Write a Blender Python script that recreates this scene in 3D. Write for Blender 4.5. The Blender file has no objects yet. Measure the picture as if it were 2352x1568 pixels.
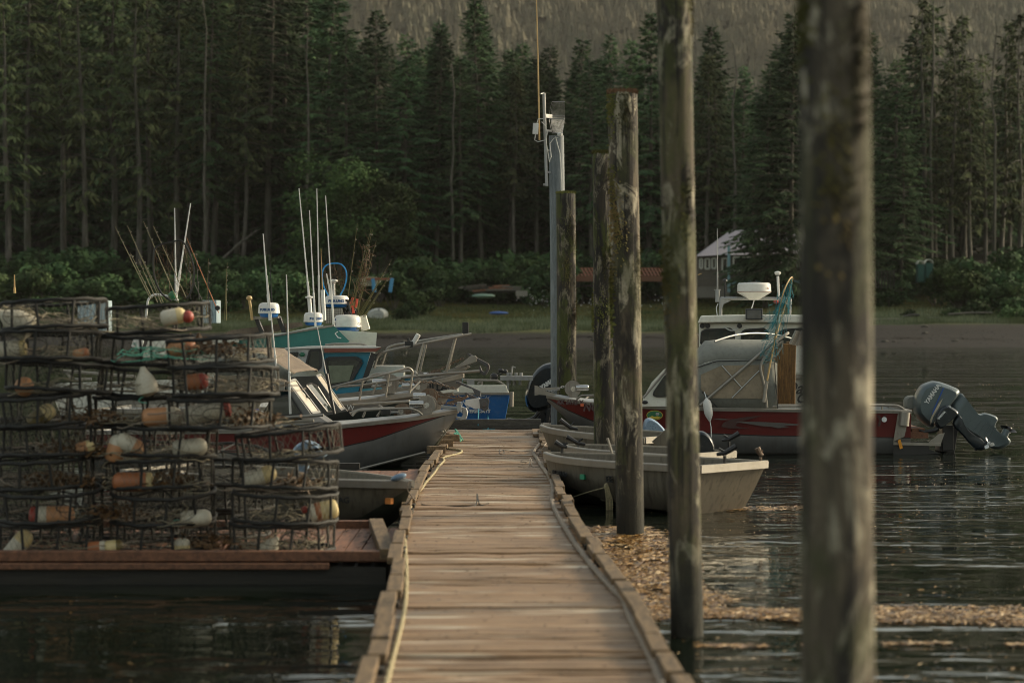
import bpy, math, random
from mathutils import Vector, Matrix, Euler, noise
R = random.Random(11)
sc = bpy.context.scene
COL = sc.collection
PI = math.pi
V = Vector
F, CX, HY, CH = 4900.0, 1176.0, 736.0, 2.6      # focal length and horizon of the photograph, camera height above the water
K = 1.5                                          # distances below are noted at two thirds of their length

def P(px, py, Y, off=0.0):                       # photo measurement at known distance -> metres
    Y = Y * K + off
    return V(((px - CX) * Y / F, Y, CH - (py - HY) * Y / F))
def G(px, py, z=0.0):                            # photo measurement on a level surface -> metres
    return P(px, py, (CH - z) * F / (py - HY) / K)

TR = {}
# ------------------------------------------------------------------ mesh builder
class MB:
    def __init__(s): s.v = []; s.f = []; s.m = []
    def add(s, vs, fs, mi=0):
        b = len(s.v); s.v.extend(V(p) for p in vs)
        for f in fs: s.f.append(tuple(b + i for i in f)); s.m.append(mi)
        return s
    def box(s, c, d, rot=None, mi=0, taper=1.0):
        c = V(c); x, y, z = d[0] / 2, d[1] / 2, d[2] / 2
        pts = [V((sx * x * (taper if sz > 0 else 1), sy * y * (taper if sz > 0 else 1), sz * z)) for sz in (-1, 1) for sy in (-1, 1) for sx in (-1, 1)]
        if rot is not None:
            M = rot if isinstance(rot, Matrix) else Euler(rot).to_matrix()
            pts = [M @ p for p in pts]
        return s.add([p + c for p in pts], [(0, 2, 3, 1), (4, 5, 7, 6), (0, 1, 5, 4), (2, 6, 7, 3), (0, 4, 6, 2), (1, 3, 7, 5)], mi)
    def beam(s, a, b, w, h, mi=0, up=(0, 0, 1)):
        a, b = V(a), V(b); t = (b - a).normalized(); u = V(up)
        sd = t.cross(u)
        if sd.length < 1e-4: sd = t.cross(V((1, 0, 0)))
        sd.normalize(); u = sd.cross(t).normalized()
        pts = [p + sd * (i * w / 2) + u * (j * h / 2) for p in (a, b) for j in (-1, 1) for i in (-1, 1)]
        return s.add(pts, [(0, 1, 3, 2), (4, 6, 7, 5), (0, 4, 5, 1), (2, 3, 7, 6), (0, 2, 6, 4), (1, 5, 7, 3)], mi)
    def tube(s, pts, r, n=6, closed=False, mi=0, cap=True):
        pts = [V(p) for p in pts]; m = len(pts)
        rs = r if isinstance(r, (list, tuple)) else [r] * m
        rings = []; nrm = None
        for i, p in enumerate(pts):
            if closed: t = pts[(i + 1) % m] - pts[i - 1]
            else: t = pts[min(i + 1, m - 1)] - pts[max(i - 1, 0)]
            if t.length < 1e-9: t = V((0, 0, 1))
            t.normalize()
            if nrm is None:
                nrm = t.cross(V((0, 0, 1)))
                if nrm.length < 1e-3: nrm = t.cross(V((1, 0, 0)))
            nrm = (nrm - t * nrm.dot(t))
            if nrm.length < 1e-6: nrm = t.orthogonal()
            nrm.normalize(); b = t.cross(nrm)
            rings.append([p + (nrm * math.cos(a) + b * math.sin(a)) * rs[i] for a in [2 * PI * k / n for k in range(n)]])
        vs = [q for rg in rings for q in rg]; fs = []
        mm = m if closed else m - 1
        for i in range(mm):
            j = (i + 1) % m
            for k in range(n):
                k2 = (k + 1) % n
                fs.append((i * n + k, i * n + k2, j * n + k2, j * n + k))
        if cap and not closed:
            fs.append(tuple(range(n - 1, -1, -1))); fs.append(tuple((m - 1) * n + k for k in range(n)))
        return s.add(vs, fs, mi)
    def lathe(s, prof, n=16, M=None, mi=0, mis=None):
        M = M or Matrix()
        vs = []
        for r, z in prof:
            r = max(r, 1e-4)
            for k in range(n):
                a = 2 * PI * k / n; vs.append(M @ V((r * math.cos(a), r * math.sin(a), z)))
        b = len(s.v); s.v.extend(vs)
        for i in range(len(prof) - 1):
            for k in range(n):
                k2 = (k + 1) % n
                s.f.append((b + i * n + k, b + i * n + k2, b + (i + 1) * n + k2, b + (i + 1) * n + k)); s.m.append(mis[i] if mis else mi)
        s.f.append(tuple(b + k for k in range(n - 1, -1, -1))); s.m.append(mis[0] if mis else mi)
        s.f.append(tuple(b + (len(prof) - 1) * n + k for k in range(n))); s.m.append(mis[-1] if mis else mi)
        return s
    def prism(s, poly, off, mi=0):
        poly = [V(p) for p in poly]; off = V(off); n = len(poly)
        return s.add(poly + [p + off for p in poly], [tuple(range(n))[::-1], tuple(range(n, 2 * n))] + [(i, (i + 1) % n, n + (i + 1) % n, n + i) for i in range(n)], mi)
    def plate(s, poly, th, mi=0):                # planar polygon given both its faces
        poly = [V(p) for p in poly]
        nn = (poly[1] - poly[0]).cross(poly[2] - poly[0]).normalized() * th
        return s.prism(poly, nn, mi)
    def loft(s, secs, mi=0, closed=False, cap=True, mis=None):
        n = len(secs[0]); vs = [V(p) for q in secs for p in q]; b = len(s.v); s.v.extend(vs)
        kk = n if closed else n - 1
        for i in range(len(secs) - 1):
            for k in range(kk):
                k2 = (k + 1) % n
                s.f.append((b + i * n + k, b + i * n + k2, b + (i + 1) * n + k2, b + (i + 1) * n + k)); s.m.append(mis[k] if mis else mi)
        if cap:
            s.f.append(tuple(b + k for k in range(n - 1, -1, -1))); s.m.append(mi)
            s.f.append(tuple(b + (len(secs) - 1) * n + k for k in range(n))); s.m.append(mi)
        return s
    def ell(s, c, r, n=12, m=8, M=None, mi=0):
        prof = [(math.sin(PI * i / m), -math.cos(PI * i / m)) for i in range(m + 1)]
        T = Matrix.Translation(V(c)) @ (M.to_4x4() if M else Matrix()) @ Matrix.Diagonal((r[0], r[1], r[2], 1))
        return s.lathe(prof, n, T, mi)
    def build(s, name, mats, parent=None, smooth=False, space='W', bevel=0, sub=0, solid=0):
        me = bpy.data.meshes.new(name)
        vs = s.v
        if parent is not None and space == 'W':
            inv = TR[parent.name].inverted(); vs = [inv @ p for p in vs]
        me.from_pydata([tuple(p) for p in vs], [], s.f)
        if not isinstance(mats, (list, tuple)): mats = [mats]
        for m in mats: me.materials.append(m)
        me.polygons.foreach_set('material_index', s.m)
        if smooth:
            me.polygons.foreach_set('use_smooth', [True] * len(me.polygons))
            if smooth != 'all':
                try: me.set_sharp_from_angle(angle=math.radians(38))
                except Exception: pass
        me.validate(); me.update()
        o = bpy.data.objects.new(name, me); COL.objects.link(o)
        if parent is not None:
            o.parent = parent; TR[o.name] = TR[parent.name]
        else: TR[o.name] = Matrix()
        if solid:
            md = o.modifiers.new('s', 'SOLIDIFY'); md.thickness = solid; md.offset = 0
        if bevel:
            md = o.modifiers.new('b', 'BEVEL'); md.width = bevel; md.segments = 2; md.limit_method = 'ANGLE'; md.angle_limit = math.radians(40)
        if sub:
            md = o.modifiers.new('u', 'SUBSURF'); md.levels = sub; md.render_levels = sub
        return o

def tag(o, label=None, cat=None, group=None, kind=None):
    if label: o['label'] = label
    if cat: o['category'] = cat
    if group: o['group'] = group
    if kind: o['kind'] = kind
    return o
def thing(name, label, cat, loc=(0, 0, 0), rot=(0, 0, 0), group=None, scale=1.0):
    o = bpy.data.objects.new(name, None); COL.objects.link(o)
    o.empty_display_size = 0.2
    o.location = loc; o.rotation_euler = rot; o.scale = (scale,) * 3
    TR[o.name] = Matrix.Translation(V(loc)) @ Euler(rot).to_matrix().to_4x4() @ Matrix.Scale(scale, 4)
    return tag(o, label, cat, group)
def dup(src, loc, rot=(0, 0, 0), scale=1.0, label=None, cat=None, group=None):
    def cp(o, par):
        c = o.copy(); COL.objects.link(c)
        if par is not None: c.parent = par
        for ch in o.children: cp(ch, c)
        return c
    kids = list(src.children)
    r = src.copy(); COL.objects.link(r)
    r.location = loc; r.rotation_euler = rot; r.scale = (scale,) * 3 if not hasattr(scale, '__len__') else scale
    for ch in kids: cp(ch, r)
    TR[r.name] = Matrix.Translation(V(loc)) @ Euler(rot).to_matrix().to_4x4()
    return tag(r, label, cat, group)
def drop(o):
    for c in list(o.children): drop(c)
    bpy.data.objects.remove(o)

def text(name, s, size, mat, parent, M, space='L', depth=0.002, shear=0.0, bold=0.0, spacing=1.0, sx=1.0):
    cu = bpy.data.curves.new('txt', 'FONT'); cu.body = s; cu.size = size; cu.extrude = depth; cu.shear = shear
    cu.offset = bold; cu.space_character = spacing; cu.align_x = 'CENTER'; cu.align_y = 'CENTER'; cu.resolution_u = 3
    t = bpy.data.objects.new('txt', cu); COL.objects.link(t)
    dg = bpy.context.evaluated_depsgraph_get(); dg.update()
    me = bpy.data.meshes.new_from_object(t.evaluated_get(dg))
    bpy.data.objects.remove(t)
    mb = MB(); S = Matrix.Diagonal((sx, 1, 1, 1))
    mb.add([M @ (S @ v.co) for v in me.vertices], [tuple(p.vertices) for p in me.polygons])
    bpy.data.meshes.remove(me)
    return mb.build(name, mat, parent, space=space)
def face_mat(pos, right, up):                    # text plane: x along right, y along up
    r = V(right).normalized(); u = V(up); u = (u - r * u.dot(r)).normalized(); n = r.cross(u)
    M = Matrix((r, u, n)).transposed().to_4x4(); M.translation = V(pos); return M

def arc_pts(pts, rad=0.15, n=4):                 # rounds the corners of a polyline
    pts = [V(p) for p in pts]; out = [pts[0]]
    for i in range(1, len(pts) - 1):
        a, b, c = pts[i - 1], pts[i], pts[i + 1]
        d1 = (a - b); d2 = (c - b); r = min(rad, d1.length * .45, d2.length * .45)
        p1 = b + d1.normalized() * r; p2 = b + d2.normalized() * r
        for k in range(n + 1):
            t = k / n; out.append((p1 * (1 - t) + b * t) * (1 - t) + (b * (1 - t) + p2 * t) * t)
    out.append(pts[-1]); return out
def lerp(a, b, t): return a + (b - a) * t
def interp(tab, x):
    if x <= tab[0][0]: return tab[0][1]
    for (a, va), (b, vb) in zip(tab, tab[1:]):
        if x <= b: return va + (vb - va) * (x - a) / (b - a)
    return tab[-1][1]

# ------------------------------------------------------------------ materials
class NT:
    def __init__(s, name):
        s.mat = bpy.data.materials.new(name); s.mat.use_nodes = True
        s.nt = s.mat.node_tree; s.nt.nodes.clear()
        s.out = s.nt.nodes.new('ShaderNodeOutputMaterial')
    def n(s, typ, **kw):
        nd = s.nt.nodes.new('ShaderNode' + typ)
        for k, v in kw.items():
            if k[0] == '_': setattr(nd, k[1:], v)
            else:
                key = int(k[1:]) if k[0] == 'i' and k[1:].isdigit() else k.replace('__', ' ')
                s.set(nd, key, v)
        return nd
    def set(s, nd, key, v):
        sock = nd.inputs[key]
        if isinstance(v, bpy.types.NodeSocket): s.nt.links.new(v, sock)
        elif isinstance(v, bpy.types.Node): s.nt.links.new(v.outputs[0], sock)
        else:
            if hasattr(v, '__len__') and len(v) == 3 and sock.type == 'RGBA': v = (*v, 1)
            sock.default_value = v
    def coord(s, kind='Object', scale=(1, 1, 1), rot=(0, 0, 0), loc=(0, 0, 0), rnd=False):
        tc = s.n('TexCoord')
        src = tc.outputs[kind]
        if rnd:
            oi = s.n('ObjectInfo'); mu = s.n('Math', _operation='MULTIPLY', i0=oi.outputs['Random'], i1=97.0)
            ad = s.n('VectorMath', _operation='ADD', i0=src, i1=mu.outputs[0]); src = ad.outputs[0]
        return s.n('Mapping', Vector=src, Scale=scale, Rotation=rot, Location=loc).outputs[0]
    def noise(s, vec, scale, detail=4, rough=.55, dist=0.0):
        return s.n('TexNoise', Vector=vec, Scale=scale, Detail=detail, Roughness=rough, Distortion=dist).outputs[0]
    def ramp(s, fac, stops, mode='LINEAR'):
        r = s.n('ValToRGB', Fac=fac); cr = r.color_ramp; cr.interpolation = mode
        while len(cr.elements) < len(stops): cr.elements.new(0.5)
        for e, (p, c) in zip(cr.elements, stops):
            e.position = p; e.color = (*c, 1) if hasattr(c, '__len__') else (c, c, c, 1)
        return r.outputs[0]
    def mix(s, fac, a, b, blend='MIX'):
        m = s.n('Mix', _data_type='RGBA', _blend_type=blend)
        s.set(m, 0, fac); s.set(m, 6, a); s.set(m, 7, b); return m.outputs[2]
    def math(s, op, a, b=0.0, clamp=False):
        return s.n('Math', _operation=op, _use_clamp=clamp, i0=a, i1=b).outputs[0]
    def bump(s, h, strength=.3, dist=.02, normal=None):
        b = s.n('Bump', Strength=strength, Distance=dist, Height=h)
        if normal is not None: s.set(b, 'Normal', normal)
        return b.outputs[0]
    def bsdf(s, col, rough=.5, metal=0.0, normal=None, **kw):
        b = s.n('BsdfPrincipled'); s.set(b, 'Base Color', col); s.set(b, 'Roughness', rough); s.set(b, 'Metallic', metal)
        if normal is not None: s.set(b, 'Normal', normal)
        for k, v in kw.items(): s.set(b, k.replace('__', ' '), v)
        s.nt.links.new(b.outputs[0], s.out.inputs[0]); return s.mat

def c8(r, g, b):                                  # sRGB 0-255 -> linear
    f = lambda c: ((c / 255 + .055) / 1.055) ** 2.4 if c > 10 else c / 255 / 12.92
    return (f(r), f(g), f(b))
def plain(name, col, rough=.5, metal=0.0, var=.18, scale=6.0, dirt=(.05, .045, .035), dirtamt=.25, bump=.1, **kw):
    """paint, plastic or cloth with mottling, dirt in streaks and a slight bump"""
    t = NT(name); co = t.coord(rnd=True)
    n1 = t.noise(co, scale, 5); n2 = t.noise(co, scale * 7, 4)
    c = t.mix(t.ramp(n1, [(.3, 0.0), (.7, 1.0)]), tuple(x * (1 - var) for x in col), tuple(min(1, x * (1 + var)) for x in col))
    if dirtamt: c = t.mix(t.math('MULTIPLY', t.ramp(n2, [(.5, 0.0), (.75, 1.0)]), dirtamt), c, dirt)
    r = t.math('ADD', t.math('MULTIPLY', n2, .25), rough - .12)
    return t.bsdf(c, r, metal, t.bump(n2, bump, .01), **kw)
def metalm(name, col=(.42, .42, .41), rough=.42, metal=.85, stain=(.16, .13, .10), amt=.35, scale=3.0):
    t = NT(name); co = t.coord(rnd=True)
    n1 = t.noise(co, scale, 6, .65); n2 = t.noise(co, scale * 9, 3); st = t.noise(t.coord(scale=(1, 1, .12), rnd=True), scale * 5, 4)
    c = t.mix(t.ramp(n1, [(.35, 0.0), (.7, 1.0)]), tuple(x * .75 for x in col), col)
    c = t.mix(t.math('MULTIPLY', t.ramp(st, [(.5, 0.0), (.72, 1.0)]), amt), c, stain)
    return t.bsdf(c, t.math('ADD', t.math('MULTIPLY', n1, .35), rough - .15), metal, t.bump(n2, .12, .01))
def wood(name, base, dark, light, grain=(1, 12, 12), scale=2.0, rough=.75, streak=.35, bump=.4, rand=True, island=False):
    t = NT(name); co = t.coord(scale=grain, rnd=rand)
    if island:
        gi = t.n('NewGeometry'); mu = t.math('MULTIPLY', gi.outputs['Random Per Island'], 57.0)
        co = t.n('VectorMath', _operation='ADD', i0=co, i1=mu).outputs[0]
    n1 = t.noise(co, scale, 6, .6, .3); n2 = t.noise(co, scale * 5, 4, .6)
    n3 = t.noise(t.coord(rnd=rand), 1.3, 4)
    c = t.mix(t.ramp(n1, [(.3, 0.0), (.68, 1.0)]), dark, base)
    c = t.mix(t.math('MULTIPLY', t.ramp(n2, [(.5, 0.0), (.75, 1.0)]), streak), c, light)
    c = t.mix(t.math('MULTIPLY', t.ramp(n3, [(.45, 0.0), (.7, 1.0)]), .35), c, tuple(x * .55 for x in base))
    if island:
        hs = t.n('HueSaturation', Hue=.5, Saturation=1.0, Fac=1.0, Color=c)
        t.set(hs, 'Value', t.math('ADD', t.math('MULTIPLY', gi.outputs['Random Per Island'], .45), .78)); c = hs.outputs[0]
    return t.bsdf(c, t.math('ADD', t.math('MULTIPLY', n2, .3), rough - .15), 0, t.bump(n1, bump, .01))
# ------------------------------------------------------------------ camera, light, sky
cam = bpy.data.cameras.new('Camera'); co_ = bpy.data.objects.new('Camera', cam); COL.objects.link(co_)
co_.location = (0, 0, CH); co_.rotation_euler = (PI / 2, 0, 0)
cam.sensor_width = 36; cam.lens = 36 * F / 2352; cam.shift_y = -(784 - HY) / 2352
cam.clip_start = .1; cam.clip_end = 6000
cam.dof.use_dof = True; cam.dof.focus_distance = 41.0; cam.dof.aperture_fstop = 1.5; cam.dof.aperture_blades = 9
sc.camera = co_
SUN_AZ, SUN_EL = math.radians(68), math.radians(22)    # azimuth clockwise from the view direction
w = bpy.data.worlds.new('World'); sc.world = w; w.use_nodes = True
nt = w.node_tree; bg = nt.nodes['Background']; sky = nt.nodes.new('ShaderNodeTexSky')
sky.sky_type = 'NISHITA'; sky.sun_disc = False; sky.sun_elevation = SUN_EL; sky.sun_rotation = SUN_AZ
sky.air_density = 1.2; sky.dust_density = 3.0; sky.ozone_density = 1.0
hs_ = nt.nodes.new('ShaderNodeHueSaturation'); hs_.inputs['Saturation'].default_value = .5      # thin evening cloud takes the blue out
mx_ = nt.nodes.new('ShaderNodeMix'); mx_.data_type = 'RGBA'; mx_.blend_type = 'MULTIPLY'; mx_.inputs[0].default_value = 1; mx_.inputs[7].default_value = (1.0, .98, .84, 1)
nt.links.new(sky.outputs[0], hs_.inputs['Color']); nt.links.new(hs_.outputs[0], mx_.inputs[6]); nt.links.new(mx_.outputs[2], bg.inputs[0]); bg.inputs[1].default_value = .14
sl = bpy.data.lights.new('Sun', 'SUN'); sl.energy = 2.6; sl.angle = math.radians(10); sl.color = (1, .83, .58)
so = bpy.data.objects.new('Sun', sl); COL.objects.link(so)
sd = V((math.cos(SUN_EL) * math.sin(SUN_AZ), math.cos(SUN_EL) * math.cos(SUN_AZ), math.sin(SUN_EL)))
so.rotation_euler = sd.to_track_quat('Z', 'Y').to_euler(); so.location = (60, 40, 60)
sc.view_settings.view_transform = 'Standard'; sc.view_settings.look = 'None'; sc.view_settings.exposure = .75; sc.view_settings.gamma = 1
sc.cycles.use_denoising = True; sc.cycles.filter_width = 1.0; sc.cycles.max_bounces = 8; sc.cycles.transparent_max_bounces = 12
sc.cycles.volume_bounces = 0; sc.cycles.sample_clamp_indirect = 4
try: sc.cycles.denoiser = 'OPENIMAGEDENOISE'
except Exception: pass

# ------------------------------------------------------------------ terrain
HT = [(K * a, b) for a, b in [(-400, -2.5), (120, -1.6), (136, -.35), (139, 0), (150, .9), (165, 2.2), (172, 2.9), (200, 5.0), (215, 8), (240, 15), (300, 33), (420, 45), (1000, 60), (2333, 900), (3000, 1000)]]
def hgt(x, y):
    yy = y - (0.06 * x if y > 150 else 0) * 0 
    z = interp(HT, yy)
    k = min(1, max(0, (y - 190) / 60))
    z += k * (noise.noise(V((x * .05, y * .05, 3))) * (.5 + max(0, y - 255) * .008) + noise.noise(V((x * .3, y * .3, 7))) * .14)
    if y > 1500: z += (noise.noise(V((x * .0025, y * .0025, 5)))) * 90 * min(1, (y - 1500) / 300) + noise.noise(V((x * .012, y * .006, 8))) * 16 * min(1, (y - 1500) / 200)
    return z
def terrain():
    ys = [-2000, -400, -60, 0, 60, 130, 180, 195, 204] + [208.5 + i * 1.8 for i in range(60)] + [318 + 8 * i for i in range(20)] + [490 + 80 * i for i in range(12)] + [1450 + 25 * i for i in range(44)] + [2600, 3000, 3600]
    mb = MB(); nx = 90
    for y in ys:
        half = 2500 if y < 60 else 60 + y * .45
        for i in range(nx + 1):
            u = -1 + 2 * i / nx; x = u * half + (u ** 7) * 1500
            mb.v.append(V((x, y, hgt(x, y))))
    for j in range(len(ys) - 1):
        for i in range(nx):
            a = j * (nx + 1) + i; mb.f.append((a, a + 1, a + nx + 2, a + nx + 1)); mb.m.append(0)
    t = NT('ground'); co = t.coord()
    sx = t.n('SeparateXYZ', Vector=co)
    n1 = t.noise(co, .25, 6); n2 = t.noise(co, 2.2, 5); n3 = t.noise(t.coord(scale=(.12, 1, 1)), .9, 5)
    mud = t.mix(t.ramp(n3, [(.4, 0.0), (.62, 1.0)]), c8(14, 13, 12), c8(27, 24, 22))
    mud = t.mix(t.math('MULTIPLY', t.ramp(n2, [(.6, 0.0), (.72, 1.0)]), .5), mud, c8(18, 19, 12))
    gr = t.mix(t.ramp(n1, [(.38, 0.0), (.62, 1.0)]), c8(44, 56, 24), c8(82, 84, 44))
    gr = t.mix(t.math('MULTIPLY', n2, .6), gr, c8(28, 38, 16))
    lx = t.ramp(t.math('MULTIPLY', t.math('ADD', sx.outputs['X'], 100.0), .005), [(.62, .9), (.68, 0.0)])
    yy = t.math('ADD', t.math('ADD', sx.outputs['Z'], lx), t.math('MULTIPLY', t.math('SUBTRACT', n2, .5), .8))
    k = t.ramp(t.math('MULTIPLY', yy, .1), [(.20, 0.0), (.24, 1.0)])
    c = t.mix(k, mud, gr)
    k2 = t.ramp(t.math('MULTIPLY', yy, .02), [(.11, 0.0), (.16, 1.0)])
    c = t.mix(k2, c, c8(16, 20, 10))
    k3 = t.ramp(t.math('MULTIPLY', yy, .004), [(.2, 0.0), (.3, 1.0)])
    c = t.mix(k3, c, c8(70, 66, 50))
    m = t.bsdf(c, t.ramp(k, [(0, .9), (1, .95)]), 0, t.bump(n2, .6, .15), Specular__IOR__Level=.15)
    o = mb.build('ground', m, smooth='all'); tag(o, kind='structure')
terrain()

def water():
    t = NT('water')
    a = t.noise(t.coord(scale=(.5, 1, 1)), 2.8, 2.0, .5, .5); b = t.noise(t.coord(scale=(.6, 1, 1), rot=(0, 0, .12)), 6.5, 1.0, .5, .2); l = t.noise(t.coord(scale=(.25, 1, 1), rot=(0, 0, -.06)), .8, 2, .5)
    g = t.noise(t.coord(scale=(.14, .5, 1)), .5, 4, .6)
    h = t.math('ADD', t.math('ADD', a, t.math('MULTIPLY', b, .22)), t.math('MULTIPLY', l, 1.2))
    st = t.math('MULTIPLY', t.ramp(g, [(.44, .26), (.62, 1.0)]), 1.45)
    hh = t.math('MULTIPLY', h, st)
    m = t.bsdf((.005, .008, .005), .015, 0, t.bump(hh, .8, .030), IOR=1.33, Specular__IOR__Level=.5)
    mb = MB(); mb.add([(-2500, -2000, 0), (2500, -2000, 0), (2500, 222, 0), (-2500, 222, 0)], [(0, 1, 2, 3)])
    tag(mb.build('water', m), kind='structure')
water()

# far forested hillside: nobody could count it
def far_forest():
    rr = random.Random(5); mb = MB()
    for i in range(42000):
        y = rr.uniform(1680, 2420); x = rr.uniform(-1, 1) * (30 + y * .27)
        z = hgt(x, y) - 1; h = rr.uniform(9, 19); r = h * rr.uniform(.2, .34); n = 5; a0 = rr.random() * 6
        dx, dy = 0, 0
        for (z0, z1, ra) in ((.08, .55, 1.0), (.36, .8, .72), (.62, 1.0, .42)):
            b = len(mb.v)
            for k in range(n):
                a = a0 + z0 * 5 + 2 * PI * k / n; q = ra * r * rr.uniform(.6, 1.25)
                mb.v.append(V((x + q * math.cos(a), y + q * math.sin(a), z + h * z0 - rr.random() * .6)))
            mb.v.append(V((x, y, z + h * z1)))
            for k in range(n): mb.f.append((b + k, b + (k + 1) % n, b + n)); mb.m.append(0)
    t = NT('far_forest'); gi = t.n('NewGeometry')
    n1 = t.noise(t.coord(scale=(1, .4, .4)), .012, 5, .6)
    c = t.mix(gi.outputs['Random Per Island'], c8(68, 70, 52), c8(86, 82, 62))  # paler and tanner than the near conifers: distance haze put into the colour
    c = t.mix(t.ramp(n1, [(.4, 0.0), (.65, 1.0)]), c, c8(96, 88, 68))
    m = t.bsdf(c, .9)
    tag(mb.build('far_forest', m), 'far off wood of conifers covering the hillside', None, None, 'stuff')
far_forest()

# ------------------------------------------------------------------ near trees
def fol(name, a, b, hl):
    t = NT(name); gi = t.n('NewGeometry'); oi = t.n('ObjectInfo')
    n1 = t.noise(t.coord(rnd=True), .35, 4, .6)
    c = t.mix(gi.outputs['Random Per Island'], a, b)
    c = t.mix(t.ramp(n1, [(.5, 0.0), (.66, 1.0)]), c, hl)
    hs = t.n('HueSaturation', Fac=1.0, Color=c, Saturation=.92)
    t.set(hs, 'Hue', t.math('ADD', t.math('MULTIPLY', oi.outputs['Random'], .035), .468))
    t.set(hs, 'Value', t.math('ADD', t.math('MULTIPLY', oi.outputs['Random'], 1.1), .55))
    return t.bsdf(hs.outputs[0], .85, 0, Specular__IOR__Level=.12)
M_con = fol('conifer_needles', (.012, .034, .014), (.032, .074, .028), (.066, .125, .044))
M_con2 = fol('mossy_needles', (.022, .038, .014), (.056, .080, .028), (.115, .135, .052))
M_leaf = fol('broad_leaves', (.016, .040, .010), (.034, .072, .018), (.058, .104, .028))
M_bush = fol('bush_leaves', (.013, .034, .012), (.032, .070, .022), (.060, .108, .036))
def barkm():
    t = NT('bark'); co = t.coord(scale=(1, 1, .12), rnd=True); n1 = t.noise(co, 5, 5, .7); n2 = t.noise(t.coord(rnd=True), .6, 4)
    c = t.mix(t.ramp(n1, [(.35, 0.0), (.7, 1.0)]), (.03, .026, .02), (.15, .135, .115))
    c = t.mix(t.ramp(n2, [(.45, 0.0), (.65, .7)]), c, (.05, .055, .03))
    return t.bsdf(c, .9, 0, t.bump(n1, .5, .05))
M_bark = barkm()

def spray(mb, p, d, ln, wd, rr, droop):
    wd *= 1.15
    """a spray of needles: a ragged drooping leaf-like strip with forks"""
    d = d.normalized(); s = d.cross(V((0, 0, 1)))
    if s.length < .01: s = V((1, 0, 0))
    s.normalize(); roll = rr.uniform(-.5, .5); s = s * math.cos(roll) + V((0, 0, 1)) * math.sin(roll)
    a = p; b = p + d * ln * .5 + V((0, 0, -droop * .3 * ln)); c = p + d * ln + V((0, 0, -droop * ln))
    mb.add([a, b + s * wd * rr.uniform(.6, 1.1) + V((0, 0, -wd * .35)), c, b - s * wd * rr.uniform(.6, 1.1) + V((0, 0, -wd * .35)), b + V((0, 0, wd * .15))],
           [(0, 1, 4), (1, 2, 4), (2, 3, 4), (3, 0, 4)])
def conifer(seed, H=33.0, base=.22, spread=.13, dens=1.0, mossy=False, skinny=0.0, flat=0.0):
    rr = random.Random(seed)
    lab = 'x'
    root = thing('conifer_tree', lab, 'tree')
    tk = MB(); r0 = H * .0105
    sway = [V((math.sin(i * .9 + seed) * .12, math.cos(i * .7 + seed) * .12, H * i / 12.0)) for i in range(13)]
    tk.tube(sway, [r0 * (1 - i / 12.6) + .02 for i in range(13)], 7)
    cr = MB(); z = H * base; gap_until = 0
    while z < H * .985:
        t = (z / H - base) / (1 - base)
        env = (1 - t) ** .8 * (.55 + .45 * min(1, t / .25)) + .015
        L = H * spread * env * rr.uniform(.65, 1.2)
        nb = rr.choice((3, 4, 4, 5)) if dens >= 1 else rr.choice((2, 3, 3))
        a0 = rr.random() * 6.28
        for k in range(nb):
            if rr.random() < skinny: continue
            az = a0 + 2 * PI * k / nb + rr.uniform(-.5, .5); Lk = L * rr.uniform(.55, 1.25)
            up = lerp(-.22, .5, t ** 1.4) + rr.uniform(-.12, .12)
            d = V((math.cos(az), math.sin(az), up)).normalized(); o = V((math.sin(z / H * 10.8 + seed) * .12, 0, z + rr.uniform(-.3, .3)))
            end = o + d * Lk + V((0, 0, -.10 * Lk)); mid = o + d * Lk * .55
            cr_b = [o, mid, end]
            tk.tube(cr_b, [.035 + Lk * .006, .03, .008], 3, cap=False)
            ns = max(3, int(Lk / .42 * (1.5 if not mossy else 1.1) * dens))
            for i in range(ns):
                u = (i + rr.random()) / ns
                if u < .18: u += .25
                q = (o * (1 - u) * (1 - u) + mid * 2 * u * (1 - u) + end * u * u)
                sd_ = 1 if i % 2 else -1; ang = az + sd_ * rr.uniform(.35, 1.1)
                dd = V((math.cos(ang), math.sin(ang), up * .5 - .1))
                spray(cr, q, dd, rr.uniform(.55, 1.15) * (.5 + .7 * (1 - u)) * (1 + Lk * .08), rr.uniform(.14, .26), rr, rr.uniform(.15, .6) + (.35 if mossy else 0))
            spray(cr, end, V((math.cos(az), math.sin(az), up)), .8, .2, rr, .2)
            if mossy and rr.random() < .6:
                q = o + d * Lk * rr.uniform(.3, .8)
                for _ in range(3):
                    p0 = q + V((rr.uniform(-.3, .3), rr.uniform(-.3, .3), 0)); hh = rr.uniform(.6, 1.5)
                    cr.add([p0, p0 + V((.12, .05, 0)), p0 + V((.05, .02, -hh))], [(0, 1, 2)])
        z += rr.uniform(.42, .8) * (1.0 if t < .7 else .62) / (dens ** .4)
    for k in range(int(6 + seed % 5)):             # dead stubs on the bare stem
        z = H * rr.uniform(.06, base + .1); a = rr.random() * 6.28; L = rr.uniform(.6, 2.2)
        tk.tube([(0, 0, z), (L * math.cos(a), L * math.sin(a), z + rr.uniform(-.4, .2))], [.03, .01], 3, cap=False)
    cr.add([(.05, 0, H * .985), (-.05, 0, H * .985), (0, 0, H * 1.02)], [(0, 1, 2)])
    tk.build('trunk', M_bark, root, space='L', smooth='all')
    cr.build('crown', M_con2 if mossy else M_con, root, space='L')
    return root
PROT = {
 'full': [conifer(s, 33, .06, .235, 1.25) for s in (1, 2, 3)],
 'tall': [conifer(s, 36, .30, .185, 1.05) for s in (4, 5, 6)],
 'bare': [conifer(s, 34, .44, .155, 1.0, True, .1) for s in (7, 8)],
 'thin': [conifer(s, 33, .28, .155, .9, True, .32) for s in (9, 10, 12)]}
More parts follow.
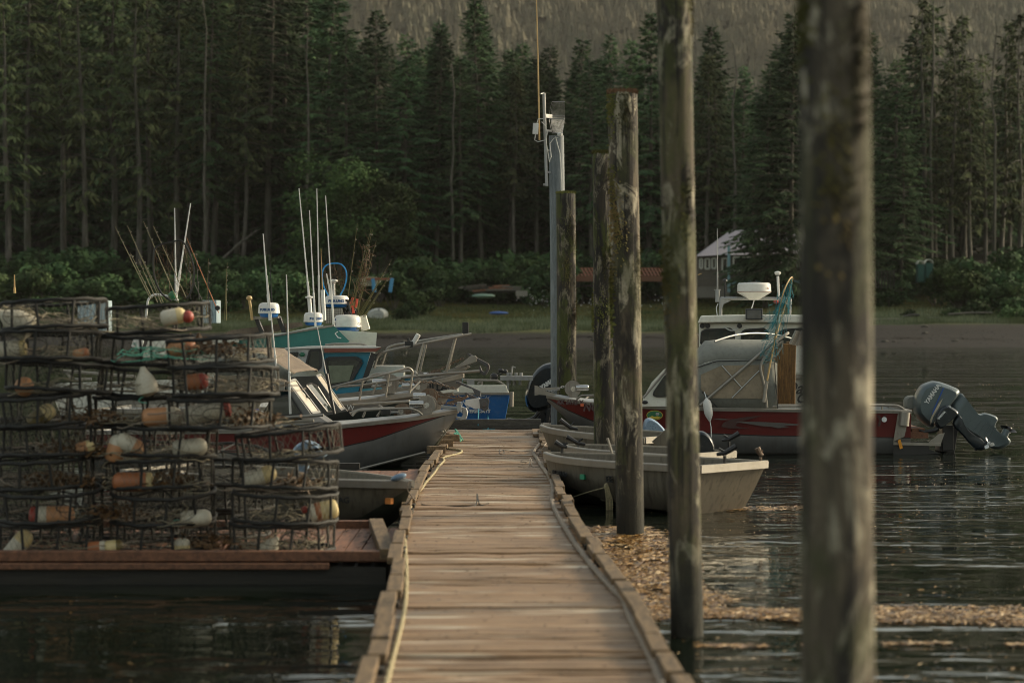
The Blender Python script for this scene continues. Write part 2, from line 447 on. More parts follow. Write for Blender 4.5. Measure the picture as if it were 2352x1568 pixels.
KIND_L = {'full': ('dense dark spruce branched to the ground', 'deep green spruce, thick and conical'),
          'tall': ('tall conifer with clean lower trunk', 'high narrow conifer with drooping boughs'),
          'bare': ('lanky conifer with bare pale trunk', 'bare stemmed conifer crowned near the top'),
          'thin': ('sparse mossy conifer with gappy boughs', 'thin open conifer hung with pale moss')}
tree_n = [0]
def put_tree(kind, px, top, Y, r=R, zoff=0, extra=''):
    """top: photo height of the tip"""
    Yn = Y; Y = Y * K; x = (px - CX) * Y / F; zb = hgt(x, Y) - .3
    pr = r.choice(PROT[kind]); H = {'full': 33, 'tall': 36, 'bare': 34, 'thin': 33}[kind]
    zt = CH - (top - HY) * Y / F; s = (zt - zb) / H
    tree_n[0] += 1
    where = 'left' if px < 500 else 'left middle' if px < 1000 else 'middle' if px < 1400 else 'right middle' if px < 1900 else 'right'
    if px < 620: near = 'behind the crab pots'
    elif px < 1000: near = 'behind the boat aerials'
    elif px < 1270: near = 'left of the antenna pole'
    elif px < 1600: near = 'seen between the mooring pilings'
    elif px < 1850: near = 'around the grey house'
    else: near = 'right of the nearest piling'
    lab = r.choice(KIND_L[kind]) + (', front row ' if Yn < 222 else ', second row ' if Yn < 250 else ', back row ') + near
    return dup(pr, (x, Y, zb), (r.uniform(-.03, .03), r.uniform(-.03, .03), r.random() * 6.28), (s * r.uniform(.9, 1.1), s * r.uniform(.9, 1.1), s), lab, 'tree', 'conifers of the shore wood')
front = [  # kind, photo x, tip y, distance
 ('bare', 60, -130, 212), ('thin', 20, -60, 206), ('bare', 150, -150, 216), ('thin', 200, -90, 209), ('bare', 262, -120, 214), ('thin', 322, -60, 210), ('bare', 345, -140, 218),
 ('thin', 405, -80, 212), ('bare', 432, -20, 216), ('tall', 470, -60, 212), ('bare', 492, -100, 214), ('bare', 558, 55, 211), ('bare', 545, -70, 219),
 ('tall', 610, -170, 214), ('full', 650, -160, 219), ('full', 745, -75, 214), ('tall', 700, -190, 224), ('full', 795, 60, 209), ('full', 868, 20, 214), ('full', 925, 75, 210),
 ('full', 990, 45, 219), ('tall', 1000, 60, 212), ('tall', 1107, -14, 213), ('full', 1110, -5, 221), ('tall', 1060, 130, 210), ('tall', 1170, 110, 216), ('full', 1200, 95, 228), ('bare', 1178, 150, 211),
 ('full', 1255, 100, 224), ('tall', 1232, 120, 214), ('full', 1330, 85, 220), ('full', 1395, 75, 226), ('tall', 1360, 130, 212), ('full', 1440, 90, 218), ('full', 1492, 25, 214), ('full', 1550, 70, 226),
 ('bare', 1622, 120, 212), ('full', 1652, 55, 217), ('full', 1612, 105, 222), ('full', 1708, 150, 226), ('full', 1758, 150, 184), ('full', 1812, 60, 183), ('full', 1790, 100, 214), ('full', 1810, 18, 211), ('full', 1730, 300, 186), ('full', 1868, 40, 216), ('full', 1905, 60, 205), ('full', 1998, 70, 213),
 ('full', 2050, 130, 203), ('full', 1975, 230, 198), ('full', 2095, 60, 214), ('thin', 2122, -12, 209), ('thin', 2150, 0, 213), ('thin', 2182, 60, 207), ('thin', 2218, 25, 212), ('bare', 2170, 120, 216), ('thin', 2265, 110, 208), ('thin', 2300, 40, 212), ('bare', 2230, 150, 206), ('thin', 2345, 20, 210), ('tall', 2320, 150, 218), ('full', 2070, 300, 199)]
for k, px, ty, Y in front: put_tree(k, px, ty, Y)
rb = random.Random(77)
for i in range(64):                                # second and third rows close the gaps
    px = -60 + 2480 * (i + rb.random()) / 64
    top = interp([(0, -160), (560, -60), (620, -100), (740, -60), (820, 60), (1000, 90), (1100, 60), (1200, 120), (1500, 120), (1700, 180), (1830, 120), (2000, 190), (2400, 150)], px) + rb.uniform(0, 60)
    put_tree(rb.choice(('full', 'full', 'tall')), px, top, rb.uniform(228, 246), rb)
for i in range(56):
    px = -60 + 2480 * (i + rb.random()) / 56
    top = interp([(0, -130), (560, -20), (740, -20), (820, 90), (1000, 110), (1200, 150), (1500, 150), (1700, 210), (2000, 220), (2400, 190)], px) + rb.uniform(0, 70)
    put_tree(rb.choice(('full', 'tall')), px, top, rb.uniform(256, 300), rb)
for lst in PROT.values():
    for p_ in lst: drop(p_)
def snag(seed, px, top, Y, lab):
    rr = random.Random(seed); Y *= K; x = (px - CX) * Y / F; zb = hgt(x, Y) - .3; zt = CH - (top - HY) * Y / F; H = zt - zb; m = MB()
    c = [V((x + rr.uniform(-.25, .25) * i / 4, Y, zb + H * i / 8)) for i in range(9)]; m.tube(c, [.30 - .028 * i for i in range(9)], 7)
    for k in range(26):
        z = zb + H * rr.uniform(.25, .97); a = rr.random() * 6.28; L = rr.uniform(.5, 2.6) * (1.1 - (z - zb) / H)
        m.tube([(x, Y, z), (x + L * math.cos(a) * .6, Y + L * math.sin(a) * .6, z + L * .1), (x + L * math.cos(a), Y + L * math.sin(a), z - L * rr.uniform(-.2, .3))], [.05, .03, .01], 3, cap=False)
    tag(m.build('dead_tree', M_bark), lab, 'tree')
snag(1, 470, -20, 208, 'grey dead tree with bare stubs left of the rods, reaching out of frame')
snag(2, 706, 60, 207, 'bare dead conifer spar behind the tall white aerials')
snag(3, 1688, 100, 206, 'thin dead spar standing above the house roof')
snag(4, 2140, -5, 205, 'dead topped spar among the mossy conifers at the right')
snag(5, 2283, 60, 204, 'pale dead tree near the right frame edge')
snag(6, 1040, 150, 208, 'short grey snag between the dense spruces left of centre')
# leaning dead trunk
a = G(500, 604, 4) ; a = P(500, 604, 205); b = P(592, 528, 207)
mb = MB(); mb.tube([a, lerp(a, b, .5) + V((0, 0, .25)), b], [.22, .17, .1], 6)
for t_ in (.55, .75, .9): mb.tube([lerp(a, b, t_), lerp(a, b, t_) + V((.6, .2, 1.1))], [.05, .015], 4)
tag(mb.build('fallen_trunk', M_bark, smooth=True), 'bare dead trunk leaning between the conifers left of the aerials', 'trunk')

def bush(seed, rad, h, mat, n=900, lf=.32, broad=False):
    rr = random.Random(seed)
    root = thing('bush', 'x', 'bush'); cr = MB(); tk = MB()
    blobs = [(V((rr.uniform(-.55, .55) * rad, rr.uniform(-.5, .5) * rad, h * rr.uniform(.3, .78))), rad * rr.uniform(.28, .5)) for _ in range(9 if not broad else 22)]
    for c, r_ in blobs:
        tk.tube([(0, 0, -.3), c * .5 + V((0, 0, -.2)), c], [.10, .06, .02], 4, cap=False)
        for _ in range(n // len(blobs)):
            d = V((rr.gauss(0, 1), rr.gauss(0, 1), rr.gauss(0, 1))).normalized()
            p = c + V((d.x * r_, d.y * r_, d.z * r_ * .75)) * (rr.random() ** .35)
            if p.z < 0: p.z = rr.random() * .4
            s1 = V((rr.gauss(0, 1), rr.gauss(0, 1), rr.gauss(0, .5))).normalized() * lf * rr.uniform(.5, 1.2)
            s2 = s1.cross(d).normalized() * lf * .55 if s1.cross(d).length > .01 else V((0, lf, 0))
            cr.add([p - s1, p + s2, p + s1, p - s2], [(0, 1, 2, 3)])
    tk.build('stem', M_bark, root, space='L'); cr.build('foliage', mat, root, space='L')
    return root
BP = [bush(21, 3.4, 4.2, M_bush, 1600), bush(22, 3.0, 3.2, M_bush, 1400), bush(23, 4.2, 5.6, M_bush, 2200), bush(24, 2.2, 2.2, M_bush, 900, .25)]
spots = [(40, 690, 176, 2, 1.3), (120, 650, 184, 2, 1.5), (180, 690, 178, 0, 1.3), (110, 720, 172, 1, 1.0), (230, 690, 186, 0, 1.2), (300, 670, 180, 1, 1.3), (370, 690, 182, 0, 1.2), (430, 680, 186, 1, 1.3), (520, 690, 178, 0, 1.0), (560, 660, 186, 2, 1.0),
         (630, 690, 178, 2, 1.05), (700, 690, 182, 0, 1.2), (760, 700, 178, 1, 1.2), (810, 690, 184, 2, 1.1), (905, 690, 186, 2, 1.2), (962, 712, 174, 0, .95), (970, 640, 192, 2, 1.2), (930, 722, 169, 3, .8), (1010, 665, 190, 2, 1.1), (1060, 640, 196, 0, 1.3), (1110, 640, 198, 2, 1.0), (1150, 640, 194, 0, 1.3), (1215, 645, 192, 2, 1.15), (1250, 650, 190, 0, 1.1), (1340, 640, 198, 2, 1.2), (1300, 640, 196, 0, 1.2),
         (1420, 640, 200, 2, 1.2), (1500, 640, 202, 0, 1.3), (1570, 650, 200, 2, 1.0), (1450, 718, 170, 3, .8), (1390, 722, 169, 3, .7), (1560, 716, 171, 3, .8), (1890, 675, 196, 0, 1.0), (2040, 660, 190, 3, 1.3), (2150, 640, 190, 2, 1.15), (2215, 640, 186, 0, 1.5), (2270, 660, 187, 2, 1.2), (2330, 660, 184, 2, 1.25), (2300, 700, 176, 0, 1.0), (2345, 706, 172, 1, .9), (2240, 715, 172, 3, 1.0), (2180, 725, 170, 3, .8), (2330, 726, 168, 3, .9), (2090, 720, 170, 3, .7)]
rb = random.Random(31)
BL = ['rounded green bush', 'low spreading bush', 'tall leafy bush', 'small scrubby bush']
for i, (px, by, Y, k, s) in enumerate(spots):
    Yn = Y; Y = Y * K; x = (px - CX) * Y / F
    near = 'above the crab pots' if px < 520 else 'behind the radar domes' if px < 860 else 'by the beached white skiff' if px < 1000 else 'behind the plank pile' if px < 1280 else 'between the pilings' if px < 1600 else 'near the grey house' if px < 2000 else 'on the right bank'
    dup(BP[k], (x, Y, hgt(x, Y) - .2), (0, 0, rb.random() * 6.28), (s * rb.uniform(.9, 1.2), s, s * rb.uniform(.85, 1.15)), BL[k] + ' ' + near + (', at the foot of the wood' if Yn > 180 else ', close to the grass edge'), 'bush', 'bushes along the shore')
rb2 = random.Random(90)
for i in range(46):
    px = -20 + 2400 * (i + rb2.random()) / 46
    if 1590 < px < 1860: continue
    Yn = rb2.uniform(200, 208); Y = Yn * K; x = (px - CX) * Y / F; k = rb2.choice((0, 1, 2, 2)); s_ = rb2.uniform(1.1, 1.7)
    near = 'far left' if px < 300 else 'left' if px < 700 else 'left of centre' if px < 1150 else 'right of centre' if px < 1600 else 'right' if px < 2150 else 'far right'
    dup(BP[k], (x, Y, hgt(x, Y) - .3), (0, 0, rb2.random() * 6.28), s_, BL[k] + ' in the undergrowth row beneath the conifers, ' + near, 'bush', 'bushes along the shore')
for b_ in BP: drop(b_)
# bright broadleaf trees
def broad(seed, px, basepx, Y, rad, h, lab):
    o = bush(seed, rad, h, M_leaf, 7000, .34, True); o.name = 'broadleaf_tree'
    Y = Y * K; x = (px - CX) * Y / F; o.location = (x, Y, hgt(x, Y) - .3); tag(o, lab, 'tree')
    for c in o.children:
        c.name = 'crown' if c.name.startswith('foliage') else 'trunk'
broad(41, 772, 0, 199, 8.0, 27, 'bright green broadleaf tree just left of the blue hooped net')
broad(42, 868, 0, 200, 7.5, 22, 'light green leafy tree behind the bundle of fishing rods')
broad(43, 1215, 0, 196, 4.5, 7.5, 'low bright leafy tree left of the grey antenna pole')
broad(44, 2205, 0, 184, 4.6, 6.5, 'small rounded tree on the bank beside the green toilet cabin')

# shore grass (stuff)
def grass():
    rr = random.Random(3); mb = MB()
    for i in range(76000):
        x = rr.uniform(-.27, .27); Y = (234 + 5 * noise.noise(V((x * 30, 0, 0))) if x < .12 else 248) + abs(rr.gauss(0, 1)) * 9; x *= Y
        if Y > 285: continue
        h = rr.uniform(.3, .9) * (1.0 if noise.noise(V((x * .12, Y * .2, 0))) > -.15 else .55)
        z = hgt(x, Y) - .05; dx, dy = rr.uniform(-.3, .3) * h, rr.uniform(-.3, .3) * h; w_ = rr.uniform(.03, .06)
        mb.add([(x - w_, Y, z), (x + w_, Y, z), (x + dx, Y + dy, z + h)], [(0, 1, 2)])
    t = NT('shore_grass'); gi = t.n('NewGeometry'); n1 = t.noise(t.coord(), .15, 3)
    c = t.mix(gi.outputs['Random Per Island'], c8(72, 84, 60), c8(132, 138, 108)); c = t.mix(t.ramp(n1, [(.42, 0.0), (.6, .8)]), c, c8(70, 78, 40))
    tag(mb.build('shore_grass', t.bsdf(c, .9)), 'pale grey green reeds and grass along the top of the mud', None, None, 'stuff')
    mb = MB()
    for i in range(45000):
        Y = rr.uniform(254, 306); x = rr.uniform(-.27, .27) * Y
        h = rr.uniform(.15, .4) * (1.6 if noise.noise(V((x * .1, Y * .2, 9))) > .1 else 1); z = hgt(x, Y) - .05; w_ = rr.uniform(.05, .12)
        mb.add([(x - w_, Y, z), (x + w_, Y, z), (x + rr.uniform(-.2, .2), Y, z + h)], [(0, 1, 2)])
    t = NT('meadow_grass'); gi = t.n('NewGeometry'); n1 = t.noise(t.coord(), .12, 4)
    c = t.mix(gi.outputs['Random Per Island'], c8(42, 54, 24), c8(82, 88, 46)); c = t.mix(t.ramp(n1, [(.45, 0.0), (.62, .8)]), c, c8(104, 92, 50))
    tag(mb.build('meadow_grass', t.bsdf(c, .9)), 'short green and tawny meadow grass on the bank', None, None, 'stuff')
    mb = MB()                                      # pebbles and weed on the mud
    for i in range(1600):
        Y = rr.uniform(209, 248); x = rr.uniform(-.27, .27) * Y; s_ = rr.uniform(.03, .13)
        z = hgt(x, Y); mb.add([(x - s_, Y - s_, z), (x + s_, Y - s_, z), (x + s_ * .7, Y + s_, z), (x - s_, Y + s_, z), (x, Y, z + s_ * .7)], [(0, 1, 4), (1, 2, 4), (2, 3, 4), (3, 0, 4)])
    t = NT('pebbles'); gi = t.n('NewGeometry'); c = t.mix(gi.outputs['Random Per Island'], c8(16, 15, 12), c8(38, 34, 31))
    tag(mb.build('beach_pebbles', t.bsdf(c, .7)), 'scattered pebbles and weed on the dark tidal mud', None, None, 'stuff')
grass()
def rocks():
    rr = random.Random(44)
    for i in range(46):
        Y = rr.uniform(213, 246); px = rr.uniform(20, 2340); x = (px - CX) * Y / F; s_ = rr.uniform(.12, .42); m = MB()
        m.ell((x, Y, hgt(x, Y) + s_ * .1), (s_ * rr.uniform(.9, 1.7), s_, s_ * rr.uniform(.4, .7)), 8, 5)
        m.v = [p + V((rr.uniform(-.12, .12), rr.uniform(-.12, .12), rr.uniform(-.08, .08))) * s_ for p in m.v]
        where = 'far left' if px < 450 else 'left' if px < 900 else 'centre' if px < 1400 else 'right' if px < 1950 else 'far right'
        tag(m.build('beach_stone', M_stone), 'dark stone lying on the mud at the %s, %s' % (where, 'near the water' if Y < 228 else 'near the grass'), 'stone', 'stones scattered on the beach')
M_stone = plain('dark_stone', c8(52, 50, 44), .85, 0, .3, 3)
rocks()
m = MB(); rr = random.Random(45)
for i in range(2600):
    px = rr.uniform(0, 2352); Y = 222 + 5 * noise.noise(V((px * .004, 0, 0))) + rr.gauss(0, 1.2); x = (px - CX) * Y / F; z = hgt(x, Y) + .02; s_ = rr.uniform(.06, .25)
    if noise.noise(V((px * .01, 3, 0))) < -.1: continue
    m.add([(x - s_, Y, z), (x, Y - s_, z + .03), (x + s_ * 1.6, Y, z + .06), (x, Y + s_, z + .02)], [(0, 1, 2, 3)])
tag(m.build('wrack_line', plain('dry_wrack', c8(40, 32, 20), .9)), 'broken brown line of stranded weed along the mud', None, None, 'stuff')

# haze
def haze():
    mb = MB(); mb.box((0, 800, 600), (8200, 5700, 1208))
    t = NT('haze'); vp = t.n('VolumePrincipled', Density=.00004, Anisotropy=.0); t.set(vp, 'Color', (.86, .84, .80))
    t.nt.links.new(vp.outputs[0], t.out.inputs['Volume'])
    tag(mb.build('haze', t.mat), kind='stuff')
haze()
# ------------------------------------------------------------------ dock
DZ = .30
def plankmat():
    t = NT('deck_boards'); gi = t.n('NewGeometry'); isl = t.math('MULTIPLY', gi.outputs['Random Per Island'], 57.0)
    def sh(scale): return t.n('VectorMath', _operation='ADD', i0=t.coord(scale=scale), i1=isl).outputs[0]
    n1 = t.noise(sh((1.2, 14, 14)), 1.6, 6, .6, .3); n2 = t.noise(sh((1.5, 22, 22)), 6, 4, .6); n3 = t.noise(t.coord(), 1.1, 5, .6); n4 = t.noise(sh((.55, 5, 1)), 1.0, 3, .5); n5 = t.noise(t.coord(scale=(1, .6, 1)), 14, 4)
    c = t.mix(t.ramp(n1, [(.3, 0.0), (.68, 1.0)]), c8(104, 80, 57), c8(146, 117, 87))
    c = t.mix(t.math('MULTIPLY', t.ramp(n2, [(.5, 0.0), (.75, 1.0)]), .5), c, c8(186, 164, 130))  # pale streaks: worn grain plus glare painted into the colour
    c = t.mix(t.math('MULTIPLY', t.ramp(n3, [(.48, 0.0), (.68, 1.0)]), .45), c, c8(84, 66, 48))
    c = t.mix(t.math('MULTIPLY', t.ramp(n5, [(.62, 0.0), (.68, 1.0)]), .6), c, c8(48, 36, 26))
    wet = t.ramp(n4, [(.585, 0.0), (.66, 1.0)])  # mask of sky-glare patches, painted near-white below and made smoother
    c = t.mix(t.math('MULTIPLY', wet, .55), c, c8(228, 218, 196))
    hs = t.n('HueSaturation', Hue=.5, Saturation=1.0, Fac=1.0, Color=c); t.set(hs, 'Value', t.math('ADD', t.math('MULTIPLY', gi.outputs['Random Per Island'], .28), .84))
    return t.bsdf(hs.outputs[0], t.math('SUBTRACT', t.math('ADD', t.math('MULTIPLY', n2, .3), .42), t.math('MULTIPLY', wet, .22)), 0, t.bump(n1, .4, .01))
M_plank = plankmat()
M_rail = wood('rail_timber', c8(120, 97, 68), c8(56, 43, 28), c8(178, 155, 120), (10, 1.5, 10), 1.6, .75, .45, .5, False, True)
M_redw = wood('reddish_boards', c8(126, 84, 60), c8(64, 40, 28), c8(172, 128, 96), (10, 1.5, 10), 1.8, .7, .35, .5, False, True)
M_dark = wood('wet_dark_timber', c8(38, 34, 26), c8(16, 14, 11), c8(70, 62, 48), (1.5, 10, 10), 2, .6, .35, .5)
M_grey = wood('grey_beam', c8(96, 92, 84), c8(46, 44, 40), c8(140, 136, 126), (1.2, 10, 10), 2, .7, .5, .5)
M_black = plain('black_plastic', (.012, .012, .013), .35, 0, .3, 8, (.06, .06, .055), .25)
LE = [(1568, 886), (1480, 905), (1400, 922), (1330, 932), (1262, 938), (1200, 948), (1150, 962), (1100, 985), (1060, 1008), (1030, 1030), (1000, 1045), (985, 1030)]
RE = [(1568, 1526), (1450, 1466), (1350, 1404), (1265, 1344), (1190, 1302), (1140, 1278), (1080, 1256), (1010, 1240), (985, 1238)]
def edge(tab, Y):
    py = HY + (CH - DZ) * F / Y
    t = sorted([(a, b) for a, b in tab])
    px = interp(t, py)
    if py > 1568: (a1, b1), (a2, b2) = t[-2], t[-1]; px = b2 + (b2 - b1) / (a2 - a1) * (py - a2)
    return (px - CX) * Y / F
rd = random.Random(8)
dock = thing('dock', 'long narrow plank dock running away from the viewer down the middle', 'dock', (0, 0, DZ))
mb = MB(); Y = 9.2
while Y < 45.1:
    w_ = rd.uniform(.178, .192); xl, xr = edge(LE, Y) - rd.uniform(.02, .16), edge(RE, Y) + rd.uniform(.02, .12)
    tl = rd.uniform(-.018, .018) if rd.random() < .3 else rd.uniform(-.006, .006)
    n_ = 6; zs = [rd.uniform(-.006, .006) for _ in range(n_ + 1)]; sk = rd.uniform(-.012, .012)
    secs = []
    for i in range(n_ + 1):
        x = lerp(xl, xr, i / n_); yo = sk * i / n_; z = DZ + zs[i]
        secs.append([(x, Y + yo, z - .035), (x, Y + yo + w_, z - .035), (x, Y + yo + w_, z + tl), (x, Y + yo + w_ - .008, z + .004 + tl), (x, Y + yo + .008, z + .004 - tl), (x, Y + yo, z - tl)])
    mb.loft(secs, closed=True)
    Y += w_ + rd.uniform(.004, .012)
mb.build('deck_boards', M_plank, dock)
mb = MB()                                           # side stringers and floats
for tab, s in ((LE, -1), (RE, 1)):
    ys = [9 + i * 1.8 for i in range(21)]
    for a, b in zip(ys, ys[1:]):
        mb.beam((edge(tab, a) + s * .04, a, DZ - .16), (edge(tab, b) + s * .04, b, DZ - .16), .07, .24)
        mb.beam((edge(tab, a) - s * .3, a, DZ - .30), (edge(tab, b) - s * .3, b, DZ - .30), .5, .42)
mb.build('stringer', M_dark, dock)
def bull_rail(tab, s, y0, y1, off, name):
    Y = y0
    while Y < y1:
        L = rd.uniform(.7, 1.5) if Y < 33 else rd.uniform(.5, 1.1); L = min(L, y1 - Y)
        a = V((edge(tab, Y) + s * off, Y, DZ + .08)); b = V((edge(tab, Y + L) + s * off, Y + L, DZ + .08 + rd.uniform(-.012, .012)))
        j = V((rd.uniform(-.03, .03), 0, 0)); m = MB()
        m.beam(a + j, b + j - (b - a).normalized() * .03, rd.uniform(.11, .135), rd.uniform(.055, .08))
        m.build('bull_rail', M_rail, dock, bevel=.008)
        for t in (.12, .88): m = MB(); q = lerp(a, b, t); m.box((q.x, q.y, DZ + .026), (.12, .14, .046)); m.build('rail_block', M_dark, dock)
        Y += L + (rd.uniform(.0, .12) if rd.random() < .35 else .01)
bull_rail(LE, -1, 11.4, 38.0, .085, 'l'); bull_rail(RE, 1, 11.1, 42.9, .055, 'r')
for (px, py, w2) in ((1002, 1046, .3), (1018, 1030, .34), (1030, 1018, .4)):
    q = G(px, py, DZ); m = MB(); m.box((q.x, q.y, DZ + .10), (w2, .14, .13), (0, 0, .35)); m.build('timber_block', M_rail, dock, bevel=.008)
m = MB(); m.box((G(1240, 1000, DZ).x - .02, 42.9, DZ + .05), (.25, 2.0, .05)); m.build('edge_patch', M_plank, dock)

cd = thing('cross_dock', 'dark weathered float crossing behind the far end of the plank dock', 'dock', (0, 47, .3))
m = MB(); m.beam((-5.5, 45.6, .36), (.62, 45.6, .40), .16, .2); m.build('bull_rail', M_grey, cd, bevel=.01)
m = MB()
for i in range(56): m.box((-5.6 + i * .155, 46.6, .30 + rd.uniform(-.006, .006)), (.145, 1.9, .04))
m.build('deck_boards', M_grey, cd)
m = MB(); m.box((-1.2, 46.6, .1), (8.6, 1.8, .33)); m.build('float', M_dark, cd)

# ------------------------------------------------------------------ pilings
def pilemat(name, base, light, moss, mossamt, dark=(.012, .011, .010)):
    t = NT(name); g = t.coord(scale=(1, 1, .05), rnd=True); n1 = t.noise(g, 14, 6, .7, .3); n2 = t.noise(t.coord(scale=(1, 1, .4), rnd=True), 4.5, 6, .7, .8)
    n3 = t.noise(t.coord(scale=(1, 1, .45), rnd=True), 2.6, 6, .72, .6); n4 = t.noise(t.coord(scale=(1, 1, .03), rnd=True), 34, 4); n5 = t.noise(t.coord(scale=(1, 1, .28), rnd=True), 3.4, 4, .6, .5); n6 = t.noise(t.coord(rnd=True), 38, 3)
    c = t.mix(t.ramp(n1, [(.36, 0.0), (.62, 1.0)]), tuple(x * .35 for x in base), base)
    c = t.mix(t.math('MULTIPLY', t.ramp(n5, [(.44, 0.0), (.52, 1.0)]), .9), c, (.016, .014, .012))
    c = t.mix(t.ramp(n2, [(.52, 0.0), (.60, .95)]), c, light)
    c = t.mix(t.math('MULTIPLY', t.ramp(n3, [(.47, 0.0), (.56, 1.0)]), mossamt), c, moss)
    c = t.mix(t.math('MULTIPLY', t.ramp(n6, [(.52, 0.0), (.66, 1.0)]), .35), c, tuple(x * .4 for x in base))
    crack = t.ramp(n4, [(.60, 0.0), (.64, 1.0)])
    c = t.mix(t.math('MULTIPLY', crack, .85), c, dark)
    sx = t.n('SeparateXYZ', Vector=t.n('NewGeometry').outputs['Position'])
    wet = t.ramp(t.math('ADD', t.math('MULTIPLY', sx.outputs['Z'], .35), t.math('MULTIPLY', t.math('SUBTRACT', n3, .5), .4)), [(.12, .92), (.34, 0.0)])
    c = t.mix(wet, c, (.018, .018, .013))
    return t.bsdf(c, .88, 0, t.bump(t.math('SUBTRACT', t.math('ADD', n1, t.math('MULTIPLY', n6, .3)), crack), .9, .02))
M_p = [pilemat('piling_mossy', c8(98, 88, 70), c8(152, 146, 126), c8(74, 78, 38), .6), pilemat('piling_grey', c8(104, 94, 78), c8(164, 156, 136), c8(72, 76, 42), .5),
       pilemat('piling_dark', c8(70, 62, 50), c8(120, 112, 96), c8(68, 74, 26), .75)]
M_moss = fol('moss', (.05, .06, .015), (.12, .12, .03), (.22, .16, .05))
def piling(lab, bx, bY, r0, tx, top, r1, mat, seed, mosstop=True, hair=None, cracks=0):
    tp = P(tx, top, bY); bY = bY * K; base = V(((bx - CX) * bY / F, bY, 0))
    root = thing('mooring_piling', lab, 'piling', base, group='wooden mooring pilings beside the dock')
    rr = random.Random(seed); n = 28; m = MB(); secs = []; ns = 40
    zs = [-1.2 + (tp.z + 1.2) * i / ns for i in range(ns + 1)]
    for z in zs:
        u = max(0, z / tp.z); c = V((lerp(base.x, tp.x, u), bY, z)); r = lerp(r0, r1, u); ring = []
        for k in range(n):
            a = 2 * PI * k / n; q = noise.noise(V((math.cos(a) * 1.6 + seed, math.sin(a) * 1.6, z * .35))) * .06 + noise.noise(V((math.cos(a) * 5, math.sin(a) * 5 + seed, z * .8))) * .035
            ring.append(c + V((math.cos(a), math.sin(a), 0)) * r * (1 + q))
        secs.append(ring)
    m.loft(secs, closed=True); m.build('post', mat, root, smooth='all')
    if mosstop:
        m = MB()
        for i in range(900):
            a = rr.random() * 6.28; q = (rr.random() ** .5) * r1 * 1.05
            p = tp + V((math.cos(a) * q, math.sin(a) * q, -.02 + rr.random() * .02)); h = rr.uniform(.02, .07)
            m.add([p + V((-.008, 0, 0)), p + V((.008, 0, 0)), p + V((rr.uniform(-.03, .03), rr.uniform(-.03, .03), h))], [(0, 1, 2)])
        m.build('moss_cap', hair or M_moss, root)['kind'] = 'stuff'
    for c_ in range(5 + cracks):                    # tufts of moss on the side
        m = MB()
        a0 = rr.uniform(PI, 2 * PI); z0 = tp.z * rr.uniform(.45, .98)
        for i in range(130):
            a = a0 + rr.gauss(0, .28); z = min(tp.z - .03, z0 + rr.gauss(0, .16)); u = z / tp.z
            p = V((lerp(base.x, tp.x, u), bY, z)) + V((math.cos(a), math.sin(a), 0)) * lerp(r0, r1, u) * 1.0
            d = V((math.cos(a), math.sin(a), -.5)) * rr.uniform(.015, .045)
            m.add([p + V((-.012, 0, .01)), p + V((.012, 0, -.01)), p + d], [(0, 1, 2)])
        if mosstop or c_ < 3: m.build('moss_tuft', M_moss, root)['kind'] = 'stuff'
    return root
M_dry = fol('dry_grass', (.10, .075, .03), (.28, .18, .08), (.34, .25, .12))
piling('nearest and thickest mooring piling, out of focus, running out of frame at the top', 1926, 5.95, .158, 1916, -260, .146, M_p[1], 1, False)
piling('second mooring piling from the viewer, leaning slightly, its top out of frame', 1578, 11.75, .132, 1546, -60, .142, M_p[0], 2, False)
piling('third mooring piling from the viewer with a dry grass tuft on its flat top', 1448, 17.3, .172, 1430, 214, .181, M_p[1], 3, True, M_dry, 4)
piling('dark mossy mooring piling half hidden behind the grass-topped one', 1392, 22.8, .19, 1382, 352, .15, M_p[2], 4)
piling('shortest mossy mooring piling, in front of the grey antenna pole', 1303, 30.6, .215, 1300, 444, .205, M_p[2], 5, cracks=3)

# antenna pole
pl = thing('antenna_pole', 'tall weathered grey pole carrying a mesh antenna at the dock end', 'pole', P(1284, HY + CH * F / 46.8, 31.2))
M_pole = wood('grey_pole', c8(118, 126, 130), c8(82, 88, 92), c8(150, 156, 158), (10, 10, 1.2), 2.5, .7, .5, .5)
b0 = P(1284, 985, 31.2); t0 = P(1278, 312, 31.2)
m = MB(); m.tube([b0 + V((0, 0, -1.0)), b0, lerp(b0, t0, .5) + V((.01, 0, 0)), t0], [.178, .178, .170, .165], 20); m.build('post', M_pole, pl, smooth=True)
M_galv = metalm('galvanised_steel', (.36, .37, .37), .5, .6)
M_alu = metalm('aluminium_tube', (.52, .53, .52), .34, .8, amt=.15)
m = MB(); m.tube([P(1256, 428, 31.1), P(1249, 214, 31.1)], .034, 8); m.tube([P(1249, 214, 31.1), P(1241, 216, 31.0)], .015, 5); m.box(P(1253, 424, 31.1), (.1, .08, .05)); m.build('mast', M_galv, pl, smooth=True)
m = MB()
for py in (300, 345, 395): m.beam(P(1254, py, 31.1), P(1266, py + 1, 31.15), .04, .04)
m.build('bracket', M_galv, pl)
M_whip = plain('yellowed_fibreglass', c8(178, 148, 96), .5, 0, .1)
m = MB(); m.tube([P(1239, 322, 31.0), P(1236, 150, 31.0), P(1231, -40, 31.0)], [.022, .02, .013], 6); m.build('whip_antenna', M_whip, pl, smooth=True)
m = MB()                                            # mesh parabolic antenna
for i in range(17):
    u = i / 16; pts = []
    xa = lerp(1261, 1296, u)
    for k in range(13):
        v = -1 + 2 * k / 12
        bow = (1 - v * v)
        px = lerp(lerp(1268, 1262, bow), 1297 - 1.5 * (1 - bow) * 1.0 - (v > 0) * v * 4, u ** .8)
        pts.append(P(px, lerp(234, 306, k / 12) - (0 if v < 0 else 2 * v * (1 - u)), 31.1 + .28 * bow - .35 * u))
    m.tube(pts, .004, 3, cap=False)
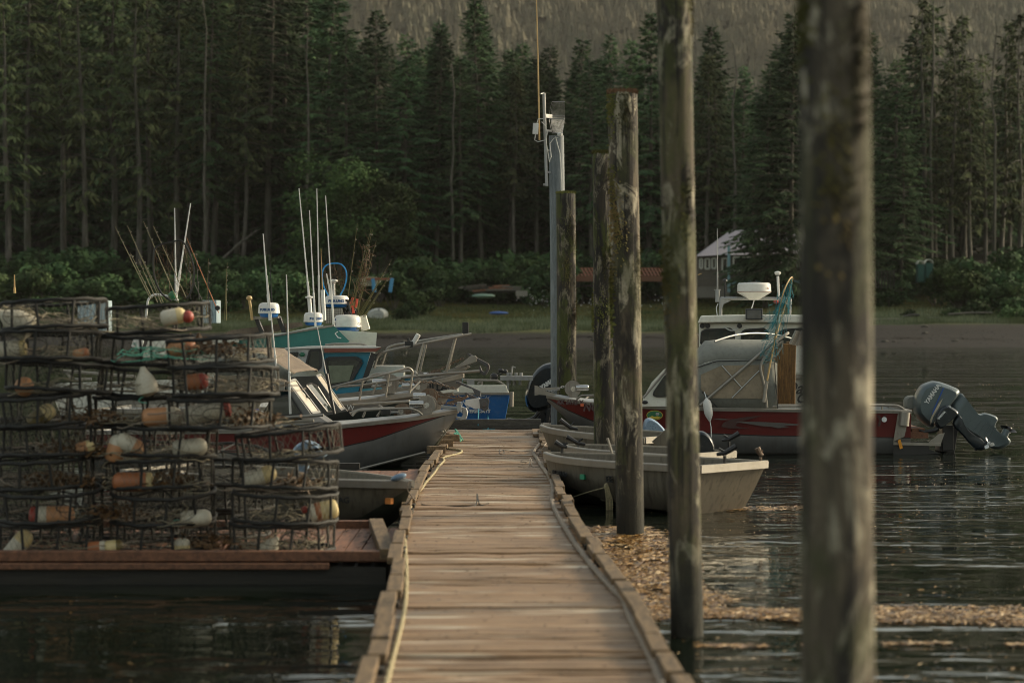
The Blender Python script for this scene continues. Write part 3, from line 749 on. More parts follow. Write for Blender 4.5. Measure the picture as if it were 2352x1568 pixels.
for v in (-1, -.08, .08, 1):
    pts = []
    for i in range(9):
        u = i / 8; bow = 1 - v * v
        pts.append(P(lerp(lerp(1268, 1262, bow), 1297 - (v > 0) * v * 4, u ** .8), 270 + v * 36, 31.1 + .28 * bow - .35 * u))
    m.tube(pts, .009, 4)
m.build('mesh_dish', M_galv, pl)
m = MB(); m.beam(P(1250, 266, 31.1), P(1266, 268, 31.3), .06, .08); m.build('dish_mount', M_galv, pl)
m = MB(); m.ell(P(1286, 309, 30.9), (.06, .05, .05)); m.build('feed', plain('white_plastic', (.62, .62, .60), .4, 0, .08), pl)
M_white = plain('white_gelcoat', (.60, .60, .58), .35, 0, .06, 3, (.30, .22, .13), .18)
m = MB(); m.box(P(1230, 296, 30.95), (.12, .08, .24), (0, .05, 0)); m.build('junction_box', M_white, pl, bevel=.01)
m = MB()
for pts in ([(1230, 309), (1228, 322), (1236, 326), (1252, 322), (1258, 305), (1254, 295)], [(1244, 280), (1254, 290), (1255, 330), (1262, 372), (1266, 360), (1263, 330), (1272, 318), (1283, 316)],
            [(1276, 314), (1280, 330), (1286, 352), (1290, 420), (1290, 500)], [(1232, 288), (1236, 274), (1248, 273)]):
    m.tube([P(a, b, 30.95) for a, b in pts], .011, 5)
m.build('cable', plain('pale_cable', (.42, .43, .41), .5, 0, .1), pl, smooth=True)

# ------------------------------------------------------------------ ropes on the dock
M_rope = wood('rope', c8(178, 166, 130), c8(110, 100, 76), c8(196, 188, 160), (9, 9, 9), 9, .85, .4, .6)
M_rope2 = wood('grey_rope', c8(168, 154, 138), c8(84, 76, 68), c8(184, 174, 160), (9, 9, 9), 9, .85, .4, .6)
M_tealr = plain('teal_rope', c8(70, 140, 120), .8, 0, .2)
def smooth_path(pts, n=6):
    out = []
    for i in range(len(pts) - 1):
        p0, p1, p2, p3 = pts[max(i - 1, 0)], pts[i], pts[i + 1], pts[min(i + 2, len(pts) - 1)]
        for k in range(n):
            t = k / n; out.append(.5 * ((2 * p1) + (-p0 + p2) * t + (2 * p0 - 5 * p1 + 4 * p2 - p3) * t * t + (-p0 + 3 * p1 - 3 * p2 + p3) * t ** 3))
    out.append(pts[-1]); return out
def rope(name, lab, pp, r, mat, z=None, cat='rope', strands=3, h=None):
    pts = [G(a, b, (z if z is not None else DZ) + r) + V((0, 0, h[i] if h else 0)) for i, (a, b) in enumerate(pp)]
    pts = smooth_path(pts, 7); m = MB()
    for s in range(strands):
        q = []; L = 0
        for i, p in enumerate(pts):
            if i: L += (p - pts[i - 1]).length
            t = (pts[min(i + 1, len(pts) - 1)] - pts[max(i - 1, 0)]).normalized(); nrm = t.cross(V((0, 0, 1))).normalized(); b = t.cross(nrm)
            a = L / (r * 9) * 2 * PI * .5 + 2 * PI * s / strands
            q.append(p + (nrm * math.cos(a) + b * math.sin(a)) * r * .42)
        m.tube(q, r * .62, 6)
    return tag(m.build(name, mat, smooth=True), lab, cat)
rope('dock_line', 'pale green-grey rope winding along the left side of the dock', [(880, 1600), (905, 1500), (925, 1420), (932, 1370), (933, 1300), (930, 1240), (935, 1190), (945, 1160), (955, 1140), (975, 1112), (985, 1100), (1000, 1082), (1008, 1070), (1020, 1058), (1020, 1050), (1056, 1040), (1058, 1034), (1030, 1030), (1024, 1024), (1034, 1018), (1042, 1012), (1060, 1010), (1050, 1003)], .021, M_rope)
rope('dock_hose', 'thick twisted grey-pink line along the right edge of the dock', [(1532, 1600), (1512, 1545), (1482, 1480), (1450, 1420), (1430, 1370), (1410, 1352), (1370, 1310), (1330, 1260), (1300, 1215), (1280, 1180), (1268, 1150), (1270, 1120), (1262, 1095), (1244, 1070), (1232, 1050), (1226, 1038), (1240, 1018)], .033, M_rope2)
rope('thin_cord', 'thin dark cord curling across the middle of the deck boards', [(968, 1158), (985, 1160), (1015, 1161), (1060, 1162), (1092, 1160), (1096, 1148), (1102, 1158), (1122, 1156)], .009, plain('dark_cord', (.03, .028, .025), .8), h=[0, 0, 0, 0, 0, .08, 0, 0])
rope('tie_line', 'thin tie line trailing over the deck from the right hose', [(1196, 1060), (1215, 1060), (1232, 1048), (1244, 1040), (1262, 1030)], .010, M_rope2, h=[0, 0, 0, .05, .2])
rope('tie_line', 'loose grey line end lying below the trailing tie line', [(1190, 1071), (1213, 1070), (1218, 1062), (1224, 1071), (1240, 1070), (1262, 1062)], .011, M_rope2, h=[0, 0, .07, 0, 0, .08])
rope('cord_tangle', 'small tangled loop of wire on the far deck boards', [(1150, 1030), (1146, 1036), (1156, 1034), (1158, 1040), (1148, 1041), (1150, 1034), (1170, 1034), (1190, 1037), (1220, 1034), (1236, 1036)], .006, plain('wire', (.02, .02, .02), .6))
rope('heaped_line', 'pale green line heaped at the far left corner of the dock', [(1046, 1000), (1056, 1006), (1044, 1008), (1062, 1010), (1048, 1004), (1058, 1012), (1040, 1010)], .022, M_tealr, h=[.12, .05, .1, 0, .1, 0, .05])
def leaf_litter():
    rr = random.Random(12); m = MB()
    for i in range(420):
        Y = rr.uniform(12, 45); e = rr.random(); x = lerp(edge(LE, Y), edge(RE, Y), e ** (2 if rr.random() < .5 else .5)); s = rr.uniform(.006, .022)
        z = DZ + .012; m.add([(x - s, Y, z), (x, Y - s * .5, z), (x + s * 1.3, Y + s * .3, z + .004), (x, Y + s * .6, z + .004)], [(0, 1, 2, 3)])
    tag(m.build('deck_litter', plain('dead_leaf', c8(58, 42, 30), .9)), 'small dark bits of weed and leaf scattered over the deck', None, None, 'stuff')
leaf_litter()

# floating weed
def weed():
    t = NT('weed'); gi = t.n('NewGeometry')
    c = t.ramp(gi.outputs['Random Per Island'], [(0, c8(44, 30, 12)), (.4, c8(124, 86, 36)), (.75, c8(186, 142, 76)), (1, c8(228, 198, 150))])
    mt = t.bsdf(c, .32, 0, Specular__IOR__Level=.6)
    rr = random.Random(9); m = MB()
    def piece(x, y, s, z=.012):
        a = rr.random() * 6.28; ca, sa = math.cos(a), math.sin(a); s *= .45 + 1.0 * rr.random() ** 2; l = s * (2.2 if rr.random() < .06 else 1) * rr.uniform(.8, 2.6); w_ = s * rr.uniform(.3, .6); k = rr.uniform(-.5, .9)
        pts = [(-l, 0, 0), (0, -w_, s * .15 * k), (l, 0, s * .45 * k), (0, w_, s * .2)]
        m.add([(x + p[0] * ca - p[1] * sa, y + p[0] * sa + p[1] * ca, z + abs(p[2])) for p in pts], [(0, 1, 2, 3)])
    # thick mat between dock and pilings
    for i in range(38000):
        Y = rr.uniform(18.9, 26.9); xl = edge(RE, Y) + .16
        lim = xl + interp([(18.9, .6), (19.8, 1.05), (21, .85), (22.5, 1.0), (24, 1.1), (26.9, .9)], Y)
        x = xl + rr.random() * 1.25
        if x > lim + rr.gauss(0, .1): continue
        if noise.noise(V((x * 2.2, Y * .8, 2))) < -.22 and rr.random() < .8: continue
        piece(x, Y, rr.uniform(.012, .034), rr.uniform(.004, .013))
    for i in range(20000):                           # long drift line to the right
        x = rr.uniform(.8, 5.6); yc = 18.9 - .03 * x + .08 * math.sin(x * 4)
        wd = interp([(.8, .35), (1.3, .16), (2.2, .22), (3.2, .33), (5.6, .45)], x)
        y = yc + rr.gauss(0, wd)
        if abs(y - yc) > wd * 1.7: continue
        piece(x, y, rr.uniform(.010, .028), rr.uniform(.006, .02))
    for i in range(2600):                            # thin line nearer the viewer
        x = rr.uniform(1.0, 4.2); y = 17.1 + .09 * math.sin(x * 2.3) + rr.gauss(0, .05)
        if noise.noise(V((x * 2, 4, 1))) < -.05: continue
        piece(x, y, rr.uniform(.008, .022), .008)
    for i in range(1800):
        x = rr.uniform(1.2, 3.8); y = 14.9 + .1 * (x - 2) + rr.gauss(0, .07)
        if noise.noise(V((x * 2, 9, 1))) < .0: continue
        piece(x, y, rr.uniform(.008, .02), .008)
    for i in range(7000):                           # scattered specks
        Y = rr.uniform(14, 38) if rr.random() < .75 else rr.uniform(38, 90); x = rr.uniform(.9, .27 * Y)
        if x < edge(RE, min(Y, 45)) + .2 and Y < 47: continue
        if noise.noise(V((x * .5, Y * .5, 6))) < .02: continue
        piece(x, Y, rr.uniform(.006, .016) * (1 if Y < 38 else 2.2), .006)
    for i in range(70):
        piece(rr.uniform(-4.2, -1.0), rr.uniform(14.2, 20.4), rr.uniform(.006, .014), .006)
    for i in range(1500):                            # round the skiff's waterline
        x = rr.uniform(2.2, 4.4); y = 29.2 + rr.gauss(0, .18) + (x - 2.2) * .2
        piece(x, y, rr.uniform(.01, .03), .01)
    tag(m.build('floating_weed', mt), 'brown weed and leaves floating in mats and drift lines right of the dock', None, None, 'stuff')
weed()
# ------------------------------------------------------------------ boats
def crop(x0, y0, s): return lambda a, b, Y, off=0.0: P((x0 + a / s) / 1.7415, (y0 + b / s) / 1.7415, Y, off)
q1 = crop(0, 1100, 2.6133); q2 = crop(0, 1650, 2.24); q3 = crop(800, 1100, 2.6133); q4 = crop(800, 1600, 2.24); q5 = crop(1400, 1250, 2.352); q6 = crop(2100, 1400, 2.0909)
q7 = crop(2700, 1050, 2.4122); q8 = crop(3300, 1400, 2.8505); qa = crop(1100, 1150, 5.8725); qb = crop(1400, 1400, 3.136); qr = crop(400, 700, 2.6133); qn = crop(1100, 700, 2.4122)
M_hullalu = metalm('bare_aluminium_hull', (.20, .20, .195), .5, .55, (.10, .085, .06), .3, 2.0)
M_skiff = metalm('weathered_skiff_aluminium', (.125, .108, .080), .5, .12, (.04, .033, .022), .9, 3.2)
M_undershade = plain('shaded_hull_bottom', (.025, .028, .018), .5, 0, .3, 5)  # near-black: the shade under the chine is painted into the hull bottom
M_rim = metalm('aluminium_gunwale', (.30, .28, .245), .42, .5, (.2, .17, .12), .3)
M_red = plain('dark_red_paint', c8(92, 20, 16), .42, 0, .10, 2, (.03, .012, .01), .25, .03)
M_blk = plain('black_paint', (.010, .010, .011), .4, 0, .1, 4, (.04, .04, .04), .1)
M_inner = plain('grey_deck_paint', (.34, .35, .35), .6, 0, .12, 4, (.12, .11, .09), .35)
M_canvas = plain('grey_canvas', c8(120, 122, 116), .85, 0, .16, 2.2, (.06, .06, .06), .3, .25)
M_canvasb = plain('brown_canvas', c8(104, 92, 80), .85, 0, .2, 2.2, (.04, .035, .03), .4, .25)
def glassm(name, col, rough=.08, alpha=.55):
    t = NT(name); return t.bsdf(col, rough, 0, None, Alpha=alpha, Specular__IOR__Level=.8)
M_glass = glassm('tinted_window', (.015, .022, .02), .05, .82)
M_vinyl = plain('clear_vinyl', c8(128, 116, 98), .22, 0, .3, 2.5, (.10, .085, .06), .5, .3)
M_screen = plain('sky_painted_windscreen', c8(196, 186, 168), .12, 0, .08, 2, (.3, .27, .22), .2, .02)  # warm sky reflection painted as an opaque pale pane colour
M_whiteb = plain('white_boat_paint', c8(206, 206, 196), .4, 0, .07, 2.5, (.25, .19, .12), .2, .03)
M_blue = plain('bright_blue_paint', c8(20, 94, 160), .38, 0, .1, 2, (.20, .22, .25), .22, .03)
M_teal = plain('teal_blue_paint', c8(14, 112, 138), .4, 0, .08, 2, (.02, .06, .07), .2, .03)
M_tealg = plain('dull_green_paint', c8(36, 104, 98), .45, 0, .1, 2, (.02, .05, .05), .2, .05)
M_dgreen = plain('dark_green_paint', c8(9, 30, 30), .4, 0, .1)
M_steel = metalm('polished_steel', (.62, .62, .61), .22, .95, amt=.08)
M_rust = metalm('rusty_steel', (.20, .15, .11), .7, .5, (.14, .055, .025), .8, 8)
M_drum = metalm('winch_drum_face', (.30, .28, .25), .45, .8, (.16, .12, .09), .5, 6)
M_roofred = plain('red_brown_trim', c8(112, 58, 42), .5, 0, .12)
M_letd = plain('dark_lettering', (.02, .022, .025), .5, 0, .05)
M_letb = plain('blue_lettering', c8(24, 70, 120), .5, 0, .05)
M_letw = plain('white_lettering', (.62, .64, .64), .5, 0, .05)
M_mot = plain('blue_grey_motor_paint', c8(82, 94, 98), .32, .3, .10, 3, (.05, .06, .07), .3, .03)
M_motb = plain('black_motor_paint', c8(28, 36, 42), .22, .3, .1, 3, (.06, .07, .08), .2, .03)

def hull(root, L, B, sheer, chine, keel, band=None, mats=None, inner=None, gun=None, floor=.15, bp=2.6, b0=.4, cf=.88, fore=None, gw=.06, gh=.05, name='hull', tr=0.0):
    N = 34; secs = []; ins = []; gp = []; gs = []
    for i in range(N + 1):
        s = i / N; x = s * L
        b = B / 2 * (1 - max(0, (s - b0) / (1 - b0)) ** bp) * (.94 + .06 * min(1, s / .3)) + .012
        zs, zc, zk = interp(sheer, s), interp(chine, s), interp(keel, s)
        zc = min(zc, zs - .02); zk = min(zk, zc - .005)
        c = b * (cf - .38 * max(0, (s - .68) / .32)); zb = interp(band, s) if band else (zs + zc) / 2
        zb = max(min(zb, zs - .01), zc + .01); u = (zb - zc) / (zs - zc); bb = lerp(c, b, u) + .015 * (1 - abs(2 * u - 1))
        sg = zb - .02; u2 = max(0, (sg - zc) / (zs - zc)); b2 = lerp(c, b, u2) + .014
        xx = lambda z: x + tr * (zs - z) * (1 - s) ** 5
        z2 = max(sg, zc + .003)
        secs.append([(x, b, zs), (xx(zb), bb, zb), (xx(z2), b2, z2), (xx(zc), c, zc), (xx(zk), 0, zk), (xx(zc), -c, zc), (xx(z2), -b2, z2), (xx(zb), -bb, zb), (x, -b, zs)])
        t = max(.02, b - .045); fz = max(min(floor, zs - .08), zk + .05, zc + .02 if s > .55 else -9)
        tc = max(.01, min(t, c - .03) if c > .05 else .01)
        xi = (x if i else .05); xf = xi + tr * (zs - fz) * (1 - s) ** 5
        ins.append([(xi, t, zs - .005), (xf, tc, fz), (xf, -tc, fz), (xi, -t, zs - .005)])
        gp.append(V((x, b, zs))); gs.append(V((x, -b, zs)))
    mm = MB(); mm.loft(secs, cap=False, mis=[0, 1, 2, 3, 3, 2, 1, 0])
    a = secs[0]; mm.add(a, [(0, 1, 7, 8), (1, 2, 6, 7), (2, 3, 5, 6), (3, 4, 5)], 2)
    h = mm.build(name, mats, root, space='L', smooth='all')
    im = MB(); im.loft(ins, cap=True); im.build('cockpit', inner or M_inner, root, space='L')
    g = MB()
    for line in (gp, gs):
        sec = []
        for i, p in enumerate(line):
            t = (line[min(i + 1, N)] - line[max(i - 1, 0)]).normalized(); nn = V((-t.y, t.x, 0)).normalized() * (1 if line is gp else -1)
            w_ = gw / 2
            sec.append([p + nn * w_ + V((0, 0, -gh)), p + nn * (w_ + .008) + V((0, 0, .0)), p + nn * w_ * .6 + V((0, 0, .015)), p - nn * w_ + V((0, 0, .015)), p - nn * w_ + V((0, 0, -gh * .5))])
        g.loft(sec, closed=True)
    g.beam(gp[0] + V((.01, 0, -gh / 2 + .01)), gs[0] + V((.01, 0, -gh / 2 + .01)), .05, gh + .02)
    g.build('gunwale', gun or M_rim, root, space='L', smooth=True)
    if fore is not None:                             # closed foredeck from station fore to the bow
        d = MB(); sec = []
        for i in range(N + 1):
            s = i / N
            if s < fore: continue
            p, q = gp[i], gs[i]; sec.append([p + V((0, -.02, .012)), V((p.x, p.y * .5, p.z + .04)), V((p.x, 0, p.z + .055)), V((q.x, q.y * .5, q.z + .04)), q + V((0, .02, .012))])
        d.loft(sec, cap=False); d.add(sec[0] + [(sec[0][0][0], sec[0][0][1], .2), (sec[0][4][0], sec[0][4][1], .2)], [(0, 1, 2, 3, 4, 6, 5)])
        d.build('foredeck', inner or M_inner, root, space='L')
    return gp, gs
def local_side(gp, gs, side):                       # 1: port, -1: starboard
    return gp if side > 0 else gs

def pillow(m, poly, th, prof=((1, .80), (.82, .93), (.4, 1.0)), mi=0, ctr=None):
    """rounded solid from a planar outline, thickness vector th each way"""
    poly = [V(p) for p in poly]; th = V(th)
    for _ in range(2): poly = [q for a, b in zip(poly, poly[1:] + poly[:1]) for q in (lerp(a, b, .22), lerp(a, b, .78))]
    c = ctr or sum(poly, V((0, 0, 0))) / len(poly)
    lay = [(-t, s) for t, s in prof] + [(t, s) for t, s in reversed(prof)]
    m.loft([[c + (p - c) * s + th * t for p in poly] for t, s in lay], closed=True, mi=mi)
    return m
def prop(parent, c, axis, r, mat, blades=3, a0=.3, name='propeller'):
    ax = V(axis).normalized(); u = ax.orthogonal().normalized(); v = ax.cross(u); m = MB()
    M = Matrix((u, v, ax)).transposed().to_4x4(); M.translation = V(c)
    m.lathe([(.02, -.07), (r * .26, -.06), (r * .28, .04), (r * .2, .06), (r * .19, .02)], 12, M)
    for k in range(blades):
        a = a0 + 2 * PI * k / blades; secs = []
        for j in range(6):
            q = j / 5; rr_ = r * (.25 + .75 * q); wd = r * .55 * math.sin(PI * min(.96, .25 + .7 * q)) ; tw = .9 - .5 * q
            d = u * math.cos(a) + v * math.sin(a); t = -u * math.sin(a) + v * math.cos(a)
            e = (t * math.cos(tw) + ax * math.sin(tw)) * wd * .62; nn = e.cross(d).normalized() * .006
            o = M.translation + d * rr_
            secs.append([o - e - nn * .3, o + nn, o + e - nn * .3, o - nn])
        m.loft(secs, closed=True)
    m.build(name, mat, parent, smooth=True)
def winch(parent, c, r, Y=None, motor=1, axis=(0, 1, 0), mat=None):
    """anchor winch reel facing the viewer with its steel motor beside it"""
    c = V(c); ax = V(axis).normalized(); u = V((1, 0, 0)); u = (u - ax * u.dot(ax)).normalized(); v = ax.cross(u); M = Matrix((u, v, ax)).transposed().to_4x4(); M.translation = c
    m = MB(); m.lathe([(r, -.13), (r, -.12), (r * .4, -.115), (r * .4, .115), (r, .12), (r, .13)], 28, M); m.build('winch_reel', mat or M_drum, parent, smooth=True)
    h = MB(); h.lathe([(r * .32, -.155), (r * .34, -.12)], 14, M); h.lathe([(r * .14, -.175), (r * .14, -.14)], 8, M); h.build('reel_hub', M_steel, parent, smooth=True)
    mo = MB(); Mx = Matrix.Translation(c + V((motor * r * .35, -.17, r * .15))) @ Euler((0, PI / 2 * motor, 0)).to_matrix().to_4x4()
    mo.lathe([(r * .34, 0), (r * .36, .02), (r * .36, r * 1.5), (r * .30, r * 1.55)], 16, Mx); mo.build('winch_motor', M_steel, parent, smooth=True)
    b = MB(); b.beam(c + V((0, .0, -r * .2)), c + V((0, 0, -r * 1.15)), r * 1.1, .30, up=(0, 1, 0)); b.build('winch_base', M_drum, parent)
def chain(parent, pts, r=.012, link=.055, mat=None, name='anchor_chain'):
    pts = smooth_path([V(p) for p in pts], 6); m = MB(); acc = 0; k = 0; i = 0; d = 0
    segs = [(a, b) for a, b in zip(pts, pts[1:])]
    for a, b in segs:
        L = (b - a).length; t = (b - a).normalized() if L else V((1, 0, 0))
        while d < L:
            p = a + t * d; s = t.cross(V((0, 0, 1))).normalized(); w_ = s if k % 2 else t.cross(s)
            pl_ = [p + t * (math.cos(q) * link * .62) + w_ * (math.sin(q) * link * .33) for q in [2 * PI * j / 8 for j in range(8)]]
            m.tube(pl_, r * .55, 4, closed=True); d += link * .85; k += 1
        d -= L
    m.build(name, mat or M_rust, parent)
def radar(parent, c, r, h, word, col=M_letb, name='radar_dome', rot=0.0, base=M_blue, side=-1, size=.115):
    c = V(c); m = MB()
    T = Matrix.Translation(c)
    m.lathe([(r * .96, 0), (r * 1.02, .01), (r * 1.0, h * .12), (r * .97, h * .55), (r * .93, h * .78), (r * .80, h * .94), (r * .55, h), (.01, h * 1.02)], 32, T)
    d = m.build(name, M_white, parent, smooth=True)
    m = MB(); m.lathe([(r * .5, -h * .38), (r * .78, -h * .3), (r * .9, -.002)], 24, T); m.build('dome_base', base, d, smooth=True)
    if word:
        a0 = -PI / 2 + rot; n = len(word); step = size * .92 / r
        for i, chx in enumerate(word):
            a = a0 + (i - (n - 1) / 2) * step
            if math.sin(a) > .2: continue
            nn = V((math.cos(a), math.sin(a), 0)); rt = V((-math.sin(a), math.cos(a), 0))
            text('lettering', chx, size, col, d, face_mat(c + nn * (r * .985) + V((0, 0, h * .34)), rt, (0, 0, 1)), space='W', bold=.006, sx=1.15)
    return d
def whip(parent, a, b, r=.016, mat=M_white, name='aerial', base=None):
    m = MB(); a, b = V(a), V(b); m.tube([a, lerp(a, b, .3), lerp(a, b, .302), b], [r * 1.25, r * 1.15, r * .8, r * .45], 6); m.build(name, mat, parent, smooth=True)
def tubes(parent, lines, r=.019, mat=None, name='rail', rad=.15, n=8):
    for ln in lines:
        m = MB(); m.tube(arc_pts(ln, rad, 4) if len(ln) > 2 else [V(p) for p in ln], r, n); m.build(name, mat or M_alu, parent, smooth=True)
def poly_plate(parent, pts, th, mat, name, bevel=0):
    m = MB(); m.plate(pts, th); return m.build(name, mat, parent, bevel=bevel)
def glass_in(parent, pts, th, fr=.03, mat=M_glass, fmat=None, name='window'):
    """framed pane: frame round the outline, pane inside it"""
    pts = [V(p) for p in pts]; m = MB(); n = len(pts)
    for i in range(n): m.beam(pts[i], pts[(i + 1) % n], fr, th, up=(pts[1] - pts[0]).cross(pts[2] - pts[0]))
    f = m.build(name, fmat or M_blk, parent)
    c = sum(pts, V((0, 0, 0))) / n
    m = MB(); m.plate([c + (p - c) * .985 for p in pts], th * .3); m.build('pane', mat, f)
    return f
def sheet(poly, off=0): return poly

# ============================ right red boat ============================
YR = 28.3; offn = -1.18                           # centreline and near side
rbx, rby = P(2085, 736, YR - .5).x, YR * K
rb_ = thing('fishing_boat', 'red and silver aluminium fishing boat with grey canvas top right of the pilings', 'boat', (rbx, rby, 0), (0, 0, PI))
LR = rbx - P(1257, 908, YR).x
gp, gs = hull(rb_, LR, 2.36, [(0, .85), (.3, .88), (.57, .905), (.73, .935), (.9, 1.0), (1, 1.11)], [(0, .02), (.6, .05), (.8, .2), (.93, .55), (1, 1.0)], [(0, -.3), (.75, -.25), (.84, -.05), (.91, .5), (1, 1.07)],
              [(0, .335), (.4, .38), (.58, .43), (.8, .52), (.87, .62), (.95, .86), (1, 1.07)], [M_red, M_blk, M_hullalu, M_hullalu], M_inner, M_rim, .25, fore=.66, gw=.07, gh=.05)
n = lambda a, b, o=0.0: q6(a, b, YR, offn + o)
# decal on the near side
def decal(parent, pts, mat, name, th=.004): 
    m = MB(); m.plate(pts, th); return m.build(name, mat, parent)
sw = MB(); 
sw.plate([n(*p, -.03) for p in ((1640, 640), (1660, 605), (1720, 578), (1830, 560), (1990, 545), (1850, 585), (1780, 610), (1760, 630), (1800, 642), (1880, 652), (1790, 655), (1700, 652))], .004)
M_dec1 = plain('black_decal', c8(52, 16, 15), .4, 0, .05); M_dec2 = plain('grey_decal', c8(74, 70, 68), .4, 0, .05)
sw.build('swoosh_decal', M_dec1, rb_)
sw = MB()
for pl_ in (((1760, 600), (1900, 596), (2040, 602), (2140, 606), (2290, 618), (2280, 628), (2160, 632), (2210, 642), (2120, 652), (2060, 640), (1960, 632), (1880, 618)), ((1560, 572), (1640, 570), (1730, 580), (1640, 584))):
    sw.plate([n(*p, -.034) for p in pl_], .004)
sw.build('flame_decal', M_dec2, rb_)
def disc(parent, c, rx, rz, y, mat, name, n_=28, th=.004):
    m = MB(); m.prism([V(c) + V((rx * math.cos(2 * PI * k / n_), y, rz * math.sin(2 * PI * k / n_))) for k in range(n_)], (0, -th, 0)); return m.build(name, mat, parent)
cc = n(1083, 543); M_yel = plain('yellow_vinyl', c8(178, 158, 50), .5, 0, .05); M_grn = plain('green_vinyl', c8(24, 92, 56), .5, 0, .05)
disc(rb_, cc, .158, .094, -.03, M_yel, 'oval_sticker'); st_ = disc(rb_, cc, .146, .083, -.036, M_grn, 'sticker_field')
m = MB(); m.plate([cc + V((x_, -.046, z_)) for x_, z_ in ((-.12, -.045), (-.05, -.012), (.0, -.03), (.05, -.015), (.12, -.04), (.06, -.07), (-.05, -.072))], .003); m.build('sticker_hills', M_yel, st_)
m = MB(); m.box(cc + V((.055, -.048, .025)), (.065, .003, .036)); m.build('year_tag', M_letw, st_)
text('lettering', '2022', .03, M_letd, st_, face_mat(cc + V((.055, -.052, .025)), (1, 0, 0), (0, 0, 1)), space='W', bold=.001)
for (t_, a_, b_, sz, sp) in (('AK 6172 Y', 372, 438, .13, 1.05), ('NO', 552, 480, .22, 1)):
    text('lettering', t_, sz, M_dec1, rb_, face_mat(q6(a_, b_, YR, -.36 if a_ < 450 else -.60), (1, -.6, 0), (0, .15, 1)), space='W', bold=.006, shear=.15)
m = MB(); m.box(q6(478, 458, YR, -.52), (.07, .012, .06), (0, 0, -.54)); m.build('registration_sticker', plain('orange_vinyl', c8(196, 92, 52), .5), rb_)
# cabin and windshield
Yn, Yf = offn + .10, -offn - .10
def q6n(a, b, o=0.0): return q6(a, b, YR, Yn + o)
side = [(980, 470), (990, 400), (1060, 270), (1160, 165), (1230, 110), (1300, 90), (1300, 470)]
for o in (Yn, Yf):
    m = MB(); m.plate([q6(a, b, YR, o) for a, b in side], .04); m.build('cabin_side', M_whiteb, rb_)
glass_in(rb_, [q6(a, b, YR, Yn - .02) for a, b in ((1072, 375), (1080, 345), (1170, 215), (1225, 200), (1225, 385), (1100, 388))], .03, .022)
m = MB(); a0, b0 = (990, 398), (1230, 112)
m.add([q6(*a0, YR, Yn), q6(*b0, YR, Yn), q6(*b0, YR, Yf), q6(*a0, YR, Yf)], [(0, 1, 2, 3)]); m.build('windshield', M_glass, rb_, solid=.02)
tubes(rb_, [[q6(*a0, YR, Yn), q6(*b0, YR, Yn)], [q6(*a0, YR, Yf), q6(*b0, YR, Yf)], [q6(*a0, YR, 0), q6(*b0, YR, 0)]], .022, M_rim, 'windshield_frame')
m = MB(); m.ell(n(1005, 437, -.0) + V((0, .08, 0)), (.06, .02, .035)); m.build('side_light', M_blk, rb_)
# canvas top
secs = []
for (a, top, sh) in ((1225, 118, 170), (1330, 62, 160), (1453, -14, 126), (1504, -70, 104), (1600, -78, 80), (1750, -84, 78), (1850, -80, 78), (1960, -78, 80), (2060, -74, 84), (2085, -50, 100)):
    za = lambda b, o: q6(a, b, YR, o)
    secs.append([za(sh, Yn), za(lerp(sh, top, .6), Yn + .12), za(top, Yn + .42), za(top - 6, 0), za(top, Yf - .42), za(lerp(sh, top, .6), Yf - .12), za(sh, Yf)])
m = MB(); m.loft(secs, cap=False); m.build('canvas_top', M_canvas, rb_, smooth='all', solid=.012)
m = MB()                                             # side curtain with its hem, folds at the back
sec = []
for a, b1, b2 in ((1300, 168, 440), (1460, 122, 470), (1600, 80, 480), (1700, 78, 482), (1850, 78, 484), (1960, 80, 486), (2040, 82, 487), (2110, 110, 488)):
    wv = .015 * math.sin(a * .05)
    sec.append([q6(a, b1, YR, Yn), q6(a, lerp(b1, b2, .5), YR, Yn - .01 + wv), q6(a, b2, YR, Yn - wv)])
m.loft(sec, cap=False); m.build('side_curtain', M_canvas, rb_, smooth='all', solid=.01)
m = MB(); sec = []
for o in (Yn, -.6, 0, .6, Yf): sec.append([q6(2070, 45 if abs(o) < .8 else 100, YR, o), q6(2095, 250, YR, o + .02 * math.sin(o * 9)), q6(2110, 488, YR, o)])
m.loft(sec, cap=False); m.build('rear_curtain', M_canvas, rb_, smooth='all', solid=.01)
m = MB(); m.plate([q6(a, b, YR, Yn - .035) for a, b in ((1470, 205), (1640, 130), (2000, 122), (2005, 408), (1560, 400), (1470, 330))], .008); vw = m.build('vinyl_window', M_vinyl, rb_)
tubes(vw, [[q6(1645, 130, YR, Yn - .05), q6(1810, 310, YR, Yn - .05)], [q6(1960, 170, YR, Yn - .05), q6(1730, 400, YR, Yn - .05)]], .012, M_alu, 'stay')
tubes(rb_, [[q6(1300, 190, YR, Yn - .02), q6(1600, 92, YR, Yn - .02), q6(2050, 82, YR, Yn - .02)], [q6(1610, 478, YR, Yn - .02), q6(1480, 350, YR, Yn - .02)], [q6(2085, 95, YR, Yn - .03), q6(2115, 488, YR, Yn - .03)]], .008, M_blk, 'seam', .05)
for a in (1655, 1745, 1835, 1925, 2080):
    pass
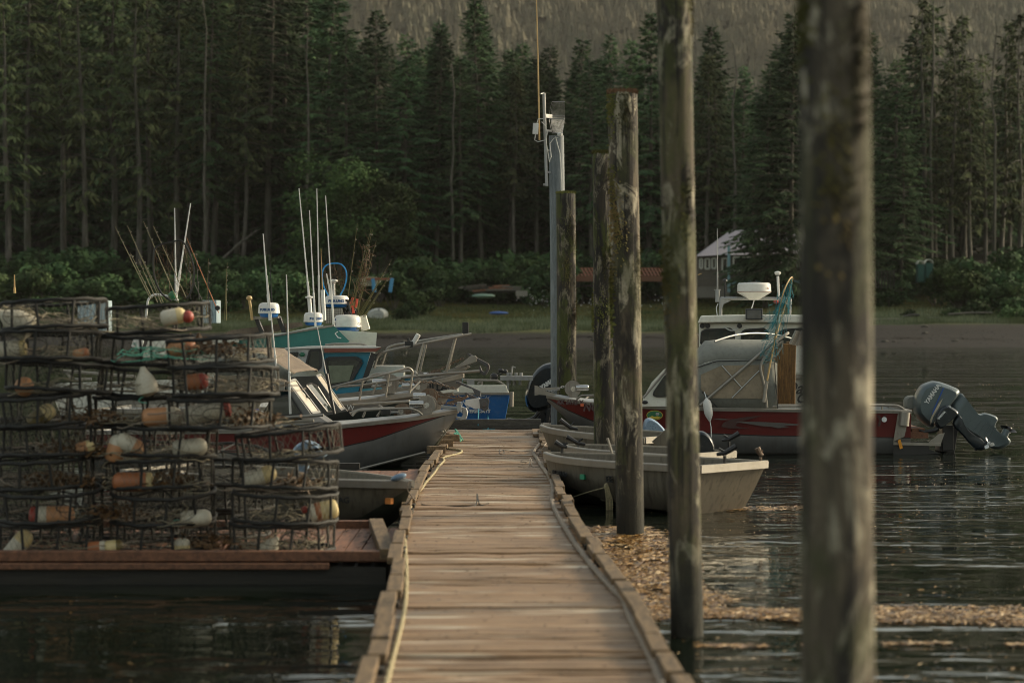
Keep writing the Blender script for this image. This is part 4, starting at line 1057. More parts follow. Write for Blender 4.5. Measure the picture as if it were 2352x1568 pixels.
# arch, railings, rod racks
tubes(rb_, [[q6(1465, 460, YR, Yn - .05), q7(915, 800, YR, Yn - .12), q7(1090, 680, YR, Yn + .1), q7(1090, 680, YR, Yf - .1), q7(915, 800, YR, Yf + .1), q6(1465, 460, YR, Yf)],
            [q7(888, 1400, YR, Yn - .04), q7(860, 1190, YR, Yn - .06), q7(820, 1000, YR, Yn - .06), q7(860, 920, YR, Yn - .05), q7(1030, 760, YR, Yn)]], .030, M_rim, 'arch', .12)
tubes(rb_, [[q7(870, 958, YR, Yn - .05), q7(960, 920, YR, Yn - .02), q7(1036, 810, YR, Yn), q7(1036, 750, YR, Yn)]], .018, M_rim, 'arch_brace', .08)
tubes(rb_, [[q7(380, 760, YR, -.9), q7(560, 700, YR, -.5), q7(760, 678, YR, 0), q7(960, 690, YR, .5), q7(1230, 760, YR, .9)]], .02, M_galv, 'top_rail', .3)
rk = MB()
for i in range(6): rk.tube([q7(1170 + i * 13 + 0, 655 + i * 3, YR, Yn + i * .10), q7(1110 + i * 13, 785 + i * 3, YR, Yn + i * .10)], .026, 8)
for i in range(5): rk.tube([q7(1230 + i * 13, 660 + i * 4, YR, Yn + .1 + i * .10), q7(1175 + i * 13, 790 + i * 4, YR, Yn + .1 + i * .10)], .026, 8)
rk.build('rod_rack', M_rim, rb_, smooth=True)
# stern rails, corner plates, swim platform
tubes(rb_, [[q8(-600, 640, YR, Yn), q8(500, 625, YR, Yn), q8(840, 630, YR, Yn), q8(930, 700, YR, Yn)], [q8(-100, 622, YR, Yf), q8(700, 622, YR, Yf), q8(800, 690, YR, Yf)]], .024, M_rim, 'stern_rail', .12)
tubes(rb_, [[q8(650, 630, YR, Yn), q8(650, 700, YR, Yn)], [q8(300, 630, YR, Yn), q8(300, 700, YR, Yn)], [q8(0, 634, YR, Yn), q8(0, 700, YR, Yn)]], .018, M_rim, 'rail_post')
m = MB(); m.lathe([(.05, 0), (.05, .02), (.02, .02)], 14, Matrix.Translation(q8(675, 790, YR, offn - .01)) @ Euler((PI / 2, 0, 0)).to_matrix().to_4x4()); m.build('drain_fitting', M_letw, rb_)
text('lettering', 'Y', .28, M_dec1, rb_, face_mat(q8(615, 810, YR, offn - .012), (1, 0, 0), (0, 0, 1)), space='W', shear=.3, bold=.01)
# stern corner: plate with rod tube
m = MB(); m.plate([q8(a, b, YR, offn + .05) for a, b in ((835, 700), (975, 680), (905, 985), (780, 1040))], .03); m.build('transom_corner', M_drum, rb_)
m = MB(); m.tube([q8(915, 705, YR, offn - .01), q8(900, 860, YR, offn - .01)], .095, 14); m.build('fender_holder', M_rim, rb_, smooth=True)
m = MB(); m.box(q8(975, 945, YR, .1), (.42, 1.5, .12)); m.box(q8(990, 900, YR, .1), (.25, 1.4, .1)); m.build('step', M_redw, rb_)
m = MB()
m.loft([[q8(a, b, YR, o) for a, b in ((780, 1040), (1190, 1050), (1190, 1130), (1330, 1180), (780, 1200))] for o in (offn + .15, -offn - .15)], closed=True); m.build('swim_platform', M_blk, rb_)
m = MB(); m.beam(q8(780, 1062, YR, offn + .13), q8(1320, 1075, YR, offn + .13), .04, .055); m.plate([q8(a, b, YR, offn + .16) for a, b in ((1180, 1055), (1300, 955), (1365, 945), (1315, 1085))], .03)
m.plate([q8(a, b, YR, -offn - .2) for a, b in ((1180, 1055), (1300, 955), (1365, 945), (1315, 1085))], .03); m.build('platform_bracket', M_rim, rb_)
m = MB(); m.plate([q8(a, b, YR, offn + .05) for a, b in ((830, 1030), (860, 1015), (888, 1115), (855, 1128))], .02); m.build('orange_tag', plain('orange_tag', c8(214, 142, 30), .6), rb_)
# seat back and gear at the stern
m = MB(); pillow(m, [q8(a, b, YR, .4) for a, b in ((895, 680), (900, 570), (930, 525), (1000, 512), (1060, 530), (1060, 690))], (0, .18, 0)); m.build('seat_back', M_canvas, rb_, smooth=True)
# big tilted outboard
def q8m(a, b, o=0.0): return q8(a, b, YR, o)
ob = MB(); pillow(ob, [q8m(a, b) for a, b in ((1400, 620), (1540, 470), (1600, 545), (1670, 640), (1745, 735), (1830, 708), (1985, 765), (1925, 870), (1990, 945), (2100, 1000), (2122, 1055), (2010, 1130), (1900, 1125), (1815, 1050), (1700, 960), (1590, 900), (1500, 800))], (0, .11, 0), ((1, .88), (.6, .97), (.3, 1)))
ob.tube([q8m(1985, 1090), q8m(2075, 905)], [.09, .075], 12)
for i in range(4): ob.beam(q8m(1690 + i * 58, 940 - i * 2 + i * 30, -.115), q8m(1800 + i * 50, 800 + i * 26, -.115), .03, .02)
obm = ob.build('outboard_motor', M_mot, rb_, smooth=True)
m = MB(); pillow(m, [q8m(a, b) for a, b in ((1250, 345), (1400, 395), (1530, 452), (1500, 520), (1400, 640), (1260, 800), (1215, 890), (1150, 860), (1075, 790), (1022, 720), (1010, 620), (1035, 500), (1090, 405), (1160, 372))], (0, .32, 0)); m.build('cowling', M_mot, obm, smooth=True)
m = MB(); m.plate([q8m(a, b, -.335) for a, b in ((1340, 440), (1362, 425), (1300, 560), (1240, 700), (1222, 745), (1228, 700), (1280, 580))], .004); m.build('blue_stripe', plain('blue_stripe', c8(28, 78, 160), .4), obm)
m = MB(); m.plate([q8m(a, b, -.335) for a, b in ((1200, 790), (1232, 720), (1300, 600), (1345, 550), (1300, 650), (1235, 760), (1205, 850))], .004); m.build('cream_stripe', plain('cream_stripe', c8(178, 170, 150), .4), obm)
rt = q8m(1290, 415) - q8m(1170, 590); upv = V((-rt.z, 0, rt.x)) if True else None
text('lettering', 'YAMAHA', .118, M_letw, obm, face_mat(q8m(1228, 500, -.335), rt, V((-rt.z, 0, rt.x))), space='W', bold=.004, sx=.92)
rt = q8m(1412, 490) - q8m(1345, 600); text('lettering', 'FOUR STROKE', .075, M_letw, obm, face_mat(q8m(1378, 545, -.30), rt, V((-rt.z, 0, rt.x))), space='W', bold=.002, shear=.2)
prop(obm, q8m(2095, 905), q8m(2120, 860) - q8m(2060, 985), .20, M_blk, 3, .5)
m = MB(); m.box(q8m(1385, 1010, 0), (.30, .5, .52), (0, .15, 0)); m.tube([q8m(1450, 930, -.2), q8m(1475, 1060, -.2), q8m(1470, 1135, -.2)], .03, 8); m.box(q8m(1400, 1000, -.3), (.22, .06, .5)); m.build('clamp_bracket', M_blk, obm, bevel=.02)
# small kicker motor in front of it
def q8k(a, b, o=0.0): return q8(a, b, YR, -.62 + o)
m = MB(); pillow(m, [q8k(a, b) for a, b in ((1480, 760), (1530, 720), (1580, 860), (1700, 970), (1790, 1010), (1840, 1090), (1810, 1140), (1720, 1140), (1640, 1060), (1560, 960), (1440, 850))], (0, .07, 0)); m.tube([q8k(1700, 1120), q8k(1855, 1060)], .055, 10)
km = m.build('kicker_motor', M_motb, rb_, smooth=True)
m = MB(); pillow(m, [q8k(a, b) for a, b in ((1380, 620), (1450, 650), (1525, 705), (1490, 750), (1400, 830), (1310, 905), (1270, 880), (1240, 840), (1260, 760), (1310, 660))], (0, .16, 0)); m.build('cowling', M_motb, km, smooth=True)
rt = q8k(1365, 700) - q8k(1290, 785); text('lettering', 'YAMAHA', .05, M_letw, km, face_mat(q8k(1330, 742, -.168), rt, V((-rt.z, 0, rt.x))), space='W', bold=.003)
text('lettering', '9.9', .075, M_letw, km, face_mat(q8k(1415, 655, -.150), rt, V((-rt.z, 0, rt.x))), space='W', bold=.003)
m = MB(); m.tube([q8k(1075, 910), q8k(1130, 935), q8k(1250, 915), q8k(1290, 890)], [.02, .035, .045, .06], 8); m.build('tiller', M_blk, km, smooth=True)
prop(km, q8k(1865, 1065, -.04), (.35, -.9, .25), .135, M_letw, 3, 2.2)
# bow winch, roller and chain
winch(rb_, q6(400, 322, YR), .16, motor=1)
m = MB(); m.plate([q6(a, b, YR, -.06) for a, b in ((80, 295), (105, 300), (150, 335), (262, 368), (262, 385), (120, 372), (80, 380))], .03); m.plate([q6(a, b, YR, .06) for a, b in ((80, 295), (105, 300), (150, 335), (262, 368), (262, 385), (120, 372), (80, 380))], .03)
m.beam(q6(85, 330, YR, .0), q6(290, 322, YR, .0), .05, .06); m.build('bow_roller', M_rim, rb_)
chain(rb_, [q6(190, 345, YR, -.05), q6(245, 338, YR, -.05), q6(300, 312, YR, -.05), q6(370, 296, YR, -.1)], .014, .06, M_galv)
tubes(rb_, [[q6(435, 410, YR, -.4), q6(470, 378, YR, -.5), q6(700, 378, YR, -.7), q6(980, 395, YR, -.9)], [q6(500, 415, YR, .4), q6(530, 384, YR, .5), q6(980, 390, YR, .9)]], .02, M_rim, 'bow_rail', .1)
# landing net and fender
ln_ = thing('landing_net', 'landing net with teal mesh standing against the grey canvas boat', 'fishing net', q7(860, 1345, YR, Yn - .12))
o_ = Yn - .14
m = MB(); m.tube([q7(888, 1140, YR, o_), q7(955, 780, YR, o_)], .017, 8); m.build('handle', M_whip, ln_, smooth=True)
m = MB(); m.tube([q7(855, 1345, YR, o_), q7(885, 1145, YR, o_)], .034, 8); m.build('grip', M_rim, ln_, smooth=True)
lp = smooth_path([q7(a, b, YR, o_ + oo) for a, b, oo in ((955, 780, 0), (985, 600, -.15), (1010, 440, -.3), (1050, 280, -.35), (1100, 170, -.2), (1132, 145, 0), (1115, 230, .3), (1080, 360, .35), (1020, 560, .25), (970, 740, .05))], 6)
m = MB(); m.tube(lp, .014, 6); m.build('hoop', M_whip, ln_, smooth=True)
m = MB(); rr = random.Random(4)
for i in range(100):
    a = rr.choice(lp); b = a + V((rr.uniform(-.35, .12), rr.uniform(-.2, .2), -rr.uniform(.1, .6))); c = a + V((rr.uniform(-.28, .1), 0, -rr.uniform(.05, .4)))
    lo_ = q7(870, 800, YR, o_); t_ = rr.random() ** 2 * .35; b = lerp(b, lo_, t_)
    for p_, q_ in ((a, b), (b, c)):
        if (p_ - q_).length < .9: m.tube([p_, q_], .003, 3, cap=False)
m.build('netting', plain('teal_netting', c8(8, 112, 122), .7), ln_)
fe = thing('fender', 'white inflatable fender hanging on the red boat\'s near side', 'fender', q6(1535, 560, YR, offn - .12))
m = MB(); c_ = q6(1530, 490, YR, offn - .14); m.lathe([(.02, -.24), (.035, -.21), (.07, -.14), (.085, -.07), (.085, .09), (.07, .15), (.03, .19), (.02, .21)], 14, Matrix.Translation(c_) @ Euler((0, -.16, 0)).to_matrix().to_4x4()); m.build('fender_body', M_white, fe, smooth=True)
m = MB(); m.tube([c_ + V((.035, 0, -.22)), c_ + V((.06, .0, -.35)), c_ + V((.065, 0, -.55))], .009, 5); m.tube([c_ + V((-.03, 0, .2)), c_ + V((-.06, .08, .32))], .009, 5); m.build('line', M_letw, fe)
# old split piling between the two right-hand boats
rp = MB(); rp.beam(q7(1052, 1400, 29.9), q7(1065, 780, 29.9), .42, .3, up=(0, 1, 0)); rp.beam(q7(1118, 1400, 29.9, .1), q7(1112, 760, 29.9, .1), .16, .3, up=(0, 1, 0))
tag(rp.build('split_piling', wood('golden_split_wood', c8(120, 88, 46), c8(46, 30, 14), c8(176, 136, 78), (9, 9, .8), 3, .8, .4, 1.0), bevel=.02), 'split golden-brown piling standing just behind the red boat\'s canvas', 'piling')

# ============================ white cabin boat behind ============================
YW = 31.5
wb = thing('cabin_cruiser', 'white cabin boat with a radar mast behind the grey canvas boat', 'boat', (P(1730, 736, YW).x, YW * K, 0))
HW = P(1603, 736, YW).x; HE = P(2000, 736, YW).x
w7 = lambda a, b, o=0.0: q7(a, b, YW, o)
m = MB(); m.loft([[w7(230, 580, o), w7(1500, 580, o), w7(1480, 1080, o), w7(235, 1080, o)] for o in (-1.15, 1.15)], closed=True); cb = m.build('cabin', M_whiteb, wb, bevel=.05)
m = MB(); m.loft([[w7(218, 585, o), w7(250, 512, o), w7(700, 500, o), w7(1270, 506, o), w7(1540, 520, o), w7(1560, 590, o), w7(900, 578, o), w7(600, 576, o)] for o in (-1.35, 1.25)], closed=True); m.build('roof', M_whiteb, wb, bevel=.03)
for a0, a1, cur in ((248, 570, 1), (638, 895, 1), (1005, 1260, 0), (1300, 1450, 0)):
    glass_in(wb, [w7(a, b, -1.175) for a, b in ((a0, 780), (a0 + 8, 670), (a0 + 45, 648), (a1 - 40, 636), (a1, 665), (a1, 780))], .03, .035)
m = MB(); 
for a0, a1 in ((330, 420), (650, 735), (835, 880)): m.plate([w7(a, b, -1.168) for a, b in ((a0, 745), (a0, 665), (a1, 660), (a1, 745))], .006)
m.build('curtain', M_vinyl, wb)
m = MB(); m.loft([[w7(a, 1080 + (20 if o else 0), o) for a in (150, 1600)] + [w7(1500, 1500, o * .8), w7(300, 1500, o * .8)] for o in (-1.3, 1.3)], closed=True); m.build('hull', M_whiteb, wb, bevel=.03)
m = MB(); m.beam(w7(150, 1078, -1.32), w7(1600, 1110, -1.32), .06, .09); m.build('rub_rail', M_rim, wb)
text('lettering', 'Damn', .36, M_letd, wb, face_mat(w7(1235, 1215, -1.345), (1, 0, 0), (0, 0, 1)), space='W', shear=.45, bold=.006)
text('lettering', 'O', .30, M_letd, wb, face_mat(w7(1215, 1310, -1.345), (1, 0, 0), (0, 0, 1)), space='W', shear=.45, bold=.006)
m = MB()
for a in (262, 315, 622): m.lathe([(.055, 0), (.055, .03)], 12, Matrix.Translation(w7(a, 610, -1.19)) @ Euler((PI / 2, 0, 0)).to_matrix().to_4x4())
m.build('porthole', M_blk, wb)
tubes(wb, [[w7(440, 512), w7(440, 345), w7(1110, 350), w7(1105, 500)]], .036, M_galv, 'mast', .03)
m = MB()
for pl_ in (((450, 350), (540, 368), (470, 400), (452, 450)), ((1100, 355), (1000, 370), (1075, 400), (1098, 450))): m.plate([w7(a, b, -.03) for a, b in pl_], .02)
m.build('mast_gusset', M_galv, wb)
c_ = w7(763, 290); m = MB(); m.lathe([(.1, -.16), (.14, -.14), (.37, .0), (.38, .01), (.378, .05), (.368, .18), (.335, .215), (.01, .23)], 32, Matrix.Translation(c_)); rdm = m.build('radar_dome', M_white, wb, smooth=True)
m = MB(); m.lathe([(.383, .012), (.385, .024)], 32, Matrix.Translation(c_)); m.build('red_band', M_roofred, rdm)
text('lettering', 'Fo', .07, M_roofred, rdm, face_mat(c_ + V((.28, -.26, .09)), (.62, .78, 0), (0, 0, 1)), space='W')
whip(wb, w7(410, 260), w7(408, -330), .016, M_galv); m = MB(); m.tube([w7(410, 380), w7(410, 270)], .05, 10); m.lathe([(.07, 0), (.07, .02)], 10, Matrix.Translation(w7(410, 268))); m.build('aerial_base', M_galv, wb, smooth=True)
m = MB(); m.tube([w7(480, 335), w7(482, 185)], .018, 6); m.lathe([(.055, 0), (.05, .03), (.02, .05)], 10, Matrix.Translation(w7(482, 180))); m.build('gps_mushroom', M_blk, wb, smooth=True)
m = MB(); m.tube([w7(1000, 330), w7(992, 130)], .028, 8); m.lathe([(.05, -.03), (.07, .0), (.07, .03), (.02, .05)], 10, Matrix.Translation(w7(990, 105))); m.build('gps_antenna', M_white, wb, smooth=True)
m = MB(); m.box(w7(763, 498, -1.45), (.36, .12, .24)); fl = m.build('floodlight', M_letd, wb, bevel=.015)
m = MB(); m.box(w7(763, 500, -1.515), (.30, .012, .18)); m.build('lens', plain('dull_lens', (.10, .10, .095), .2), fl)
m = MB(); m.tube(smooth_path([w7(765, 360), w7(740, 440), w7(712, 500)]), .012, 5); m.tube(smooth_path([w7(625, 605, -1.2), w7(600, 640, -1.2), w7(540, 655, -1.2), w7(470, 620, -1.2)]), .012, 5); m.tube(smooth_path([w7(415, 395), w7(400, 440), w7(408, 510)]), .01, 5); m.build('cable', M_letw, wb, smooth=True)
tubes(wb, [[w7(220, 120, .3), w7(255, 105, .3)], ], .01, M_whip, 'aerial_tip')

# ============================ skiffs ============================
def skiff(lab, bow, stern, B, sheer, chine, keel, num=None, numside=1, mat=None, seats=(.28, .55), name='skiff', sticker=None, num2=None, nums=.80):
    bow, stern = V(bow), V(stern); d = bow - stern; L = math.hypot(d.x, d.y); rz = math.atan2(d.y, d.x)
    root = thing('aluminium_skiff', lab, 'skiff', (stern.x, stern.y, 0), (0, 0, rz), group='small open aluminium skiffs')
    gp, gs = hull(root, L, B, sheer, chine, keel, None, [mat or M_skiff] * 3 + [M_undershade], M_skiff, M_rim, .10, bp=2.3, b0=.35, gw=.05, gh=.085, tr=.5)
    for s in seats:
        i = int(s * 34); w_ = gp[i].y * 2 - .1
        m = MB(); m.box((gp[i].x, 0, gp[i].z - .18), (.28, w_, .04)); m.box((gp[i].x, 0, gp[i].z - .34), (.24, w_ * .75, .3)); m.build('bench_seat', M_skiff, root, space='L', bevel=.008)
    line = gp if numside > 0 else gs
    for tx, s, sz in ((num, nums, .10), (num2, .42, .12)):
        if not tx: continue
        i = int(s * 34); a, b = line[i - 2], line[i + 2]; t = (b - a).normalized() * (-1 if numside > 0 else 1)
        upw = V((0, -numside * .22, -1)) * -1; o = line[i] + V((0, numside * .02, -.24))
        nn = t.cross(V((0, 0, 1)))
        text('lettering', tx, sz, M_letd, root, face_mat(o + V((0, numside * .0, 0)), t, V((0, numside * .18, 1))), space='L', bold=.001, depth=.012)
        if sticker and tx is num:
            i = int((s - .16 * (1 if numside > 0 else -1) * (1)) * 34); oo = line[i] + V((0, numside * -.015, -.24)); m = MB(); m.box(oo, (.08, .06, .07)); m.build('registration_sticker', sticker, root, space='L')
    return root, gp, gs
M_stg = plain('green_sticker', c8(40, 130, 96), .5); M_sto = plain('orange_sticker', c8(196, 120, 50), .5)
s1, gp1, gs1 = skiff('nearest aluminium skiff on the right, its sunlit stern towards the viewer', (.49, 31.2, 0), (3.0, 28.75, 0), 1.5, [(0, .665), (.5, .66), (.85, .66), (1, .67)], [(0, .04), (.35, .06), (.5, .13), (.7, .22), (.85, .24), (.94, .22), (1, .6)], [(0, -.1), (.8, -.06), (.90, .0), (.96, .10), (.985, .35), (1, .63)], 'AK 5551 AO', 1, sticker=M_stg, num2='EE  AO', nums=.80)
s2, gp2, gs2 = skiff('middle aluminium skiff on the right with a black outboard, between two others', (.82, 33.5, 0), (2.86, 31.4, 0), 1.4, [(0, .64), (.5, .65), (1, .65)], [(0, .02), (.5, .13), (.85, .26), (1, .6)], [(0, -.1), (.85, -.02), (.95, .3), (1, .62)], None, 1)
s3, gp3, gs3 = skiff('farthest aluminium skiff on the right with a blue-grey outboard, by the end piling', (.515, 36.9, 0), (2.6, 34.9, 0), 1.35, [(0, .70), (.5, .74), (1, .79)], [(0, .03), (.5, .15), (.85, .3), (1, .7)], [(0, -.1), (.8, -.02), (.93, .3), (1, .76)], 'K 8352 AG', 1, sticker=M_sto, nums=.66)
s4, gp4, gs4 = skiff('aluminium skiff tied left of the dock behind the stacked crab pots', (P(944, 736, 17.0).x, 25.7, 0), (-4.6, 27.6, 0), 1.5, [(0, .70), (.6, .70), (1, .665)], [(0, .05), (.6, .12), (.85, .22), (1, .6)], [(0, -.1), (.8, -.05), (.93, .12), (.98, .4), (1, .62)], '8351 AG', -1, sticker=M_sto, nums=.80)
def cowl(parent, pts, th, mat, legs=None, word=None):
    m = MB(); pillow(m, pts, th); o = m.build('outboard_motor', mat, parent, smooth=True)
    if legs: m = MB(); m.tube(legs, [.08, .07, .05][:len(legs)], 8); m.build('leg', mat, o, smooth=True)
    return o
M_mots = plain('sky_blue_grey_cowl', c8(112, 134, 156), .3, .2, .08, 3, (.1, .12, .14), .2, .03)
o4 = cowl(s4, [q4(a, b, 18.2) for a, b in ((820, 490), (830, 440), (880, 385), (960, 352), (1040, 378), (1100, 430), (1150, 490), (1100, 520), (950, 520))], (0, .17, 0), M_mots, [q4(930, 500, 18.2), q4(925, 650, 18.2)])
o3 = cowl(s3, [q6(a, b, 24.9) for a, b in ((985, 740), (985, 640), (1000, 580), (1040, 562), (1100, 590), (1160, 650), (1190, 700), (1100, 755))], (0, .22, 0), M_mots, [q6(1080, 740, 24.9), q6(1090, 860, 24.9)])
o2 = cowl(s2, [q6(a, b, 21.2) for a, b in ((1450, 672), (1500, 678), (1550, 720), (1584, 790), (1582, 850), (1545, 905), (1500, 945), (1440, 935), (1400, 860), (1405, 740))], (0, .17, 0), M_motb, [q6(1500, 930, 21.2), q6(1520, 1040, 21.2)])
m = MB(); m.plate([q6(a, b, 22.0) for a, b in ((1060, 765), (1190, 650), (1200, 830), (1110, 800))], .04); m.build('windscreen', M_skiff, s2)
def rod_holder(parent, p, s=1.0, flip=1, mat=None):
    p = V(p); m = MB(); m.tube([p, p + V((0, 0, .13 * s))], .025, 6); m.tube([p + V((-.12 * s * flip, 0, .15 * s)), p + V((0, 0, .17 * s)), p + V((.17 * s * flip, 0, .27 * s))], [.022, .034, .042], 8)
    m.tube([p + V((-.02 * flip, 0, .2 * s)), p + V((-.08 * flip, 0, .24 * s))], .016, 5); m.build('rod_holder', mat or M_black, parent, smooth=True)
rod_holder(s1, q6(1670, 955, 19.1), .9); rod_holder(s1, q6(1970, 965, 19.5), .9, -.3, M_rust); rod_holder(s2, q6(1705, 830, 21.3), .9); rod_holder(s2, q6(440, 868, 22.0), 1.0, -1); rod_holder(s3, q6(380, 755, 24.2), 1.3, -.8); rod_holder(s1, q6(310, 862, 20.4), .6, -1)
m = MB(); m.tube([q6(735, 880, 20.8), q6(690, 735, 20.8)], .022, 6); m.build('oar_handle', M_rim, s2)
m = MB(); c_ = q6(680, 1140, 19.6); 
for k in range(5): m.tube([c_ + V((k * .012 - .02, -.02, 0)), c_ + V((k * .02 + .0, -.03, -.18)), c_ + V((k * .02, -.03, -.38 - k * .02))], .008, 4)
m.tube(smooth_path([q6(345, 1250, 20.3, -.1), q6(500, 1195, 19.9, -.1), q6(660, 1150, 19.6)]), .008, 4); m.ell(c_, (.035, .03, .05)); tag(m.build('mooring_line', M_rope, smooth=True), 'pale mooring line knotted along the nearest right-hand skiff', 'rope')
m = MB(); m.tube(smooth_path([q4(1560, 1080, 17.6), q4(1700, 1030, 17.4), q4(1850, 930, 17.0), q4(1900, 870, 16.8)]), .010, 5); m.tube(smooth_path([q4(1880, 720, 17.0), q4(1860, 800, 17.0), q4(1930, 900, 17.1)]), .008, 5)
tag(m.build('mooring_line', M_rope2, smooth=True), 'grey line running from the left skiff to the dock rail', 'rope')
m = MB(); m.ell(q4(1780, 688, 17.1), (.10, .05, .04), M=Euler((0, -.3, 0)).to_matrix()); m.build('bow_cleat', M_mots, s4, smooth=True)
# ============================ left side: crab pot float ============================
FZ = .22
def X(px, Yw): return (px - CX) * Yw / F
fl_ = thing('pot_float', 'low wooden float on the left carrying the stacked crab pots', 'float', (-3.5, 22.6, FZ))
m = MB()
for i in range(34):
    x0 = -6.75 + i * .165
    m.box((x0, 22.75, FZ + rd.uniform(-.004, .004)), (.152, 3.1, .04))
m.build('deck_boards', M_redw, fl_)
m = MB(); m.beam((-6.8, 21.12, FZ + .055), (X(890, 21.2), 21.12, FZ + .055), .13, .10); m.build('edge_timber', M_redw, fl_, bevel=.008)
m = MB(); m.beam((-6.8, 21.0, FZ - .035), (X(760, 21.2), 21.0, FZ - .035), .09, .06); m.build('edge_timber', M_redw, fl_, bevel=.008)
m = MB(); m.beam((X(893, 21.2), 21.05, FZ + .075), (X(862, 24.2), 24.3, FZ + .075), .16, .11); m.build('edge_timber', M_rail, fl_, bevel=.01)
m = MB(); m.beam((-6.8, 24.3, FZ + .055), (X(868, 24.3), 24.3, FZ + .055), .13, .10); m.build('edge_timber', M_redw, fl_, bevel=.008)
m = MB(); m.box((-4.02, 22.7, -.08), (5.55, 3.3, .50)); m.build('float', M_dark, fl_)
m = MB(); rr = random.Random(6)
for i in range(260):
    x, y = rr.uniform(-6, -1.45), rr.uniform(21.25, 24.1); s = rr.uniform(.015, .06)
    m.add([(x - s, y, FZ + .03), (x, y - s * .5, FZ + .032), (x + s * 1.4, y, FZ + .05), (x, y + s * .7, FZ + .03)], [(0, 1, 2, 3)])
tag(m.build('weed_litter', plain('dark_weed', c8(46, 30, 18), .8)), 'scraps of dark weed littering the pot float deck', None, None, 'stuff')
ff = thing('finger_float', 'small reddish plank finger float beyond the left skiff', 'float', (-2.2, 31.6, .3))
m = MB()
for i in range(6): m.box((-2.95 + i * .272, 31.3, .29), (.262, 2.6, .04))
m.build('deck_boards', M_redw, ff); m = MB(); m.box((-1.42, 30.9, .325), (.30, 2.9, .05)); m.build('cap_board', M_redw, ff); m = MB(); m.box((-2.3, 31.5, .08), (1.7, 2.5, .36)); m.build('float', M_dark, ff)
m = MB(); m.beam((-3.6, 32.9, .36), (-2.35, 32.9, .36), .12, .09); m.build('edge_timber', M_dark, ff)

# crab pots
M_pot = plain('rubber_wrapped_steel', (.010, .010, .009), .75, 0, .4, 9, (.09, .075, .05), .22, .4)
M_net = plain('grimy_netting', (.14, .13, .10), .8, 0, .3, 9)
pot = thing('crab_pot', 'x', 'crab pot'); RP, HP = .53, .285
for z in (0.02, HP): 
    m = MB(); m.tube([(RP * math.cos(2 * PI * k / 40), RP * math.sin(2 * PI * k / 40), z + .006 * math.sin(k * 1.7)) for k in range(40)], .021, 6, closed=True); m.build('hoop', M_pot, pot, space='L', smooth=True)
for k in range(10):
    a = 2 * PI * k / 10 + .1; a2 = a + (.05 if k % 3 else -.04)
    m = MB(); m.tube([(RP * math.cos(a), RP * math.sin(a), .02), (RP * 1.01 * math.cos(a2), RP * 1.01 * math.sin(a2), HP)], .015, 6); m.build('post', M_pot, pot, space='L', smooth=True)
m = MB()
for z, r0 in ((HP + .005, RP), (.01, RP)):
    for k in range(3):
        a = PI * k / 3 + z; m.tube([(r0 * math.cos(a), r0 * math.sin(a), z), (-r0 * math.cos(a), -r0 * math.sin(a), z)], .009, 5)
m.build('cross_bar', M_pot, pot, space='L')
m = MB()
def strip(m, a, b, w_):
    a, b = V(a), V(b); t = (b - a); s_ = t.cross(V((a.x, a.y, .2))).normalized() * w_ * .5; m.add([a - s_, a + s_, b + s_, b - s_], [(0, 1, 2, 3)])
nn_ = 46
for k in range(nn_):
    a = 2 * PI * k / nn_
    for dn in (4, -4):
        for q in range(3):
            u0, u1 = q / 3, (q + 1) / 3; a0, a1 = a + dn * 2 * PI / nn_ * u0 / 2, a + dn * 2 * PI / nn_ * u1 / 2
            strip(m, (RP * math.cos(a0), RP * math.sin(a0), .02 + (HP - .02) * u0), (RP * math.cos(a1), RP * math.sin(a1), .02 + (HP - .02) * u1), .0034)
for z in (HP, .02):
    for k in range(-7, 8):
        c_ = k * .072; h = math.sqrt(max(0, RP * RP - c_ * c_))
        for (x0, y0, x1, y1) in ((c_, -h, c_, h), (-h, c_, h, c_)):
            a, b = V((x0, y0, z)), V((x1, y1, z)); s_ = V((0, 0, .0018)) ; t_ = (b - a).normalized().cross(V((0, 0, 1))) * .0018
            m.add([a - t_, a + t_, b + t_, b - t_], [(0, 1, 2, 3)])
m.build('netting', M_net, pot, space='L')
for a in (.6, PI + .3):                              # entrance funnels
    m = MB(); d = V((math.cos(a), math.sin(a), 0)); s_ = V((-d.y, d.x, 0)); k1 = []
    for (q, w_, h_) in ((.98, .22, .11), (.62, .13, .06)): k1.append([d * RP * q + s_ * (w_ * math.cos(t_)) + V((0, 0, .15 + h_ * math.sin(t_))) for t_ in [2 * PI * j / 14 for j in range(14)]])
    m.tube(k1[1], .006, 4, closed=True); m.tube(k1[0], .004, 4, closed=True)
    for j in range(14): m.tube([k1[0][j], k1[1][(j + 1) % 14]], .002, 3, cap=False)
    m.build('entrance_funnel', M_pot, pot, space='L')
stacks = [  # name, photo x, world Y, base z, count, jitter
 ('left', 112, 21.9, FZ + .03, 8), ('centre', 380, 22.0, FZ + .03, 4), ('right', 655, 21.85, FZ + .03, 4), ('upper centre', 520, 21.75, FZ + .03 + 4 * .315, 3), ('upper left', 345, 22.4, FZ + .03 + 4 * .315, 4),
 ('rear left', 60, 23.35, FZ + .03, 5), ('rear middle', 300, 23.35, FZ + .03, 4), ('rear centre', 520, 23.4, FZ + .03, 3)]
ORD = ['bottom', 'second', 'third', 'fourth', 'fifth', 'sixth', 'seventh', 'eighth']
rp_ = random.Random(19)
SN = {'left': 'the leftmost front stack', 'centre': 'the middle front stack', 'right': 'the right front stack', 'upper centre': 'the short stack bridging the middle and right ones', 'upper left': 'the stack above the middle one',
      'rear left': 'the leftmost rear stack', 'rear middle': 'the middle rear stack', 'rear centre': 'the right rear stack'}
